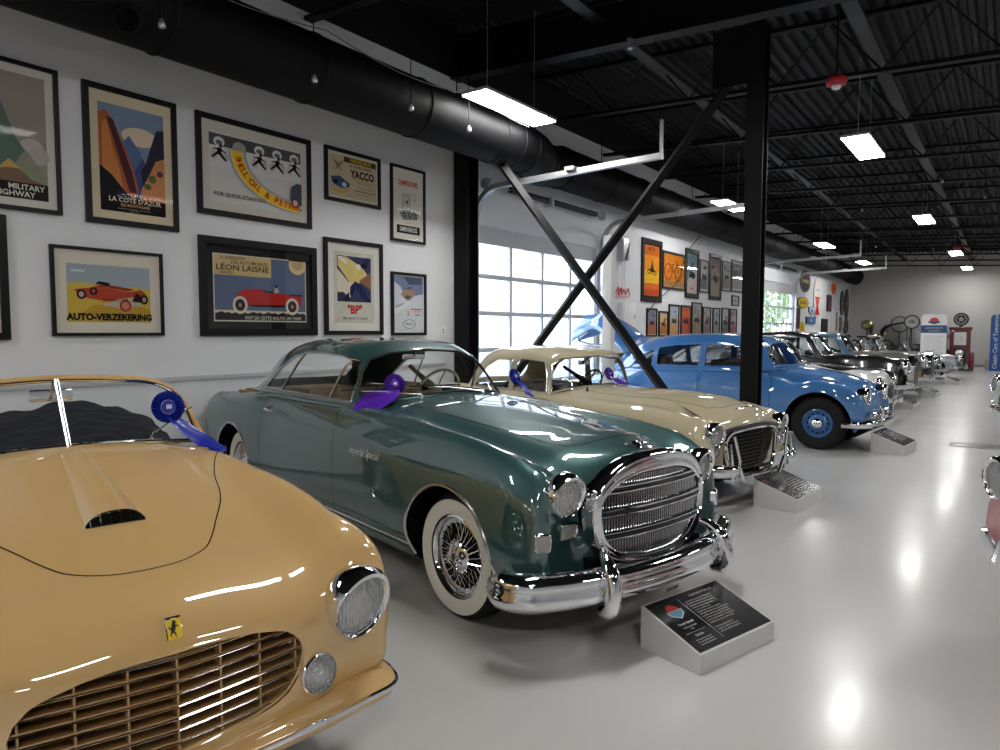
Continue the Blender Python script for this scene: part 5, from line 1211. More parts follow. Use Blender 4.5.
m = MB(); m.tube(smooth_path([(-6.35, 17.0, 4.0), (-6.5, 16.6, 3.6), (-6.52, 16.0, 2.8), (-6.52, 15.3, 2.5), (-6.52, 14.6, 2.2), (-6.52, 14.3, 2.0)], 6), .010, BLACK, n=5); tag(m.build('wall_cable', smooth=True), 'thin black cable hanging across the far posters', 'cable')
# ------------------------------------------------------------------ outside the doors
m = MB(); m.box((-60, -10, -.3), (XW - .16, 90, -.05), mat('asphalt', (.30, .30, .31), rough=.9, noise=(3, .1))); struct('ground', m)
t = thing('white_building', 'white clapboard building seen through the first glazed door', 'building', (-15.5, 20, -.05))
CB = mat('clapboard_white', (.90, .91, .93), rough=.6)
m = MB(); m.box((-4, -13, 0), (0, 13, 6.5), CB)
for k in range(26): m.box((0, -13, .25 * k), (.03, 13, .25 * k + .22), CB)
m.build('wall', t)
for y in (-7, -2, 4, 9):
    m = MB(); m.box((.03, y - .6, .0), (.08, y + .6, 2.3), mat('pale_door', (.62, .66, .74), rough=.5)); m.build('doorway', t)
m = MB(); m.prism([(-4.6, 6.4), (.5, 6.4), (.5, 6.6), (-2, 8.0), (-4.6, 6.6)], -13.5, 13.5, mat('roof_grey', (.25, .25, .27), rough=.8), axes='xz'); m.build('roof', t)
LEAF = [mat('leaf_%d' % i, c, rough=.7) for i, c in enumerate(((.16, .28, .07), (.22, .36, .09), (.10, .20, .05)))]
def tree(x, y, h, lab):
    t = thing('leafy_tree', lab, 'tree', (x, y, -.05), group='trees outside the far glazed door')
    m = MB(); m.tube([(0, 0, 0), (.1, .05, h * .3), (0, .1, h * .6)], [.22, .16, .08], mat('bark', (.12, .09, .06), rough=.9), n=8); m.build('trunk', t, smooth=True)
    m = MB(); rn = random.Random(int(x * 10 + y))
    for k in range(1500):
        a = rn.uniform(0, 2 * PI); b = rn.uniform(-1, 1); r = rn.uniform(.5, 1) ** .4; q = math.sqrt(1 - b * b)
        c = Vector((math.cos(a) * q * r * h * .36, math.sin(a) * q * r * h * .36, h * .58 + b * r * h * .42)); s_ = rn.uniform(.14, .30)
        u = Vector((rn.uniform(-1, 1), rn.uniform(-1, 1), rn.uniform(-1, 1))).normalized(); v = u.orthogonal().normalized()
        m.add([tuple(c + u * s_), tuple(c + v * s_ * .5), tuple(c - u * s_), tuple(c - v * s_ * .5)], [(0, 1, 2, 3)], LEAF[k % 3])
    tag(m.build('foliage', t), kind='stuff')
tree(-13.5, 46, 8.5, 'green leafy tree behind the left half of the far glazed door'); tree(-19.0, 58, 9.5, 'green leafy tree behind the middle of the far glazed door'); tree(-11.5, 55, 9.0, 'green leafy tree behind the right half of the far glazed door')

# ================================================================== framed posters
FRM = mat('black_frame', (.004, .004, .0045), rough=.4, spec=.25)
PGL = glassmat('picture_glass', (.98, .98, .98), refl=.45); PGL2 = glassmat('matt_picture_glass', (.98, .98, .98), refl=.04)
class Art:
    def __init__(s, o, W, H): s.o = np.array(o, float); s.W = W; s.H = H; s.m = MB(); s.d = .0006
    def P(s, u, v): return s.o + np.array([s.d, u * s.W, v * s.H])
    def poly(s, pts, c): s.d += .00025; s.m.poly([s.P(u, v) for u, v in pts], flat(c)); return s
    def rect(s, a, b, c, d, col): return s.poly([(a, b), (c, b), (c, d), (a, d)], col)
    def ell(s, u, v, ru, rv, c, n=18): return s.poly([(u + ru * math.cos(2 * PI * i / n), v + rv * math.sin(2 * PI * i / n)) for i in range(n)], c)
    def text(s, b, size, u, v, c, rot=0, **k):
        s.d += .00025; a = R(rot); k['bold'] = k.get('bold', 0) * .45; ex = (0, math.cos(a), math.sin(a)); ey = (0, -math.sin(a), math.cos(a)); put_text(s.m, b, size * s.H, s.P(u, v), ex, ey, flat(c), **k); return s
    def car(s, u, v, w, c, wheel=(.05, .05, .05), rim=(.7, .7, .6), open_=True):
        k = w
        s.poly([(u - k, v), (u - k * .95, v + k * .16), (u - k * .3, v + k * .22), (u - k * .25, v + k * .30), (u + k * .6, v + k * .28), (u + k, v + k * .18), (u + k, v + k * .02), (u + k * .3, v - k * .05)], c)
        if not open_: s.poly([(u - .3 * k, v + .22 * k), (u - .1 * k, v + .45 * k), (u + .4 * k, v + .45 * k), (u + .6 * k, v + .25 * k)], c)
        for q in (-.68, .68): s.ell(u + k * q, v - .02 * k, k * .2, k * .2 * s.W / s.H * 1.0, wheel); s.ell(u + k * q, v - .02 * k, k * .12, k * .12 * s.W / s.H, rim)
        return s
def framed(name, label, y0, y1, z0, z1, fw, art, matc=(.86, .84, .80), mw=.06, group='framed motoring posters on the near wall', bg=(.9, .88, .82), mt=None, glare=True):
    t = thing(name, label, 'poster', (XW, (y0 + y1) / 2, z0), group=group)
    W, H = y1 - y0, z1 - z0; dep = .035; m = MB(); a, b = -W / 2, W / 2
    m.box((.002, a, 0), (dep, b, fw), FRM); m.box((.002, a, H - fw), (dep, b, H), FRM); m.box((.002, a, fw), (dep, a + fw, H - fw), FRM); m.box((.002, b - fw, fw), (dep, b, H - fw), FRM); m.build('frame', t)
    m = MB(); m.box((.002, a + fw, fw), (.014, b - fw, H - fw), flat(matc)); m.build('mat_board', t)
    mt = mt if mt is not None else mw
    A = Art((.0145, a + fw + mw, fw + mw), W - 2 * fw - 2 * mw, H - 2 * fw - mw - mt); A.rect(0, 0, 1, 1, bg); art(A); A.m.build('printed_sheet', t)
    g = MB(); g.box((.024, a + fw, fw), (.026, b - fw, H - fw), PGL if glare else PGL2); g.build('picture_glass', t)
    return t
BK = (.08, .08, .09)
def a_military(A):
    A.rect(0, 0, 1, 1, (.62, .58, .55)); A.ell(.72, .42, .22, .08, (.75, .73, .70)).ell(.85, .36, .2, .07, (.72, .70, .68))
    A.poly([(0, .12), (0, .95), (.25, .70), (.45, .48), (.62, .38), (.9, .12)], (.38, .46, .42)); A.poly([(.2, .12), (.5, .34), (.62, .40), (1, .18), (1, .12)], (.56, .58, .50))
    A.poly([(0, .12), (.3, .30), (.7, .16), (1, .13), (1, .12)], (.50, .40, .34)); A.poly([(.1, .22), (.3, .31), (.52, .24), (.3, .24)], (.78, .66, .38)); A.rect(0, 0, 1, .13, (.14, .13, .14))
    A.text('MILITARY', .062, .60, .092, (.88, .87, .82), bold=.0025); A.text('HIGHWAY', .062, .38, .035, (.88, .87, .82), bold=.0025)
framed('framed_poster', 'tall mountain road poster lettered MILITARY, cut by the left edge of the view', 1.98, 2.58, 2.58, 3.785, .035, a_military, mw=.065, glare=False)
def a_azur(A):
    A.rect(0, .12, 1, 1, (.50, .58, .68)); A.ell(.62, .74, .28, .09, (.90, .82, .72)); A.poly([(.25, .12), (.30, .62), (.45, .74), (.62, .60), (.75, .40), (.8, .12)], (.36, .44, .62)); A.poly([(.4, .12), (.55, .45), (.66, .55), (.9, .12)], (.26, .34, .52))
    A.poly([(0, .12), (0, .90), (.10, .94), (.22, .86), (.30, .74), (.40, .60), (.52, .40), (.58, .22), (.5, .12)], (.70, .38, .24)); A.poly([(.04, .12), (.05, .80), (.12, .86), (.2, .6), (.3, .4), (.36, .12)], (.82, .52, .30)); A.poly([(.12, .88), (.22, .86), (.33, .66), (.48, .40), (.55, .2), (.44, .2), (.30, .5)], (.32, .18, .20))
    A.poly([(1, .12), (1, .86), (.88, .84), (.78, .66), (.70, .50), (.62, .42), (.64, .30), (.7, .12)], (.20, .18, .26)); A.poly([(1, .12), (1, .58), (.86, .54), (.74, .38), (.62, .24), (.6, .12)], (.84, .56, .38)); A.ell(.80, .36, .06, .04, (.36, .42, .22)).ell(.72, .28, .06, .03, (.36, .42, .22)).ell(.92, .42, .05, .03, (.44, .26, .3))
    A.poly([(0, .12), (0, .42), (.18, .34), (.34, .22), (.48, .14), (.52, .12)], (.10, .10, .14)); A.rect(0, 0, 1, .14, (.07, .06, .08))
    A.text("LA COTE D'AZUR", .062, .52, .115, (.92, .86, .74), bold=.002, sx=1.02); A.text('SES MONTAGNES', .036, .52, .068, (.88, .70, .52), bold=.001); A.text('excursions en automobile  route des alpes', .018, .5, .035, (.8, .75, .68)); A.text('chemins de fer', .016, .5, .015, (.8, .75, .68))
framed('framed_poster', 'tall poster of orange cliffs lettered LA COTE D AZUR in a black frame', 2.77, 3.61, 2.555, 3.78, .05, a_azur, matc=(.88, .82, .70), mw=.075, mt=.10, glare=False)
def runner(A, u, v, k, c):
    A.ell(u + .012 * k, v + .075 * k, .012 * k, .02 * k, c); A.poly([(u - .01 * k, v + .06 * k), (u + .02 * k, v + .05 * k), (u + .015 * k, v - .01 * k), (u - .02 * k, v)], c)
    A.poly([(u, v + .05 * k), (u + .05 * k, v + .02 * k), (u + .05 * k, v + .01 * k), (u, v + .03 * k)], c); A.poly([(u - .005 * k, v + .05 * k), (u - .05 * k, v + .04 * k), (u - .05 * k, v + .03 * k), (u, v + .03 * k)], c)
    A.poly([(u - .02 * k, v), (u + .015 * k, v), (u + .055 * k, v - .07 * k), (u + .045 * k, v - .08 * k)], c); A.poly([(u - .02 * k, v + .01 * k), (u + .005 * k, v), (u - .05 * k, v - .06 * k), (u - .065 * k, v - .055 * k)], c)
def a_shell(A):
    A.rect(0, 0, 1, 1, (.88, .87, .86)); A.rect(0, .80, 1, .97, (.36, .36, .37)); A.rect(0, .5, .98, .80, (.90, .90, .90))
    for u in (.10, .52, .72, .92):
        A.ell(u, .86, .055, .07, (.90, .90, .90)); A.ell(u, .85, .035, .035, (.45, .45, .46)); A.ell(u - .055, .66, .03, .07, (.78, .78, .78)).ell(u + .06, .66, .03, .07, (.78, .78, .78)); runner(A, u, .70, 1.35, BK)
    def band(w0, w1, c, n=22):
        P, Q = [], []
        for i in range(n):
            t = i / (n - 1); a = PI + t * PI * .5; cu, cv = .98, .78; P.append((cu + (.70 + w0) * math.cos(a), cv + (.68 + w0) * math.sin(a))); Q.append((cu + (.70 + w1) * math.cos(a), cv + (.68 + w1) * math.sin(a)))
        A.poly(P + Q[::-1], c)
    for w0, w1, c in ((.09, -.09, (.62, .64, .66)), (.075, -.06, (.86, .80, .50)), (.06, -.05, (.93, .75, .20))): band(w0, w1, c)
    A.poly([(.22, .78), (.24, .88), (.30, .92), (.36, .88), (.38, .78)], (.60, .62, .60))
    txt = 'SHELL OIL & PETROL'
    for i, ch in enumerate(txt):
        t = .10 + .90 * i / (len(txt) - 1); a = PI + t * PI * .5; A.text(ch, .135 if ch != ' ' else .1, .98 + .70 * math.cos(a), .78 + .68 * math.sin(a), (.72, .10, .12), rot=-90 + math.degrees(t * PI * .5) + 5, bold=.004)
    A.poly([(.86, .22), (.88, .42), (.94, .48), (1, .48), (1, .14), (.9, .14)], (.30, .31, .36)); A.ell(.92, .17, .045, .075, (.5, .16, .16)).ell(.92, .17, .03, .05, (.8, .7, .7))
    A.text('FOR QUICK-STARTING', .075, .30, .115, (.20, .06, .10), bold=.002, sx=1.1)
framed('framed_poster', 'wide white poster with a curved yellow band and running black figures', 3.81, 5.205, 2.775, 3.78, .055, a_shell, mw=.085, mt=.10)
framed('framed_poster', 'black framed picture showing only its right edge, bottom left of the wall', 1.70, 2.16, 1.52, 2.53, .06, lambda A: A.rect(0, 0, 1, 1, (.5, .45, .4)), mw=.05)
def a_auto(A):
    A.rect(0, .5, 1, 1, (.62, .67, .70)); A.rect(0, 0, 1, .62, (.80, .68, .28)); A.poly([(0, .55), (0, .66), (.15, .69), (.35, .66), (.6, .60), (.8, .64), (1, .60), (1, .5)], (.82, .70, .32)); A.poly([(.1, .1), (.3, .3), (.7, .34), (1, .25), (1, .05)], (.72, .58, .20))
    A.poly([(.08, .56), (.14, .44), (.30, .40), (.55, .36), (.84, .42), (.95, .52), (.88, .60), (.72, .55), (.34, .64), (.26, .60)], (.70, .27, .18)); A.poly([(.40, .30), (.58, .42), (.80, .46), (.9, .30), (.6, .26)], (.75, .68, .60)); A.poly([(.34, .64), (.72, .56), (.80, .60), (.40, .68)], (.56, .2, .14))
    A.poly([(.32, .66), (.36, .72), (.48, .70), (.50, .66), (.46, .64), (.38, .67)], BK); A.ell(.16, .48, .055, .085, BK).ell(.16, .48, .03, .05, (.72, .6, .6)); A.ell(.30, .54, .045, .07, BK).ell(.30, .54, .022, .04, (.6, .3, .25)); A.ell(.68, .30, .075, .11, (.62, .25, .20)).ell(.68, .30, .045, .07, (.80, .50, .42)); A.ell(.92, .42, .05, .09, BK).ell(.92, .42, .025, .05, (.7, .5, .5)); A.poly([(.76, .38), (.82, .54), (.90, .46), (.88, .36)], (.20, .06, .08))
    A.text('J.H. VAN DER', .075, .56, .395, (.10, .08, .06), rot=3, bold=.001); A.rect(.05, .86, .20, .90, (.80, .82, .84)); A.text('AUTO-VERZEKERING', .155, .5, .085, (.08, .07, .05), bold=.010, sx=.98)
framed('framed_poster', 'cream framed poster of a red roadster on yellow lettered AUTO-VERZEKERING', 2.47, 3.435, 1.55, 2.33, .028, a_auto, matc=(.86, .83, .77), mw=.095, mt=.12, glare=False)
def a_laisne(A):
    A.rect(0, 0, 1, 1, (.86, .84, .78)); A.rect(.01, .1, .99, .985, (.36, .42, .54)); A.rect(.01, .69, .60, .985, (.82, .72, .50)); A.ell(.90, .92, .10, .15, (.86, .78, .55), 24).ell(.90, .94, .07, .10, (.74, .64, .46)); A.rect(.99, .8, 1.0, 1, (.86, .84, .78)); A.rect(.8, .985, 1.0, 1.1, (.02, .02, .02)); 
    A.text('LA SUSPENSION', .058, .19, .945, (.16, .14, .16), bold=.001); A.text('DES AUTOMOBILES', .07, .37, .885, (.16, .14, .16), bold=.001, sx=1.05); A.text('LÉON LAISNE', .12, .30, .80, (.10, .10, .14), bold=.003, sx=1.25); A.text('NANTES', .055, .13, .725, (.16, .14, .16), bold=.001)
    A.rect(.01, .02, .99, .17, (.84, .80, .70)); A.poly([(.01, .02)] + [(.01 + .98 * i / 30, .12 + .04 * ((i * 7) % 5) / 5) for i in range(31)] + [(.99, .02)], (.10, .10, .10))
    RD = (.72, .16, .13)
    A.poly([(.22, .34), (.24, .44), (.32, .50), (.50, .51), (.50, .455), (.92, .44), (.95, .38), (.93, .26), (.36, .24), (.32, .32), (.26, .38)], RD); A.poly([(.34, .26), (.40, .23), (.74, .23), (.76, .27)], (.18, .06, .08)); A.rect(.80, .42, .955, .445, (.1, .1, .1)); A.poly([(.48, .50), (.53, .46), (.62, .49), (.62, .46)], (.2, .1, .1)); A.ell(.65, .56, .015, .025, (.2, .15, .15)); A.poly([(.62, .46), (.64, .54), (.67, .53), (.68, .46)], (.75, .70, .62))
    for u in (.26, .83): A.ell(u, .25, .076, .135, (.86, .84, .76), 24).ell(u, .25, .052, .092, (.16, .10, .10), 20).ell(u, .25, .016, .03, (.70, .55, .45))
    for u in (.50, .57, .66): A.rect(u, .27, u + .004, .45, (.45, .08, .08))
    A.text('FAIT DE CETTE ROUTE UN TAPIS', .07, .62, .055, (.90, .86, .76), bold=.001, sx=1.0)
framed('framed_poster', 'wide black framed poster of a red open car under a pale sun', 3.81, 5.265, 1.545, 2.56, .075, a_laisne, matc=(.03, .03, .035), mw=.075, mt=.09)
def a_yacco(A):
    A.rect(0, 0, 1, 1, (.80, .74, .62)); A.rect(.30, .86, 1, .99, (.30, .26, .12)); A.text('VAINQUEUR', .13, .66, .925, (.85, .70, .20), bold=.004); A.text('24 HEURES du MANS', .085, .66, .79, (.14, .12, .12), bold=.002, sx=.95); A.text('YACCO', .26, .70, .60, (.12, .10, .08), bold=.012, sx=.85); A.ell(.70, .46, .30, .015, (.84, .68, .24)); A.text("l'huile des records", .06, .72, .41, (.2, .15, .3)); A.text('3 victoires consecutives', .05, .74, .30, (.2, .2, .2)); A.rect(.5, .20, .98, .215, (.2, .2, .2)); A.text('la plus economique', .05, .72, .13, (.2, .2, .3))
    A.ell(.22, .28, .21, .20, (.85, .70, .25), 22).ell(.22, .31, .20, .16, (.75, .72, .66), 22); A.poly([(.02, .44), (.06, .28), (.25, .20), (.40, .26), (.42, .34), (.30, .42), (.20, .50)], (.22, .34, .48)); A.ell(.30, .30, .05, .06, (.8, .85, .88)).ell(.12, .34, .04, .06, (.1, .12, .18)); A.poly([(.05, .9), (.14, .72), (.10, .60), (.18, .7), (.24, .60), (.22, .75), (.30, .88), (.18, .8)], (.62, .50, .34))
framed('framed_poster', 'small wide poster lettered 24 HEURES du MANS and YACCO', 5.41, 6.30, 3.15, 3.785, .042, a_yacco, mw=.03)
def a_champ(A):
    A.rect(0, 0, 1, 1, (.86, .84, .80)); A.text('CHAMPION WINS', .13, .5, .90, (.80, .12, .14), bold=.008, sx=.46); A.poly([(.22, .40), (.26, .72), (.60, .74), (.62, .58), (.56, .40)], (.74, .74, .72)); A.ell(.42, .62, .10, .04, (.80, .80, .80)); A.poly([(.40, .62), (.50, .60), (.46, .54)], BK)
    A.text('5-1-5', .09, .76, .73, (.78, .25, .25), rot=15, sx=.6); A.text('1952', .08, .76, .64, (.78, .25, .25), rot=12, sx=.6)
    A.poly([(.14, .38), (.3, .44), (.75, .44), (.88, .38), (.86, .30), (.3, .26)], (.55, .55, .55)); 
    for u in (.33, .56, .82): A.ell(u, .36, .06, .045, BK).ell(u, .36, .025, .02, (.8, .8, .8))
    A.text('indianapolis 500 miles', .03, .5, .225, (.7, .25, .25), sx=.8); A.rect(.03, .03, .97, .17, (.14, .14, .16)); A.text('CHAMPION SPARK PLUGS', .11, .5, .10, (.85, .84, .80), bold=.006, sx=.34)
framed('framed_poster', 'narrow white poster lettered CHAMPION WINS, upper right beside the pillar', 6.485, 7.14, 2.785, 3.78, .033, a_champ, mw=.06, mt=.11, glare=False)
def a_bp(A):
    A.rect(0, 0, 1, 1, (.80, .79, .74)); A.rect(.08, .30, .92, .94, (.17, .20, .36)); A.poly([(.10, .93), (.30, .93), (.70, .80), (.92, .62), (.92, .50), (.68, .58), (.40, .56), (.10, .80)], (.86, .78, .48)); A.poly([(.08, .76), (.35, .58), (.52, .56), (.40, .36), (.08, .44)], (.86, .82, .74)); A.poly([(.60, .60), (.92, .74), (.92, .48)], (.52, .38, .26)); A.poly([(.40, .52), (.52, .60), (.86, .44), (.92, .32), (.44, .31), (.38, .42)], (.12, .16, .32)); A.ell(.60, .80, .06, .04, (.88, .88, .86)); A.ell(.74, .82, .09, .04, (.12, .12, .14)); A.poly([(.08, .32), (.10, .42), (.2, .44), (.3, .40), (.36, .44), (.38, .31)], (.10, .12, .24)); A.poly([(.08, .92), (.2, .93), (.34, .84), (.3, .82)], (.9, .9, .88))
    for k in range(4): A.poly([(.46 + .1 * k, .34), (.52 + .1 * k, .50), (.53 + .1 * k, .50), (.47 + .1 * k, .34)], (.30, .36, .52))
    A.text('"BP"', .17, .5, .185, (.80, .12, .12), bold=.010, sx=.9); A.text('The Spirit For Speed', .055, .5, .07, (.15, .15, .15), shear=.2)
framed('framed_poster', 'tall poster of a yellow beam over a dark blue car lettered BP', 5.38, 6.325, 1.55, 2.71, .05, a_bp, matc=(.88, .87, .84), mw=.095)
def a_sy(A):
    A.rect(0, 0, 1, 1, (.82, .84, .86)); A.poly([(0, 1), (1, 1), (1, .70), (.7, .66), (.5, .56), (.3, .70), (.2, .82), (0, .9)], (.46, .52, .66)); A.poly([(.3, 1), (.95, 1), (.95, .88), (.5, .86)], (.30, .34, .42)); A.poly([(.2, .68), (.35, .76), (.60, .78), (.72, .72), (.6, .64), (.45, .56), (.3, .62)], (.66, .54, .44)); A.poly([(.35, .76), (.45, .82), (.6, .82), (.62, .78)], (.40, .36, .38)); A.ell(.45, .63, .10, .035, (.30, .30, .32)); A.poly([(.02, .46), (.3, .52), (.34, .50), (.1, .42)], (.60, .64, .72)); A.poly([(0, .4), (.5, .56), (.55, .5), (0, .3)], (.88, .88, .90))
    A.text('1', .16, .46, .33, (.78, .14, .14), bold=.004); A.rect(.55, .40, .95, .42, (.78, .2, .2)); A.text('VICTOIRE', .055, .76, .365, (.78, .16, .16), bold=.001, sx=.7); A.text('REIMS', .045, .78, .30, (.2, .2, .2), bold=.001); A.ell(.5, .13, .22, .085, (.15, .15, .15), 24).ell(.5, .13, .20, .075, (.86, .87, .88), 24); A.text('YACCO', .075, .5, .13, (.12, .12, .12), bold=.002, sx=.8)
framed('framed_poster', 'small poster of a car in snow with an oval YACCO mark, lowest beside the pillar', 6.485, 7.15, 1.54, 2.38, .036, a_sy, matc=(.86, .87, .88), mw=.02)
# farther posters, past the first glazed door
G2 = 'framed posters beyond the first glazed door'
def a_or(A):
    A.rect(0, 0, 1, .25, (.86, .42, .14)); A.rect(0, .25, 1, .5, (.94, .74, .16)); A.rect(0, .5, 1, .8, (.92, .58, .16)); A.rect(0, .8, 1, 1, (.82, .42, .12)); A.text('MOTO', .10, .5, .93, BK, bold=.004); A.ell(.34, .48, .14, .05, BK, 18).ell(.34, .48, .09, .032, (.93, .70, .16)).ell(.68, .46, .14, .05, BK, 18).ell(.68, .46, .09, .032, (.93, .70, .16)); A.poly([(.3, .50), (.45, .57), (.48, .66), (.56, .66), (.6, .56), (.72, .48), (.5, .47)], BK); A.ell(.53, .69, .05, .02, BK); A.rect(.05, .02, .95, .13, (.80, .30, .12))
framed('framed_poster', 'tall orange and yellow motorcycle poster in a thick black frame', 14.10, 15.18, 2.26, 3.66, .11, a_or, mw=.03, group=G2, matc=(.05, .05, .05))
def a_bike(A):
    A.rect(0, 0, 1, 1, (.85, .50, .14)); A.rect(0, 0, 1, .16, (.62, .50, .34))
    for u in (.22, .72):
        A.m.tube([A.P(u + .17 * math.cos(a), .45 + .26 * math.sin(a)) for a in np.linspace(0, 2 * PI, 20, endpoint=False)], .012, flat((.35, .18, .10)), n=4, closed=True)
    A.m.tube([A.P(.22, .45), A.P(.40, .70), A.P(.64, .72), A.P(.46, .42), A.P(.40, .70)], .012, flat((.35, .18, .10)), n=4); A.m.tube([A.P(.72, .45), A.P(.62, .82), A.P(.54, .86)], .012, flat((.35, .18, .10)), n=4)
framed('framed_poster', 'wide orange bicycle poster right of the tall motorcycle poster', 15.22, 16.60, 2.60, 3.48, .05, a_bike, mw=.02, group=G2, matc=(.9, .7, .3))
def a_gen(seed, c0, c1, c2, word=None, bar=None):
    def f(A):
        rn = random.Random(seed); A.rect(0, 0, 1, 1, c0); A.poly([(0, .3), (.3, .3 + rn.uniform(.1, .4)), (.6, .35), (1, .3 + rn.uniform(.1, .4)), (1, .0), (0, .0)], c1)
        for k in range(5): A.ell(rn.uniform(.2, .8), rn.uniform(.35, .85), rn.uniform(.08, .25), rn.uniform(.03, .10), c2 if k % 2 else c1, 12)
        A.poly([(.2, .42), (.35, .56), (.7, .54), (.85, .44), (.7, .38)], tuple(v * .5 for v in c2))
        if bar: A.rect(.08, .04, .92, .20, bar)
        if word: A.text(word, .07, .5, .12, (.75, .12, .12) if not bar else (.9, .9, .85), bold=.002, sx=.6)
    return f
framed('framed_poster', 'tall blue green poster with red lettering in a thick black frame', 16.62, 17.54, 2.44, 3.67, .10, a_gen(1, (.45, .55, .58), (.80, .76, .74), (.25, .30, .38), 'GRAND PRIX'), mw=.02, group=G2, matc=(.05, .05, .05))
framed('framed_poster', 'pale poster with two dark pictures, fourth along the upper far row', 17.60, 18.26, 2.62, 3.47, .03, a_gen(2, (.80, .80, .80), (.45, .47, .50), (.35, .38, .40)), mw=.06, group=G2)
framed('framed_poster', 'tall poster with dark red top band in a thick black frame', 18.32, 19.25, 2.45, 3.69, .09, a_gen(3, (.60, .52, .48), (.66, .60, .55), (.35, .16, .16), 'RALLYE'), mw=.02, group=G2, matc=(.05, .05, .05))
framed('framed_poster', 'pale narrow poster with brown lower half, sixth along the upper far row', 19.32, 20.08, 2.74, 3.58, .03, a_gen(4, (.72, .72, .72), (.60, .55, .50), (.50, .52, .55)), mw=.04, group=G2)
framed('framed_poster', 'blue grey poster partly hidden behind the black pillar, upper far row', 20.13, 21.15, 2.75, 3.68, .04, a_gen(5, (.45, .50, .58), (.70, .70, .68), (.30, .35, .42)), mw=.06, group=G2)
framed('framed_poster', 'tiny framed notice just left of the black pillar', 20.2, 20.82, 2.35, 2.65, .03, a_gen(6, (.85, .85, .85), (.8, .8, .8), (.6, .6, .6)), mw=.03, group=G2)
G3 = 'low row of framed posters above the blue car'
lows = [(14.40, 14.95, 2.12, (.50, .52, .62), (.66, .42, .32), (.25, .28, .4), 'first', 'blue and brown'), (15.06, 15.58, 2.07, (.86, .76, .60), (.75, .45, .25), (.30, .25, .25), 'second', 'cream and orange'), (15.64, 16.26, 2.245, (.70, .76, .82), (.80, .62, .40), (.45, .55, .65), 'third', 'pale blue and tan'), (16.38, 17.04, 2.245, (.85, .42, .24), (.72, .30, .18), (.60, .30, .25), 'fourth', 'orange red'),
        (17.10, 17.80, 2.345, (.66, .68, .66), (.62, .52, .42), (.42, .45, .45), 'fifth and tallest', 'grey and brown'), (17.88, 18.48, 2.25, (.72, .72, .72), (.55, .45, .42), (.5, .5, .52), 'sixth', 'light grey'), (18.64, 19.20, 2.245, (.66, .74, .80), (.55, .60, .55), (.40, .48, .55), 'seventh', 'pale blue'), (19.36, 19.96, 2.265, (.74, .76, .76), (.45, .47, .5), (.4, .42, .45), 'eighth', 'silver grey'), (20.05, 20.68, 2.255, (.66, .58, .58), (.70, .40, .40), (.4, .3, .35), 'ninth', 'pinkish')]
for i, (a, b, zt, c0, c1, c2, o, cn) in enumerate(lows):
    framed('framed_poster', '%s narrow poster, %s from the left in the low far row' % (cn, o), a, b, 1.48, zt, .035, a_gen(20 + i, c0, c1, c2), mw=.015, group=G3)
# ------------------------------------------------------------------ enamel signs on the far left wall
def sign(name, label, y, z, ry, rz_, c, shape='ell', rim=None, art=None, dep=.05):
    ry *= 1.25 if y < 35.5 else 1.0
    t = thing(name, label, 'sign', (XW, y, z), group='old garage signs on the far left wall')
    if shape == 'ell': P = circ(0, 0, ry, 32, ry=rz_)
    elif shape == 'shield': P = [(-ry, rz_), (0, rz_ * 1.06), (ry, rz_), (ry * .9, -.2 * rz_), (0, -rz_), (-ry * .9, -.2 * rz_)]
    else: P = [(-ry, -rz_), (ry, -rz_), (ry, rz_), (-ry, rz_)]
    m = MB(); m.prism(P, .003, dep, flat(rim or tuple(v * .5 for v in c)), axes='yz'); m.build('sign_panel', t)
    A = Art((dep, -ry, -rz_), 2 * ry, 2 * rz_); A.poly([(.5 + a / ry * .46, .5 + b / rz_ * .46) for a, b in P], c)
    if art: art(A)
    A.m.build('sign_face', t); return t
SP = []
def star(A):
    P = []
    for i in range(10): a = PI / 2 + i * PI / 5; q = .30 if i % 2 == 0 else .13; P.append((.5 + q * math.cos(a), .5 + q * math.sin(a)))
    A.poly(P, (.8, .8, .78))
sign('garage_sign', 'dark round motor oil sign highest beside the far door', 28.9, 3.55, .62, .42, (.16, .14, .13), rim=(.45, .45, .45), art=lambda A: (A.rect(.05, .40, .95, .60, (.50, .40, .22)), A.text('MOTOR OIL', .13, .5, .5, (.85, .75, .5), bold=.01, sx=1.2)))
sign('garage_sign', 'tall white rocket shaped sign with a red funnel', 31.0, 3.0, .50, .85, (.86, .84, .82), rim=(.8, .8, .8), art=lambda A: (A.poly([(.15, .52), (.85, .52), (.62, .30), (.85, .08), (.15, .08), (.38, .30)], (.72, .10, .12)), A.text('SERVICE', .07, .5, .68, (.1, .1, .1), bold=.005), A.ell(.5, .45, .1, .04, (.85, .55, .3))))
sign('garage_sign', 'orange round sign on a white square board', 34.2, 3.55, .62, .30, (.88, .86, .84), shape='rect', rim=(.7, .7, .7), art=lambda A: (A.ell(.45, .48, .38, .44, (.85, .36, .10), 24), A.text('GULF', .2, .45, .48, (.2, .1, .3), bold=.02)))
sign('garage_sign', 'yellow oval sign at the left end of the sign wall', 28.6, 2.72, .70, .22, (.88, .74, .16), rim=(.3, .25, .05), art=lambda A: A.text('Good Year', .42, .5, .5, (.12, .10, .08), bold=.01, sx=1.1))
sign('garage_sign', 'tall brown oval sign nearest the back wall', 37.4, 2.95, .48, .72, (.42, .36, .28), rim=(.25, .22, .18), art=lambda A: A.text('TIRES', .12, .5, .5, (.75, .68, .5), bold=.006))
sign('garage_sign', 'tall grey oval sign left of the brown one', 36.3, 2.95, .42, .58, (.38, .40, .40), art=lambda A: A.text('OIL', .14, .5, .5, (.7, .7, .7), bold=.006))
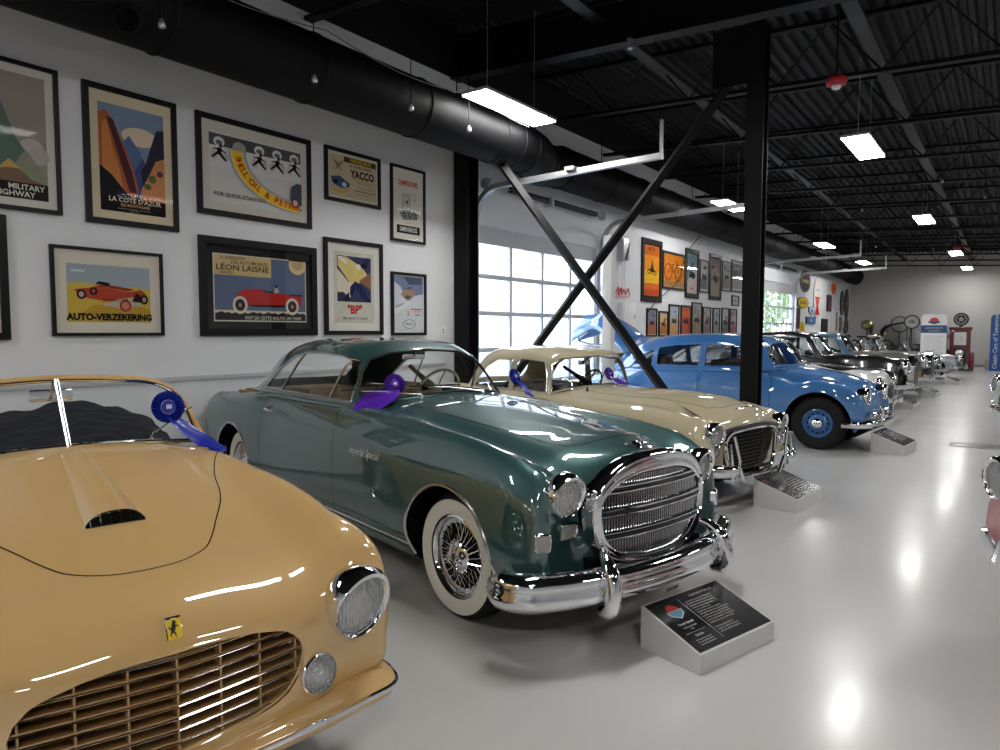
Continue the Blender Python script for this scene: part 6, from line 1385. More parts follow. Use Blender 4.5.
sign('garage_sign', 'grey and red oval sign below the grey one', 36.0, 1.95, .40, .36, (.50, .48, .50), art=lambda A: A.text('G', .4, .5, .5, (.6, .2, .22), bold=.01))
sign('garage_sign', 'small blue banner sign above the blue roof of a far car', 30.0, 2.05, .62, .14, (.26, .42, .60), shape='rect', art=lambda A: A.text('SALES', .5, .5, .5, (.85, .88, .9), bold=.01))
sign('garage_sign', 'upright yellow oval sign at the foot of the sign wall', 28.5, 1.72, .38, .28, (.86, .72, .14), rim=(.9, .9, .86), art=lambda A: A.ell(.5, .5, .2, .4, (.7, .55, .1)))
sign('garage_sign', 'tall white thermometer board leaning among the signs', 34.6, 2.05, .50, .62, (.86, .86, .85), shape='rect', rim=(.8, .8, .8), art=lambda A: (A.rect(.38, .18, .68, .84, (.50, .46, .36)), A.text('PUMP', .1, .53, .5, (.15, .15, .15), rot=90, bold=.004)), dep=.12)
sign('garage_sign', 'dark narrow red and blue sign beneath the orange disc', 33.4, 2.85, .34, .36, (.30, .24, .32), shape='rect', art=lambda A: A.poly([(.3, .1), (.5, .9), (.7, .1)], (.6, .2, .25)))
sign('garage_sign', 'dark red narrow sign left of the white rocket', 27.9, 2.10, .22, .40, (.35, .14, .16), shape='rect')
sign('garage_sign', 'grey round gear sign low by the back corner', 37.5, 1.9, .45, .36, (.42, .43, .44), art=lambda A: A.ell(.5, .5, .2, .2, (.3, .3, .3)))
sign('garage_sign', 'pale blue lozenge sign in the middle of the sign wall', 30.1, 2.42, .40, .17, (.72, .78, .84), shape='shield', art=lambda A: A.ell(.5, .5, .2, .25, (.35, .45, .6)))
sign('garage_sign', 'dark panel sign left of the thermometer board', 32.6, 1.75, .45, .40, (.20, .17, .16), shape='rect')

# ================================================================== other cars of the row (smaller in view)
def gen_ctrl(L=4.2, hw=.76, wb=2.6, fo=.75, zc=1.0, zh=.88, zb=.98, zt=.85, zf=.84, zv=.74, fy=.62, hy=.36, nose=.12):
    """half-body control grid; nose tip near x = 0. zc cowl, zh hood front, zb belt, zf front wing crest, zv valley beside the hood"""
    def st(x, z4, z5, z6, z7, z8, w=1., y4=None, lo=.22, dx=(0,) * 9, y5=None, y6=None):
        y4 = y4 or .87 * hw
        ys = [.87 * hw * w, .98 * hw * w, hw * w, .96 * hw * w, y4 * w, (y5 or .70 * hw) * w, (y6 or .48 * hw) * w, .24 * hw * w, 0]
        zs = [lo, .42, .42 + (z4 - .42) * .45, .42 + (z4 - .42) * .85, z4, z5, z6, z7, z8]
        return [(x + d, y, z) for d, y, z in zip(dx, ys, zs)]
    rows = [
        st(-L + .02, .36, .36, .36, .36, .36, .70, lo=.28, dx=(.42, .34, .25, .17, .1, .05, .02, 0, 0)),
        st(-L, .60 * zt + .1, .6 * zt + .08, .6 * zt + .08, .6 * zt + .08, .6 * zt + .08, .84, dx=(.40, .22, .14, .06, .02, 0, -.02, -.03, -.03)),
        st(-L + .35, zt, zt - .02, zt, zt + .02, zt + .02, .96),
        st(-fo - wb, (zb + zt) / 2 + .03, (zb + zt) / 2, zb - .02, zb, zb),
        st(-fo - wb + .6, zb - .02, zb, zb, zb, zb), st(-fo - .9, zb - .02, zb + .01, zc - .02, zc, zc, w=.985),
        st(-fo - .35, (zb + zf) / 2, (zb + zv) / 2, (zc + zh) / 2 + .03, zc - .02, zc - .01, y4=fy + .03, y5=.62 * hw, y6=hy + .05),
        st(-fo, zf, zv, zh + .02, zh + .07, zh + .08, y4=fy, y5=(fy + hy) / 2 + .0, y6=hy, w=1.01),
        st(-.30, zf - .03, zv - .02, zh - .01, zh + .03, zh + .04, y4=fy, y5=(fy + hy) / 2, y6=hy),
        st(-nose, zf - .14, zv - .08, zh - .12, zh - .07, zh - .05, y4=fy, y5=(fy + hy) / 2, y6=hy, w=.97, dx=(-.06, 0, .02, .03, .03, .0, .05, .10, .12), lo=.26),
        st(-nose + .05, .58, .56, .60, .62, .62, y4=fy * .97, y5=(fy + hy) / 2, y6=hy, w=.95, dx=(-.08, 0, .01, .01, 0, -.02, .04, .09, .11), lo=.27),
        st(-nose + .04, .45, .45, .45, .45, .45, y4=fy * .95, y5=(fy + hy) / 2, y6=hy, w=.93, dx=(-.08, 0, .01, .01, 0, -.01, .03, .07, .09), lo=.28),
        st(-nose + .0, .30, .30, .30, .30, .30, y4=fy * .9, y5=(fy + hy) / 2, y6=hy, w=.86, dx=(-.08, -.04, -.02, 0, 0, 0, .03, .05, .06), lo=.28),
    ]
    r = rows[0]; rows[0] = [(x, y, min(z, .36)) for x, y, z in r]
    rows[-1] = [(x, y, min(z, .30)) for x, y, z in rows[-1]]
    return rows
def gen_roof(x0, x1, zb, zt, hw=.62, rake=.42, back=.8):
    """x0 windscreen base, x1 rear base"""
    o = []
    for x, f, w in ((x0, 0, 1.0), (x0 - rake * .35, .42, .985), (x0 - rake * .8, .88, .95), (x0 - rake * 1.25, .97, .93), ((x0 + x1) / 2, 1.0, .93), (x1 + back * .9, .93, .91), (x1 + back * .4, .62, .90), (x1, .0, .88)):
        h = zt - zb; o.append([(x - .10 * (1 - f), hw * w * 1.03, zb - .02), (x - .07 * (1 - f), hw * w * .95, zb + h * f * .82), (x, hw * w * .80, zb + h * f * .93), (x + .07 * (1 - f), hw * w * .55, zb + h * f * .98), (x + .10 * (1 - f), hw * w * .28, zb + h * f), (x + .11 * (1 - f), 0, zb + h * f)])
    return o
def far_car(name, label, pose, pm, hoodm=None, roof=None, wheelc=None, wk='plain', white=None, grille='oval', lampr=.10, lampz=None, lampx=.0, lampy=.55, glass=True, screen=None, bumper=True, r=.34, closed=True, seatm=None, bump_h=.42, **k):
    g = dict(L=4.2, hw=.76, wb=2.6, fo=.75, zc=1.0, zh=.88, zb=.98, zf=.84); g.update(k); C = gen_ctrl(**g); fo, wb, zb, zc = g['fo'], g['wb'], g['zb'], g['zc']
    xw = -fo - .75; cab = symx([(xw - .05, 0), (xw - .1, .3), (xw - .2, .50), (-fo - wb + .25, .52), (-fo - wb - .05, .3), (-fo - wb - .1, 0)])[:-1]
    hd = symx([(xw + .05, g.get('hy', .36) + .04), (-.6, g.get('hy', .36)), (-.28, g.get('hy', .36) * .8), (-.16, 0)]) + [(xw + .08, 0)]
    dr = [(xw - 1.0, .32), (xw - 1.02, zb - .08), (xw - .1, zb - .08), (xw - .05, .6), (xw - .1, .32)]
    car, bvh, body = assemble(name, label, pose, C, pm, [(-fo, r + .045, r), (-fo - wb, r + .045, r)], (-fo, -fo - wb), r, wk, g['hw'] - .06, hood=hd, doors=[dr], cabin=cab, cell=.06, hood_m=hoodm, wheel_col=wheelc, white=white, gap=.010, liner=g['hw'])
    body.build('body_shell', pm, car)
    if closed:
        zt = roof[1]; x1 = -fo - wb - .45; C2 = gen_roof(xw, x1, zb, zt)
        h = zt - zb; ws = sym([(0, zb + h * .86), (.3, zb + h * .84), (.46, zb + h * .74), (.52, zb + h * .30), (.50, zb + .04), (0, zb + .05)])
        a = xw - .16; b = x1 + .75; mid = (a + b) / 2
        sd_ = [[(a - .02, zb + .03), (a - .22, zb + h * .76), (mid + .04, zb + h * .80), (mid + .04, zb + .03)], [(mid - .04, zb + .03), (mid - .04, zb + h * .80), (b - .05, zb + h * .68), (b - .28, zb + .03)]]
        greenhouse(car, C2, roof[0], ws, sd_, back=sym([(0, zb + h * .78), (.25, zb + h * .72), (.3, zb + h * .35), (0, zb + h * .3)]), wsx=xw - .45, bx=x1 + .55, cell=.05)
    else:
        m = MB(); P = smooth_path([(xw, .56, zc - .03), (xw - .10, .54, zc + .20), (xw - .16, .47, zc + .31), (xw - .17, 0, zc + .34), (xw - .16, -.47, zc + .31), (xw - .10, -.54, zc + .20), (xw, -.56, zc - .03)], 5); m.tube(P, .014, CHROME, n=8); m.build('windshield_frame', car, smooth=True)
        m = MB(); m.add([(xw, .54, zc - .01), (xw, -.54, zc - .01), (xw - .16, -.47, zc + .30), (xw - .16, .47, zc + .30)], [(0, 1, 2, 3)], GLASS); m.build('windshield', car)
    sm = seatm or mat('dark_upholstery')
    for sd in (-1, 1): seat_mb(xw - .95, sd * .28, .5, sm, z0=.5, back=max(.42, zb - .42)).build('seat', car, angle=60)
    steering(car, (xw - .45, .3, zb + .02), 25, .19, mat('black_wheel_rim'))
    fl_ = MB(); fl_.box((-fo - wb, -.55, .28), (xw, .55, .31), DARK); fl_.build('cabin_floor', car)
    lz = lampz or g['zf'] - .16
    for sd in (-1, 1): lamp(car, (lampx, sd * lampy, lz), (1, sd * .04, .02), lampr, visor=.01, depth=.05, bowl=(CHROME if lampr > .12 else pm, .14))
    zh = g['zh']
    if grille == 'tall':
        m = MB(); out = sym([(0, zh + .08), (.12, zh + .06), (.22, zh - .02), (.24, .7), (.20, .46), (.0, .42)]); out = smooth_path([(0, a, b) for a, b in out], 3, closed=True)[:, 1:]
        m.prism([(a, b) for a, b in out], .02, .16, CHROME, axes='yz', smooth=False); m.prism([(a * .86, .66 + (b - .66) * .90) for a, b in out], .155, .165, DARK, axes='yz')
        for i in range(-8, 9): y = i * .023; m.box((.165, y - .004, .48), (.175, y + .004, zh - .02 - .25 * abs(y)), CHROME2)
        m.tube([(.17, 0, zh + .08), (.17, 0, zh + .13)], .014, CHROME, n=8); m.build('radiator_grille', car)
    else:
        m = MB(); out = circ(0, .56, .33 if grille == 'oval' else .26, 28, ry=.14); m.tube([(.075 - .3 * a * a, a, b) for a, b in out], .014, CHROME, n=8, closed=True)
        m.poly([(.065 - .3 * a * a, a, b) for a, b in out], DARK)
        for i in range(-9, 10): y = i * .034 if grille == 'oval' else i * .027; q = .14 * math.sqrt(max(0, 1 - (y / .34) ** 2)); m.box((.062 - .3 * y * y, y - .004, .56 - q), (.080 - .3 * y * y, y + .004, .56 + q), CHROME2)
        m.build('grille', car, smooth=True, angle=30)
    if bumper:
        m = MB(); sweep_plan(m, symx([(-.22, g['hw'] + .005), (-.10, g['hw'] - .01), (.04, .52), (.15, .25), (.17, 0)]), bump_h, [(-.01, .045), (.015, .04), (.025, 0), (.015, -.04), (-.01, -.045)], CHROME); m.build('bumper', car, smooth=True, angle=60)
        for sd in (-1, 1):
            m = MB(); m.tube([(.155, sd * .28, bump_h - .07), (.175, sd * .28, bump_h), (.15, sd * .28, bump_h + .10)], [.018, .026, .016], CHROME, n=8); m.build('overrider', car, smooth=True)
    return car, bvh
SIL = mat('silver_enamel', lin(160, 165, 170), rough=.3, metal=.6, coat=1); GRY = mat('grey_enamel', lin(128, 130, 124), rough=.3, metal=.3, coat=1); BLK = mat('black_enamel', (.008, .008, .009), rough=.3, coat=1)
DBL = mat('steel_blue_enamel', lin(92, 124, 152), rough=.3, metal=.3, coat=1); NVY = mat('navy_enamel', lin(34, 48, 66), rough=.3, metal=.2, coat=1); WHT = paint('white_enamel', lin(214, 214, 212))
far_car('two_tone_saloon', 'black saloon with white front wings, directly behind the blue fastback', (-1.72, 13.75, -.06, 1.0), WHT, roof=(BLK, 1.50), hoodm=BLK, L=4.5, zc=1.02, zh=.90, zb=.99, zf=.86, zv=.74, lampr=.10)
far_car('vintage_limousine', 'black vintage car with large chrome headlights and an amber number plate', (-1.72, 16.6, -.04, 1.0), BLK, roof=(BLK, 1.60), L=4.6, zc=1.10, zh=1.02, zb=1.04, zf=.86, zv=.62, fy=.66, hy=.26, lampr=.15, lampz=.86, lampx=.05, lampy=.36, grille='tall', r=.37, wk='wire', bump_h=.48)
far_car('grey_convertible', 'grey vintage car with steel blue top and tall chrome radiator grille', (-1.66, 19.4, -.04, 1.0), GRY, roof=(DBL, 1.58), L=4.7, zc=1.12, zh=1.05, zb=1.04, zf=.88, zv=.64, fy=.66, hy=.26, lampr=.14, lampz=.88, lampx=.05, lampy=.38, grille='tall', r=.37, wk='wire', bump_h=.5)
far_car('navy_roadster', 'dark navy open car between the grey convertible and the silver roadster', (-1.75, 22.2, -.03, 1.0), NVY, closed=False, zc=.98, zh=.86, zb=.90, zf=.86, zv=.72, lampr=.11)
far_car('silver_roadster', 'silver open roadster with upright chrome framed windscreen', (-1.78, 25.2, -.02, 1.0), SIL, closed=False, zc=1.0, zh=.84, zb=.92, zf=.86, zv=.74, lampr=.11, L=4.4)
far_car('silver_sports_car', 'silver low sports car last in the row by the red petrol pump', (-1.38, 28.3, 0, 1.0), SIL, closed=False, zc=.90, zh=.74, zb=.84, zf=.82, zv=.70, lampr=.10, L=4.1)
PNK = paint('pink_enamel', lin(196, 148, 150)); MNT = paint('mint_enamel', lin(200, 212, 196))
far_car('pink_car', 'pink vintage car at the right edge, only its nose and bumper in view', (.285, 3.90, PI + .60, 1.0), PNK, roof=(PNK, 1.5), white=.88, zf=.98, zh=.96, zb=1.02, zc=1.08, zt=.9, L=4.6, bump_h=.50, lampz=.84)
far_car('mint_car', 'pale mint vintage car far down the right edge of the view', (.06, 12.6, PI + .45, 1.0), MNT, roof=(MNT, 1.5), zf=.96, zh=.92, zb=1.0, zc=1.06, L=4.5, bump_h=.46, lampz=.80, lampr=.12)
pt = MB(); pt.box((-1.49, 16.28, .66), (-1.475, 16.50, .80), mat('amber_plate', lin(196, 128, 40), rough=.5)); put_text(pt, 'AUG 23', .06, (-1.474, 16.39, .73), (0, 1, 0), (0, 0, 1), BLACK, bold=.001)
tag(pt.build('number_plate'), 'amber number plate below the headlight of the black vintage car', 'number plate')

# ================================================================== information wedges on the floor
def wedge(x, y, rz, label, W=.60, Dp=.36, h0=.095, h1=.215, detail=True):
    t = thing('information_stand', label, 'display sign', (x, y, 0), rz, group='wedge shaped information stands')
    WM = mat('brushed_white', (.62, .62, .61), rough=.45, noise=(6, .06)); m = MB()
    m.prism([(0, 0), (0, h0), (-Dp, h1), (-Dp, 0)], -W / 2, W / 2, WM, axes='xz'); m.build('wedge_base', t)
    sl = math.atan2(h1 - h0, Dp); ey = np.array([-math.cos(sl), 0, math.sin(sl)]); ex = np.array([0, 1., 0]); n = np.array([math.sin(sl), 0, math.cos(sl)]); SL_ = math.hypot(Dp, h1 - h0)
    o = np.array([0, -W / 2, h0])
    def Q(u, v, d=.001): return tuple(o + ex * u * W + ey * v * SL_ + n * d)
    m = MB(); b = .02; m.add([Q(b, b * 1.4, 0), Q(1 - b, b * 1.4, 0), Q(1 - b, 1 - b * 1.4, 0), Q(b, 1 - b * 1.4, 0), Q(b, b * 1.4, .003), Q(1 - b, b * 1.4, .003), Q(1 - b, 1 - b * 1.4, .003), Q(b, 1 - b * 1.4, .003)], [(0, 1, 2, 3), (4, 5, 6, 7), (0, 1, 5, 4), (1, 2, 6, 5), (2, 3, 7, 6), (3, 0, 4, 7)], mat('panel_black', (.012, .012, .013), rough=.25, coat=.3))
    tx = mat('panel_text', (.62, .62, .61), rough=.5)
    def tt(b_, s_, u, v, mm=tx, **k): put_text(m, b_, s_, Q(u, v, .0035), ex, ey, mm, **k)
    if detail:
        tt('THE STORY OF THIS CAR', .017, .68, .88, bold=.0004)
        rn = random.Random(5); words = 'the body of this show car was built by hand in italy for a new york buyer and it was driven home after the motor salon where it won first prize in its class with wire wheels leather seats and a strong engine'.split()
        for i in range(15):
            v = .80 - .044 * i
            if i == 11: continue
            ln = ' '.join(rn.choice(words) for _ in range(9 if i < 11 else 8)); tt(ln[:46 if i < 11 else 40], .0118, .41, v, align='LEFT', sx=1.0)
        m.poly([Q(.375, .10, .0034), Q(.379, .10, .0034), Q(.379, .90, .0034), Q(.375, .90, .0034)], tx)
        RDm = mat('logo_red', lin(206, 70, 60), rough=.4); BLm = mat('logo_blue', lin(90, 134, 160), rough=.4)
        m.poly([Q(.13, .74, .0034), Q(.31, .74, .0034), Q(.30, .66, .0034), Q(.22, .58, .0034), Q(.14, .66, .0034)], tx)
        m.poly([Q(.14, .73, .0036), Q(.30, .73, .0036), Q(.29, .665, .0036), Q(.22, .595, .0036), Q(.15, .665, .0036)], BLm)
        m.poly([Q(.22 + .07 * math.cos(a), .74 + .11 * math.sin(a), .0037) for a in np.linspace(0, PI, 12)], RDm)
        tt('MUSEUM', .014, .22, .70, bold=.0004); tt('Coupe Special', .020, .20, .50, bold=.0004); tt('body by hand, Italy', .013, .20, .43); tt('1953', .013, .20, .385)
        m.poly([Q(.08, .33, .0034), Q(.32, .33, .0034), Q(.32, .334, .0034), Q(.08, .334, .0034)], tx); tt('On loan', .018, .20, .27, bold=.0003)
        for i in range(3): tt('from a private family collection', .011, .20, .20 - .04 * i, sx=.85)
    else:
        m.poly([Q(.08, .86, .0034), Q(.20, .86, .0034), Q(.18, .74, .0034), Q(.10, .74, .0034)], mat('logo_dim', lin(120, 70, 66)))
        for i in range(9): m.poly([Q(.4, .82 - .07 * i, .0034), Q(.88, .82 - .07 * i, .0034), Q(.88, .808 - .07 * i, .0034), Q(.4, .808 - .07 * i, .0034)], mat('panel_text_dim', (.22, .22, .22)))
    m.build('printed_panel', t); return t
wedge(-1.02, 3.36, -.28, 'wedge shaped white stand with black text panel in front of the green coupe', W=.62)
def wedge2(x, y, rz, label, **k):
    return wedge(x, y, rz, label, detail=False, **k)
wedge2(-1.42, 6.70, -.10, 'white wedge stand in front of the cream coupe', W=.66, Dp=.40, h0=.12, h1=.25)
wedge2(-1.02, 10.52, -.10, 'white wedge stand in front of the blue saloon', W=.66, Dp=.40, h0=.12, h1=.27)
wedge2(-1.55, 16.9, -.06, 'white wedge stand in front of the black vintage car with big headlights', W=.8); wedge2(-1.42, 20.2, -.06, 'white wedge stand in front of the grey convertible', W=.8); wedge2(-1.22, 25.3, -.02, 'white wedge stand in front of the silver roadster', W=.8)
m = MB(); m.box((-.30, -.22, 0), (.30, .22, .008), mat('floor_plate', (.35, .35, .36), rough=.3, metal=.6), bev=.003); o = m.build('floor_plate'); o.location = (-.35, 11.7, 0); tag(o, 'flat grey metal plate on the floor near the right edge', 'floor plate')

# ================================================================== things by the back wall
RDP = mat('pump_red', lin(104, 14, 26), rough=.3, coat=.8)
p = thing('petrol_pump', 'dark red vintage petrol pump with a round black globe by the back wall', 'petrol pump', (-1.72, 34.6, 0))
m = MB(); m.box((-.42, -.28, 0), (.42, .28, .12), BLK, bev=.02); m.box((-.36, -.24, .12), (.36, .24, 1.72), RDP, bev=.04); m.box((-.40, -.27, 1.66), (.40, .27, 1.80), RDP, bev=.04); m.build('pump_body', p)
m = MB(); m.box((-.21, -.255, 1.05), (.21, -.24, 1.58), WHITE); m.box((-.17, -.262, 1.1), (.17, -.254, 1.5), mat('dial_white', (.8, .8, .78), rough=.4)); m.tube([(0, -.265, 1.28), (.06, -.265, 1.40)], .008, BLACK, n=4); m.build('dial_face', p)
m = MB(); m.box((-.22, -.26, .12), (.22, -.238, .92), BLK); m.lathe([(.14, -.27), (.12, -.275), (0, -.28)], mat('reflector'), 'y', org=(0, 0, .72), n=20); m.build('lower_panel', p)
m = MB(); m.lathe([(0, -.07), (.24, -.07), (.27, -.04), (.27, .04), (.24, .07), (0, .07)], BLACK, 'y', org=(0, 0, 2.12), n=32); m.lathe([(.20, -.075), (.21, -.08), (.17, -.08)], mat('grey_print', (.4, .4, .4)), 'y', org=(0, 0, 2.12), n=28)
P = []
for i in range(10): a = PI / 2 + i * PI / 5; q = .15 if i % 2 == 0 else .06; P.append((q * math.cos(a), -.078, 2.12 + q * math.sin(a)))
m.poly(P, mat('grey_print')); m.tube([(0, 0, 1.8), (0, 0, 1.88)], .06, RDP, n=12); m.build('globe', p, angle=40)
m = MB(); m.tube(smooth_path([(-.37, 0, 1.45), (-.52, -.05, 1.3), (-.56, -.08, .8), (-.5, -.05, .45), (-.38, 0, .5)], 5), .022, RUBBER, n=8); m.build('hose', p, smooth=True); m = MB(); m.tube([(-.37, -.05, 1.2), (-.40, -.1, 1.5)], .03, CHROME2, n=8); m.build('nozzle', p, smooth=True)
m = MB(); m.box((.36, -.2, 0), (.50, .2, .75), RDP, bev=.03); m.build('side_locker', p)
p = thing('petrol_pump', 'slim dark red petrol pump half hidden behind the white banner', 'petrol pump', (-2.45, 35.4, 0))
m = MB(); m.box((-.22, -.2, 0), (.22, .2, 1.62), mat('dark_red_old', lin(84, 30, 34), rough=.5), bev=.03); m.build('pump_body', p)
m = MB(); m.lathe([(.13, 1.62), (.13, 1.95), (.09, 2.02), (0, 2.05)], mat('old_glass', (.25, .26, .27), rough=.2), 'z', n=20); m.build('glass_cylinder', p, smooth=True); m = MB(); m.tube(smooth_path([(-.22, -.1, 1.5), (-.36, -.12, 1.2), (-.34, -.1, .7), (-.24, -.1, .8)], 5), .02, RUBBER, n=8); m.build('hose', p, smooth=True)
def banner(x, y, z1, w, label, kind):
    t = thing('pull_up_banner', label, 'banner', (x, y, 0))
    m = MB(); m.box((-w / 2 - .03, -.12, 0), (w / 2 + .03, .12, .07), GALV, bev=.01); m.build('banner_foot', t)
    P = [(-w / 2, .07), (w / 2, .07), (w / 2, z1 - .16)] + [(w / 2 - .16 + .16 * math.cos(a), z1 - .16 + .16 * math.sin(a)) for a in np.linspace(0, PI / 2, 6)] + [(-w / 2 + .16 - .16 * math.sin(a), z1 - .16 + .16 * math.cos(a)) for a in np.linspace(0, PI / 2, 6)] + [(-w / 2, z1 - .16)]
    m = MB(); m.prism(P, -.02, .02, mat('banner_white', (.84, .84, .84), rough=.5) if kind == 'w' else mat('banner_blue', lin(34, 84, 150), rough=.5), axes='xz')
    def r_(a, b, c, d, mm, q=-.0215): m.poly([(a, q, b), (c, q, b), (c, q, d), (a, q, d)], mm)
    if kind == 'w':
        bl = mat('banner_navy', lin(46, 82, 128), rough=.5); r_(-w / 2, z1 - .78, w / 2, z1 - .46, bl); m.poly([(-.2, -.0215, z1 - .36), (0, -.0215, z1 - .42), (.2, -.0215, z1 - .36), (.22, -.0215, z1 - .30), (-.22, -.0215, z1 - .30)], bl)
        m.poly([(.17 * math.cos(a), -.0220, z1 - .30 + .16 * math.sin(a)) for a in np.linspace(0, PI, 12)], mat('logo_red')); put_text(m, 'CAR MUSEUM', .10, (0, -.0222, z1 - .58), (1, 0, 0), (0, 0, 1), mat('panel_text')); put_text(m, 'WELCOME', .08, (0, -.0222, z1 - .70), (1, 0, 0), (0, 0, 1), mat('panel_text'))
        for i in range(13): r_(-w / 2 + .1, z1 - .92 - .075 * i, w / 2 - .1 - (i % 3) * .04, z1 - .905 - .075 * i, mat('grey_lines', (.45, .45, .45)))
        r_(-.2, z1 - 2.05, .2, z1 - 1.93, mat('yellow_print', lin(220, 196, 60)))
    else:
        put_text(m, 'Classic Cars of Tomorrow', .20, (-.30, -.0215, 1.25), (0, 0, 1), (-1, 0, 0), mat('panel_text'), bold=.003)
        r_(-w / 2 + .42, .2, w / 2 - .04, z1 - .25, mat('banner_pale', (.62, .70, .80)))
    m.build('banner_sheet', t)
banner(-2.62, 33.9, 2.33, .92, 'white pull-up banner with blue band and red badge near the back wall', 'w')
banner(-.20, 33.0, 2.28, .95, 'tall blue banner at the right edge near the back wall', 'b')
m = MB(); m.box((-.35, -.25, 0), (.35, .25, .42), mat('box_grey', (.45, .45, .44), rough=.7), bev=.01); m.box((-.36, -.26, .36), (.36, .26, .43), mat('box_grey'), bev=.01); o = m.build('storage_box'); o.location = (-.55, 36.5, 0); tag(o, 'low grey storage box between the red pump and the blue banner', 'box')
# black vintage tourer, motorbike, globe signs and bits against the back wall
t = thing('vintage_tourer', 'black vintage tourer with its canvas top up against the back wall', 'car', (-3.6, 37.2, 0))
m = MB(); m.box((-1.3, -.62, .45), (1.2, .62, 1.05), BLK, bev=.06); m.box((-.95, -.55, .3), (1.4, .55, .5), BLK, bev=.04); m.build('body_shell', t)
m = MB(); P = smooth_path([(-1.45, 0, 1.25), (-1.25, 0, 1.75), (-.6, 0, 1.98), (.4, 0, 1.98), (1.0, 0, 1.88)], 5); m.sweep(P, [(-.66, 0), (.66, 0), (.66, .04), (-.66, .04)], mat('canvas_dark', (.03, .03, .028), rough=.85)); m.build('canvas_top', t)
m = MB()
for x in (-1.35, -.3, .95):
    for y in (-.62, .62): m.tube([(x, y, 1.0), (x * .85, y, 1.95)], .02, BLACK, n=6)
m.build('top_bows', t)
for sx in (-1.0, 1.15):
    for sd in (-1, 1):
        w = MB(); w.lathe([(.30, -.03), (.38, -.04), (.40, 0), (.38, .04), (.30, .03)], RUBBER, 'y', org=(sx, sd * .72, .40), n=24)
        for i in range(10): a = i * PI / 5; w.tube([(sx, sd * .72, .40), (sx + .31 * math.cos(a), sd * .72, .40 + .31 * math.sin(a))], .012, mat('wood_spoke', (.25, .16, .08)), n=5)
        w.build('wheel', t, smooth=True, angle=50)
m = MB(); m.box((.1, -.68, 1.05), (.75, -.64, 1.62), mat('poster_pale', (.55, .62, .66), rough=.6)); m.box((.82, -.68, 1.05), (1.1, -.64, 1.62), mat('poster_yellow', (.72, .55, .12), rough=.6)); m.build('side_curtain', t)
t = thing('globe_sign', 'round black ringed sign on a pole above the black tourer', 'sign', (-3.55, 35.2, 0))
m = MB(); m.tube([(0, 0, .02), (0, 0, 1.75)], .025, BLACK, n=8); m.lathe([(.2, 0), (.2, .03), (0, .04)], BLACK, 'z', n=20); m.build('pole', t)
m = MB(); m.lathe([(.26, -.03), (.31, -.03), (.31, .03), (.26, .03)], BLACK, 'y', org=(0, 0, 2.03), n=32); m.lathe([(.26, -.012), (0, -.014)], mat('sign_grey', (.42, .42, .42), rough=.5), 'y', org=(0, 0, 2.03), n=32); put_text(m, 'OIL', .16, (0, -.02, 2.03), (1, 0, 0), (0, 0, 1), BLACK, bold=.006); m.build('ring_disc', t)
t = thing('vintage_motorcycle', 'dark vintage motorcycle with chrome tank in front of the back wall', 'motorcycle', (-5.15, 34.9, .55))
m = MB()
for x in (-.65, .65):
    m = MB(); m.lathe([(.28, -.03), (.33, -.04), (.35, 0), (.33, .04), (.28, .03)], RUBBER, 'y', org=(x, 0, .35), n=24)
    for i in range(9): a = i * PI / 4.5; m.tube([(x, 0, .35), (x + .3 * math.cos(a), 0, .35 + .3 * math.sin(a))], .005, GALV, n=4)
    m.build('wheel', t, smooth=True, angle=50)
m = MB(); m.tube([(-.65, 0, .35), (-.1, 0, .45), (.1, 0, .75), (.45, 0, .85), (.65, 0, .35)], .03, mat('engine_metal'), n=8); m.tube([(-.65, 0, .35), (-.3, 0, .8), (.4, 0, .85)], .025, BLACK, n=8); m.tube([(.45, 0, .85), (.38, 0, 1.08), (.28, .28, 1.10)], .015, CHROME2, n=6); m.tube([(.38, 0, 1.08), (.28, -.28, 1.10)], .015, CHROME2, n=6); m.build('frame', t, smooth=True)
m = MB(); m.lathe([(0, -.22), (.10, -.18), (.12, 0), (.10, .18), (0, .22)], CHROME2, 'x', org=(.12, 0, .86), n=18); m.build('fuel_tank', t, smooth=True)
m = MB(); m.box((-.5, -.12, .78), (-.12, .12, .86), BLACK, bev=.03); m.build('saddle', t); m = MB(); m.lathe([(0, 0), (.12, .03), (.13, .1), (0, .16)], mat('brass_old', (.45, .42, .22), rough=.35, metal=.8), 'x', org=(.55, 0, .95), n=18); m.build('headlamp', t, smooth=True)
m = MB(); m.box((-.16, -.18, .15), (.16, .18, .5), mat('engine_metal'), bev=.03)
for k in range(6): m.box((-.14, -.14, .5 + .03 * k), (.14, .14, .515 + .03 * k), mat('engine_metal'))
m.build('engine', t)
m = MB(); m.box((-.95, -.45, -.55), (.95, .45, -.45), BLACK); m.box((-.9, -.4, -.45), (.9, .4, -.03), mat('plinth_dark', (.05, .05, .05), rough=.6)); m.box((-.95, -.45, -.03), (.95, .45, 0), BLACK); m.build('plinth', t)
t = thing('brass_lamp_head', 'greenish brass dome lamp standing on a post behind the motorcycle', 'lamp', (-5.55, 36.9, 0))
m = MB(); m.tube([(0, 0, .02), (0, 0, 1.7)], .035, BLACK, n=8); m.lathe([(.22, 0), (.2, .04), (0, .06)], BLACK, 'z', n=20); m.build('post', t); m = MB(); m.lathe([(.10, 1.68), (.26, 1.78), (.30, 1.95), (.24, 2.08), (.1, 2.16), (0, 2.17)], mat('brass_old'), 'z', n=24); m.build('dome', t, smooth=True)
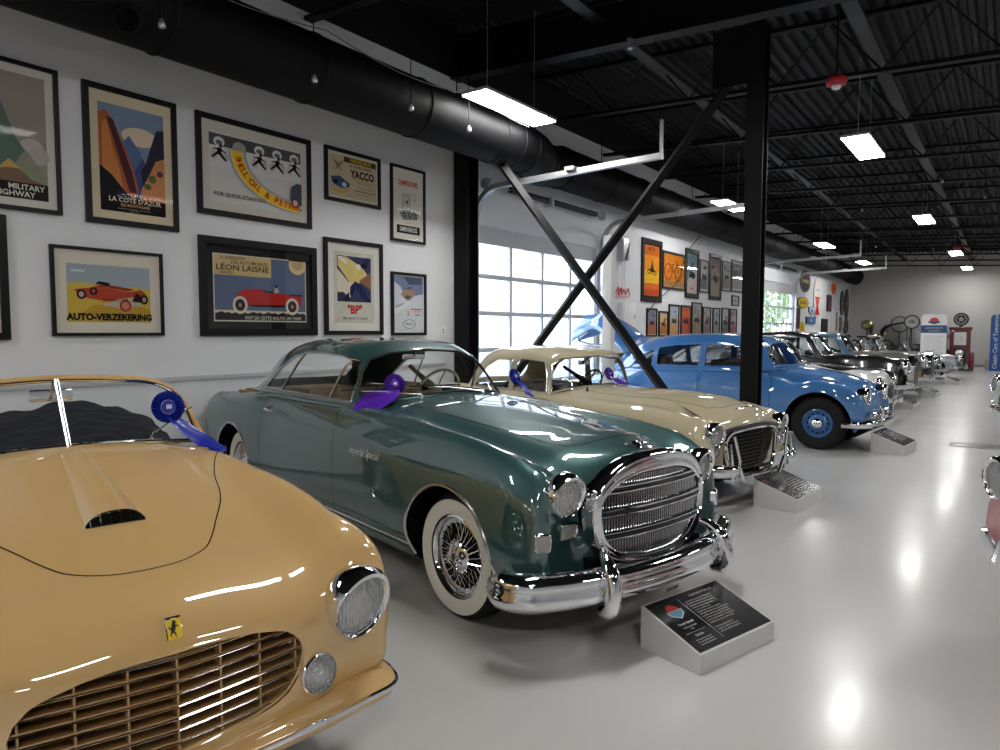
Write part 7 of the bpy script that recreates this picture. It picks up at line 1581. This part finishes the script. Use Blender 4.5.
def dummy(x, y, lab, c):
    t = thing('mannequin_bust', lab, 'mannequin', (x, y, 0)); m = MB()
    m.lathe([(.22, 0), (.2, .05), (.03, .08), (.03, 1.05)], BLACK, 'z', n=20); m.build('stand', t, smooth=True)
    m = MB(); m.lathe([(.05, 1.02), (.17, 1.05), (.19, 1.2), (.22, 1.38), (.20, 1.46), (.08, 1.50), (.055, 1.54)], c, 'z', n=22); m.build('torso', t, smooth=True)
    m = MB(); m.lathe([(.05, 1.54), (.09, 1.60), (.105, 1.68), (.09, 1.77), (.05, 1.81), (0, 1.82)], c, 'z', n=20); m.build('head', t, smooth=True)
dummy(-5.95, 33.8, 'black mannequin bust by the back corner, left of the motorcycle', BLK); dummy(-5.25, 35.95, 'black mannequin bust right of the motorcycle', BLK)
t = thing('spoked_wheel', 'loose spoked wheel leaning on the back wall behind the black tourer', 'wheel', (-4.35, 38.1, 0))
m = MB(); m.lathe([(.33, -.03), (.40, -.02), (.40, .03), (.33, .03)], mat('grey_rubber', (.15, .15, .15), rough=.7), 'y', org=(0, 0, 1.95), n=28)
for i in range(12): a = i * PI / 6; m.tube([(0, 0, 1.95), (.34 * math.cos(a), 0, 1.95 + .34 * math.sin(a))], .008, GALV, n=4)
m.build('rim', t, smooth=True); m = MB(); m.tube([(0, 0, 0), (0, 0, 1.6)], .03, mat('grey_rubber'), n=6); m.box((-.2, -.1, 0), (.2, .1, .04), mat('grey_rubber')); m.build('stand', t)

# ================================================================== award rosettes
def W(car_pose, p):
    x, y, th, s = car_pose; c, sn = math.cos(th), math.sin(th); return (x + s * (c * p[0] - sn * p[1]), y + s * (sn * p[0] + c * p[1]), s * p[2])
PA = (-2.0, 1.012, -.218, 1.06); PB = (-2.234, 3.561, -.231, 1.022); PCc = (-1.919, 6.478, -.21, 1.036)
BL = ('blue', lin(26, 42, 150)); PU = ('purple', lin(84, 40, 158))
def ros(pose, c, nrm, r, col, tails, lab):
    r *= 1.22; tails = [(P, N, [q * 1.35 for q in w]) for P, N, w in tails]
    c0, sn = math.cos(pose[2]), math.sin(pose[2]); rot = lambda v: (c0 * v[0] - sn * v[1], sn * v[0] + c0 * v[1], v[2])
    return rosette(lab, '', W(pose, c), rot(nrm), r, col, [([W(pose, q) for q in P], rot(N), w) for P, N, w in tails])
ros(PA, (-1.465, .43, 1.145), (1, .05, .12), .066, BL, [([(-1.46, .44, 1.10), (-1.41, .50, 1.03), (-1.37, .57, .975), (-1.28, .625, .945)], (.5, .3, .8), [.05, .09, .10, .05]), ([(-1.465, .45, 1.10), (-1.44, .53, 1.02), (-1.42, .60, .96), (-1.38, .66, .915)], (.5, .5, .7), [.04, .07, .08, .06])], 'royal blue award rosette with ribbon on the tan cabriolet windshield')
ros(PB, (-1.10, -.42, 1.205), (1, -.3, .3), .060, PU, [([(-1.10, -.44, 1.18), (-1.10, -.52, 1.13), (-1.13, -.60, 1.09), (-1.16, -.69, 1.04)], (.5, -.6, .6), [.06, .11, .12, .05]), ([(-1.09, -.42, 1.17), (-1.04, -.50, 1.13), (-1.06, -.58, 1.09), (-1.12, -.66, 1.06)], (.4, -.3, .8), [.05, .09, .10, .06])], 'purple award rosette with ribbon on the near side of the green coupe windshield')
ros(PB, (-1.06, .63, 1.215), (1, .2, .3), .052, BL, [([(-1.04, .63, 1.19), (-.99, .66, 1.14), (-.97, .68, 1.10), (-.92, .70, 1.065)], (.6, .3, .7), [.05, .085, .09, .05])], 'blue award rosette with ribbon on the far side of the green coupe windshield')
ros(PCc, (-1.70, .10, 1.085), (1, .0, .3), .060, PU, [([(-1.68, .11, 1.06), (-1.64, .13, 1.02), (-1.58, .16, .995), (-1.50, .20, .985)], (.6, .1, .8), [.05, .09, .10, .05])], 'purple award rosette with ribbon on the cream coupe windshield')
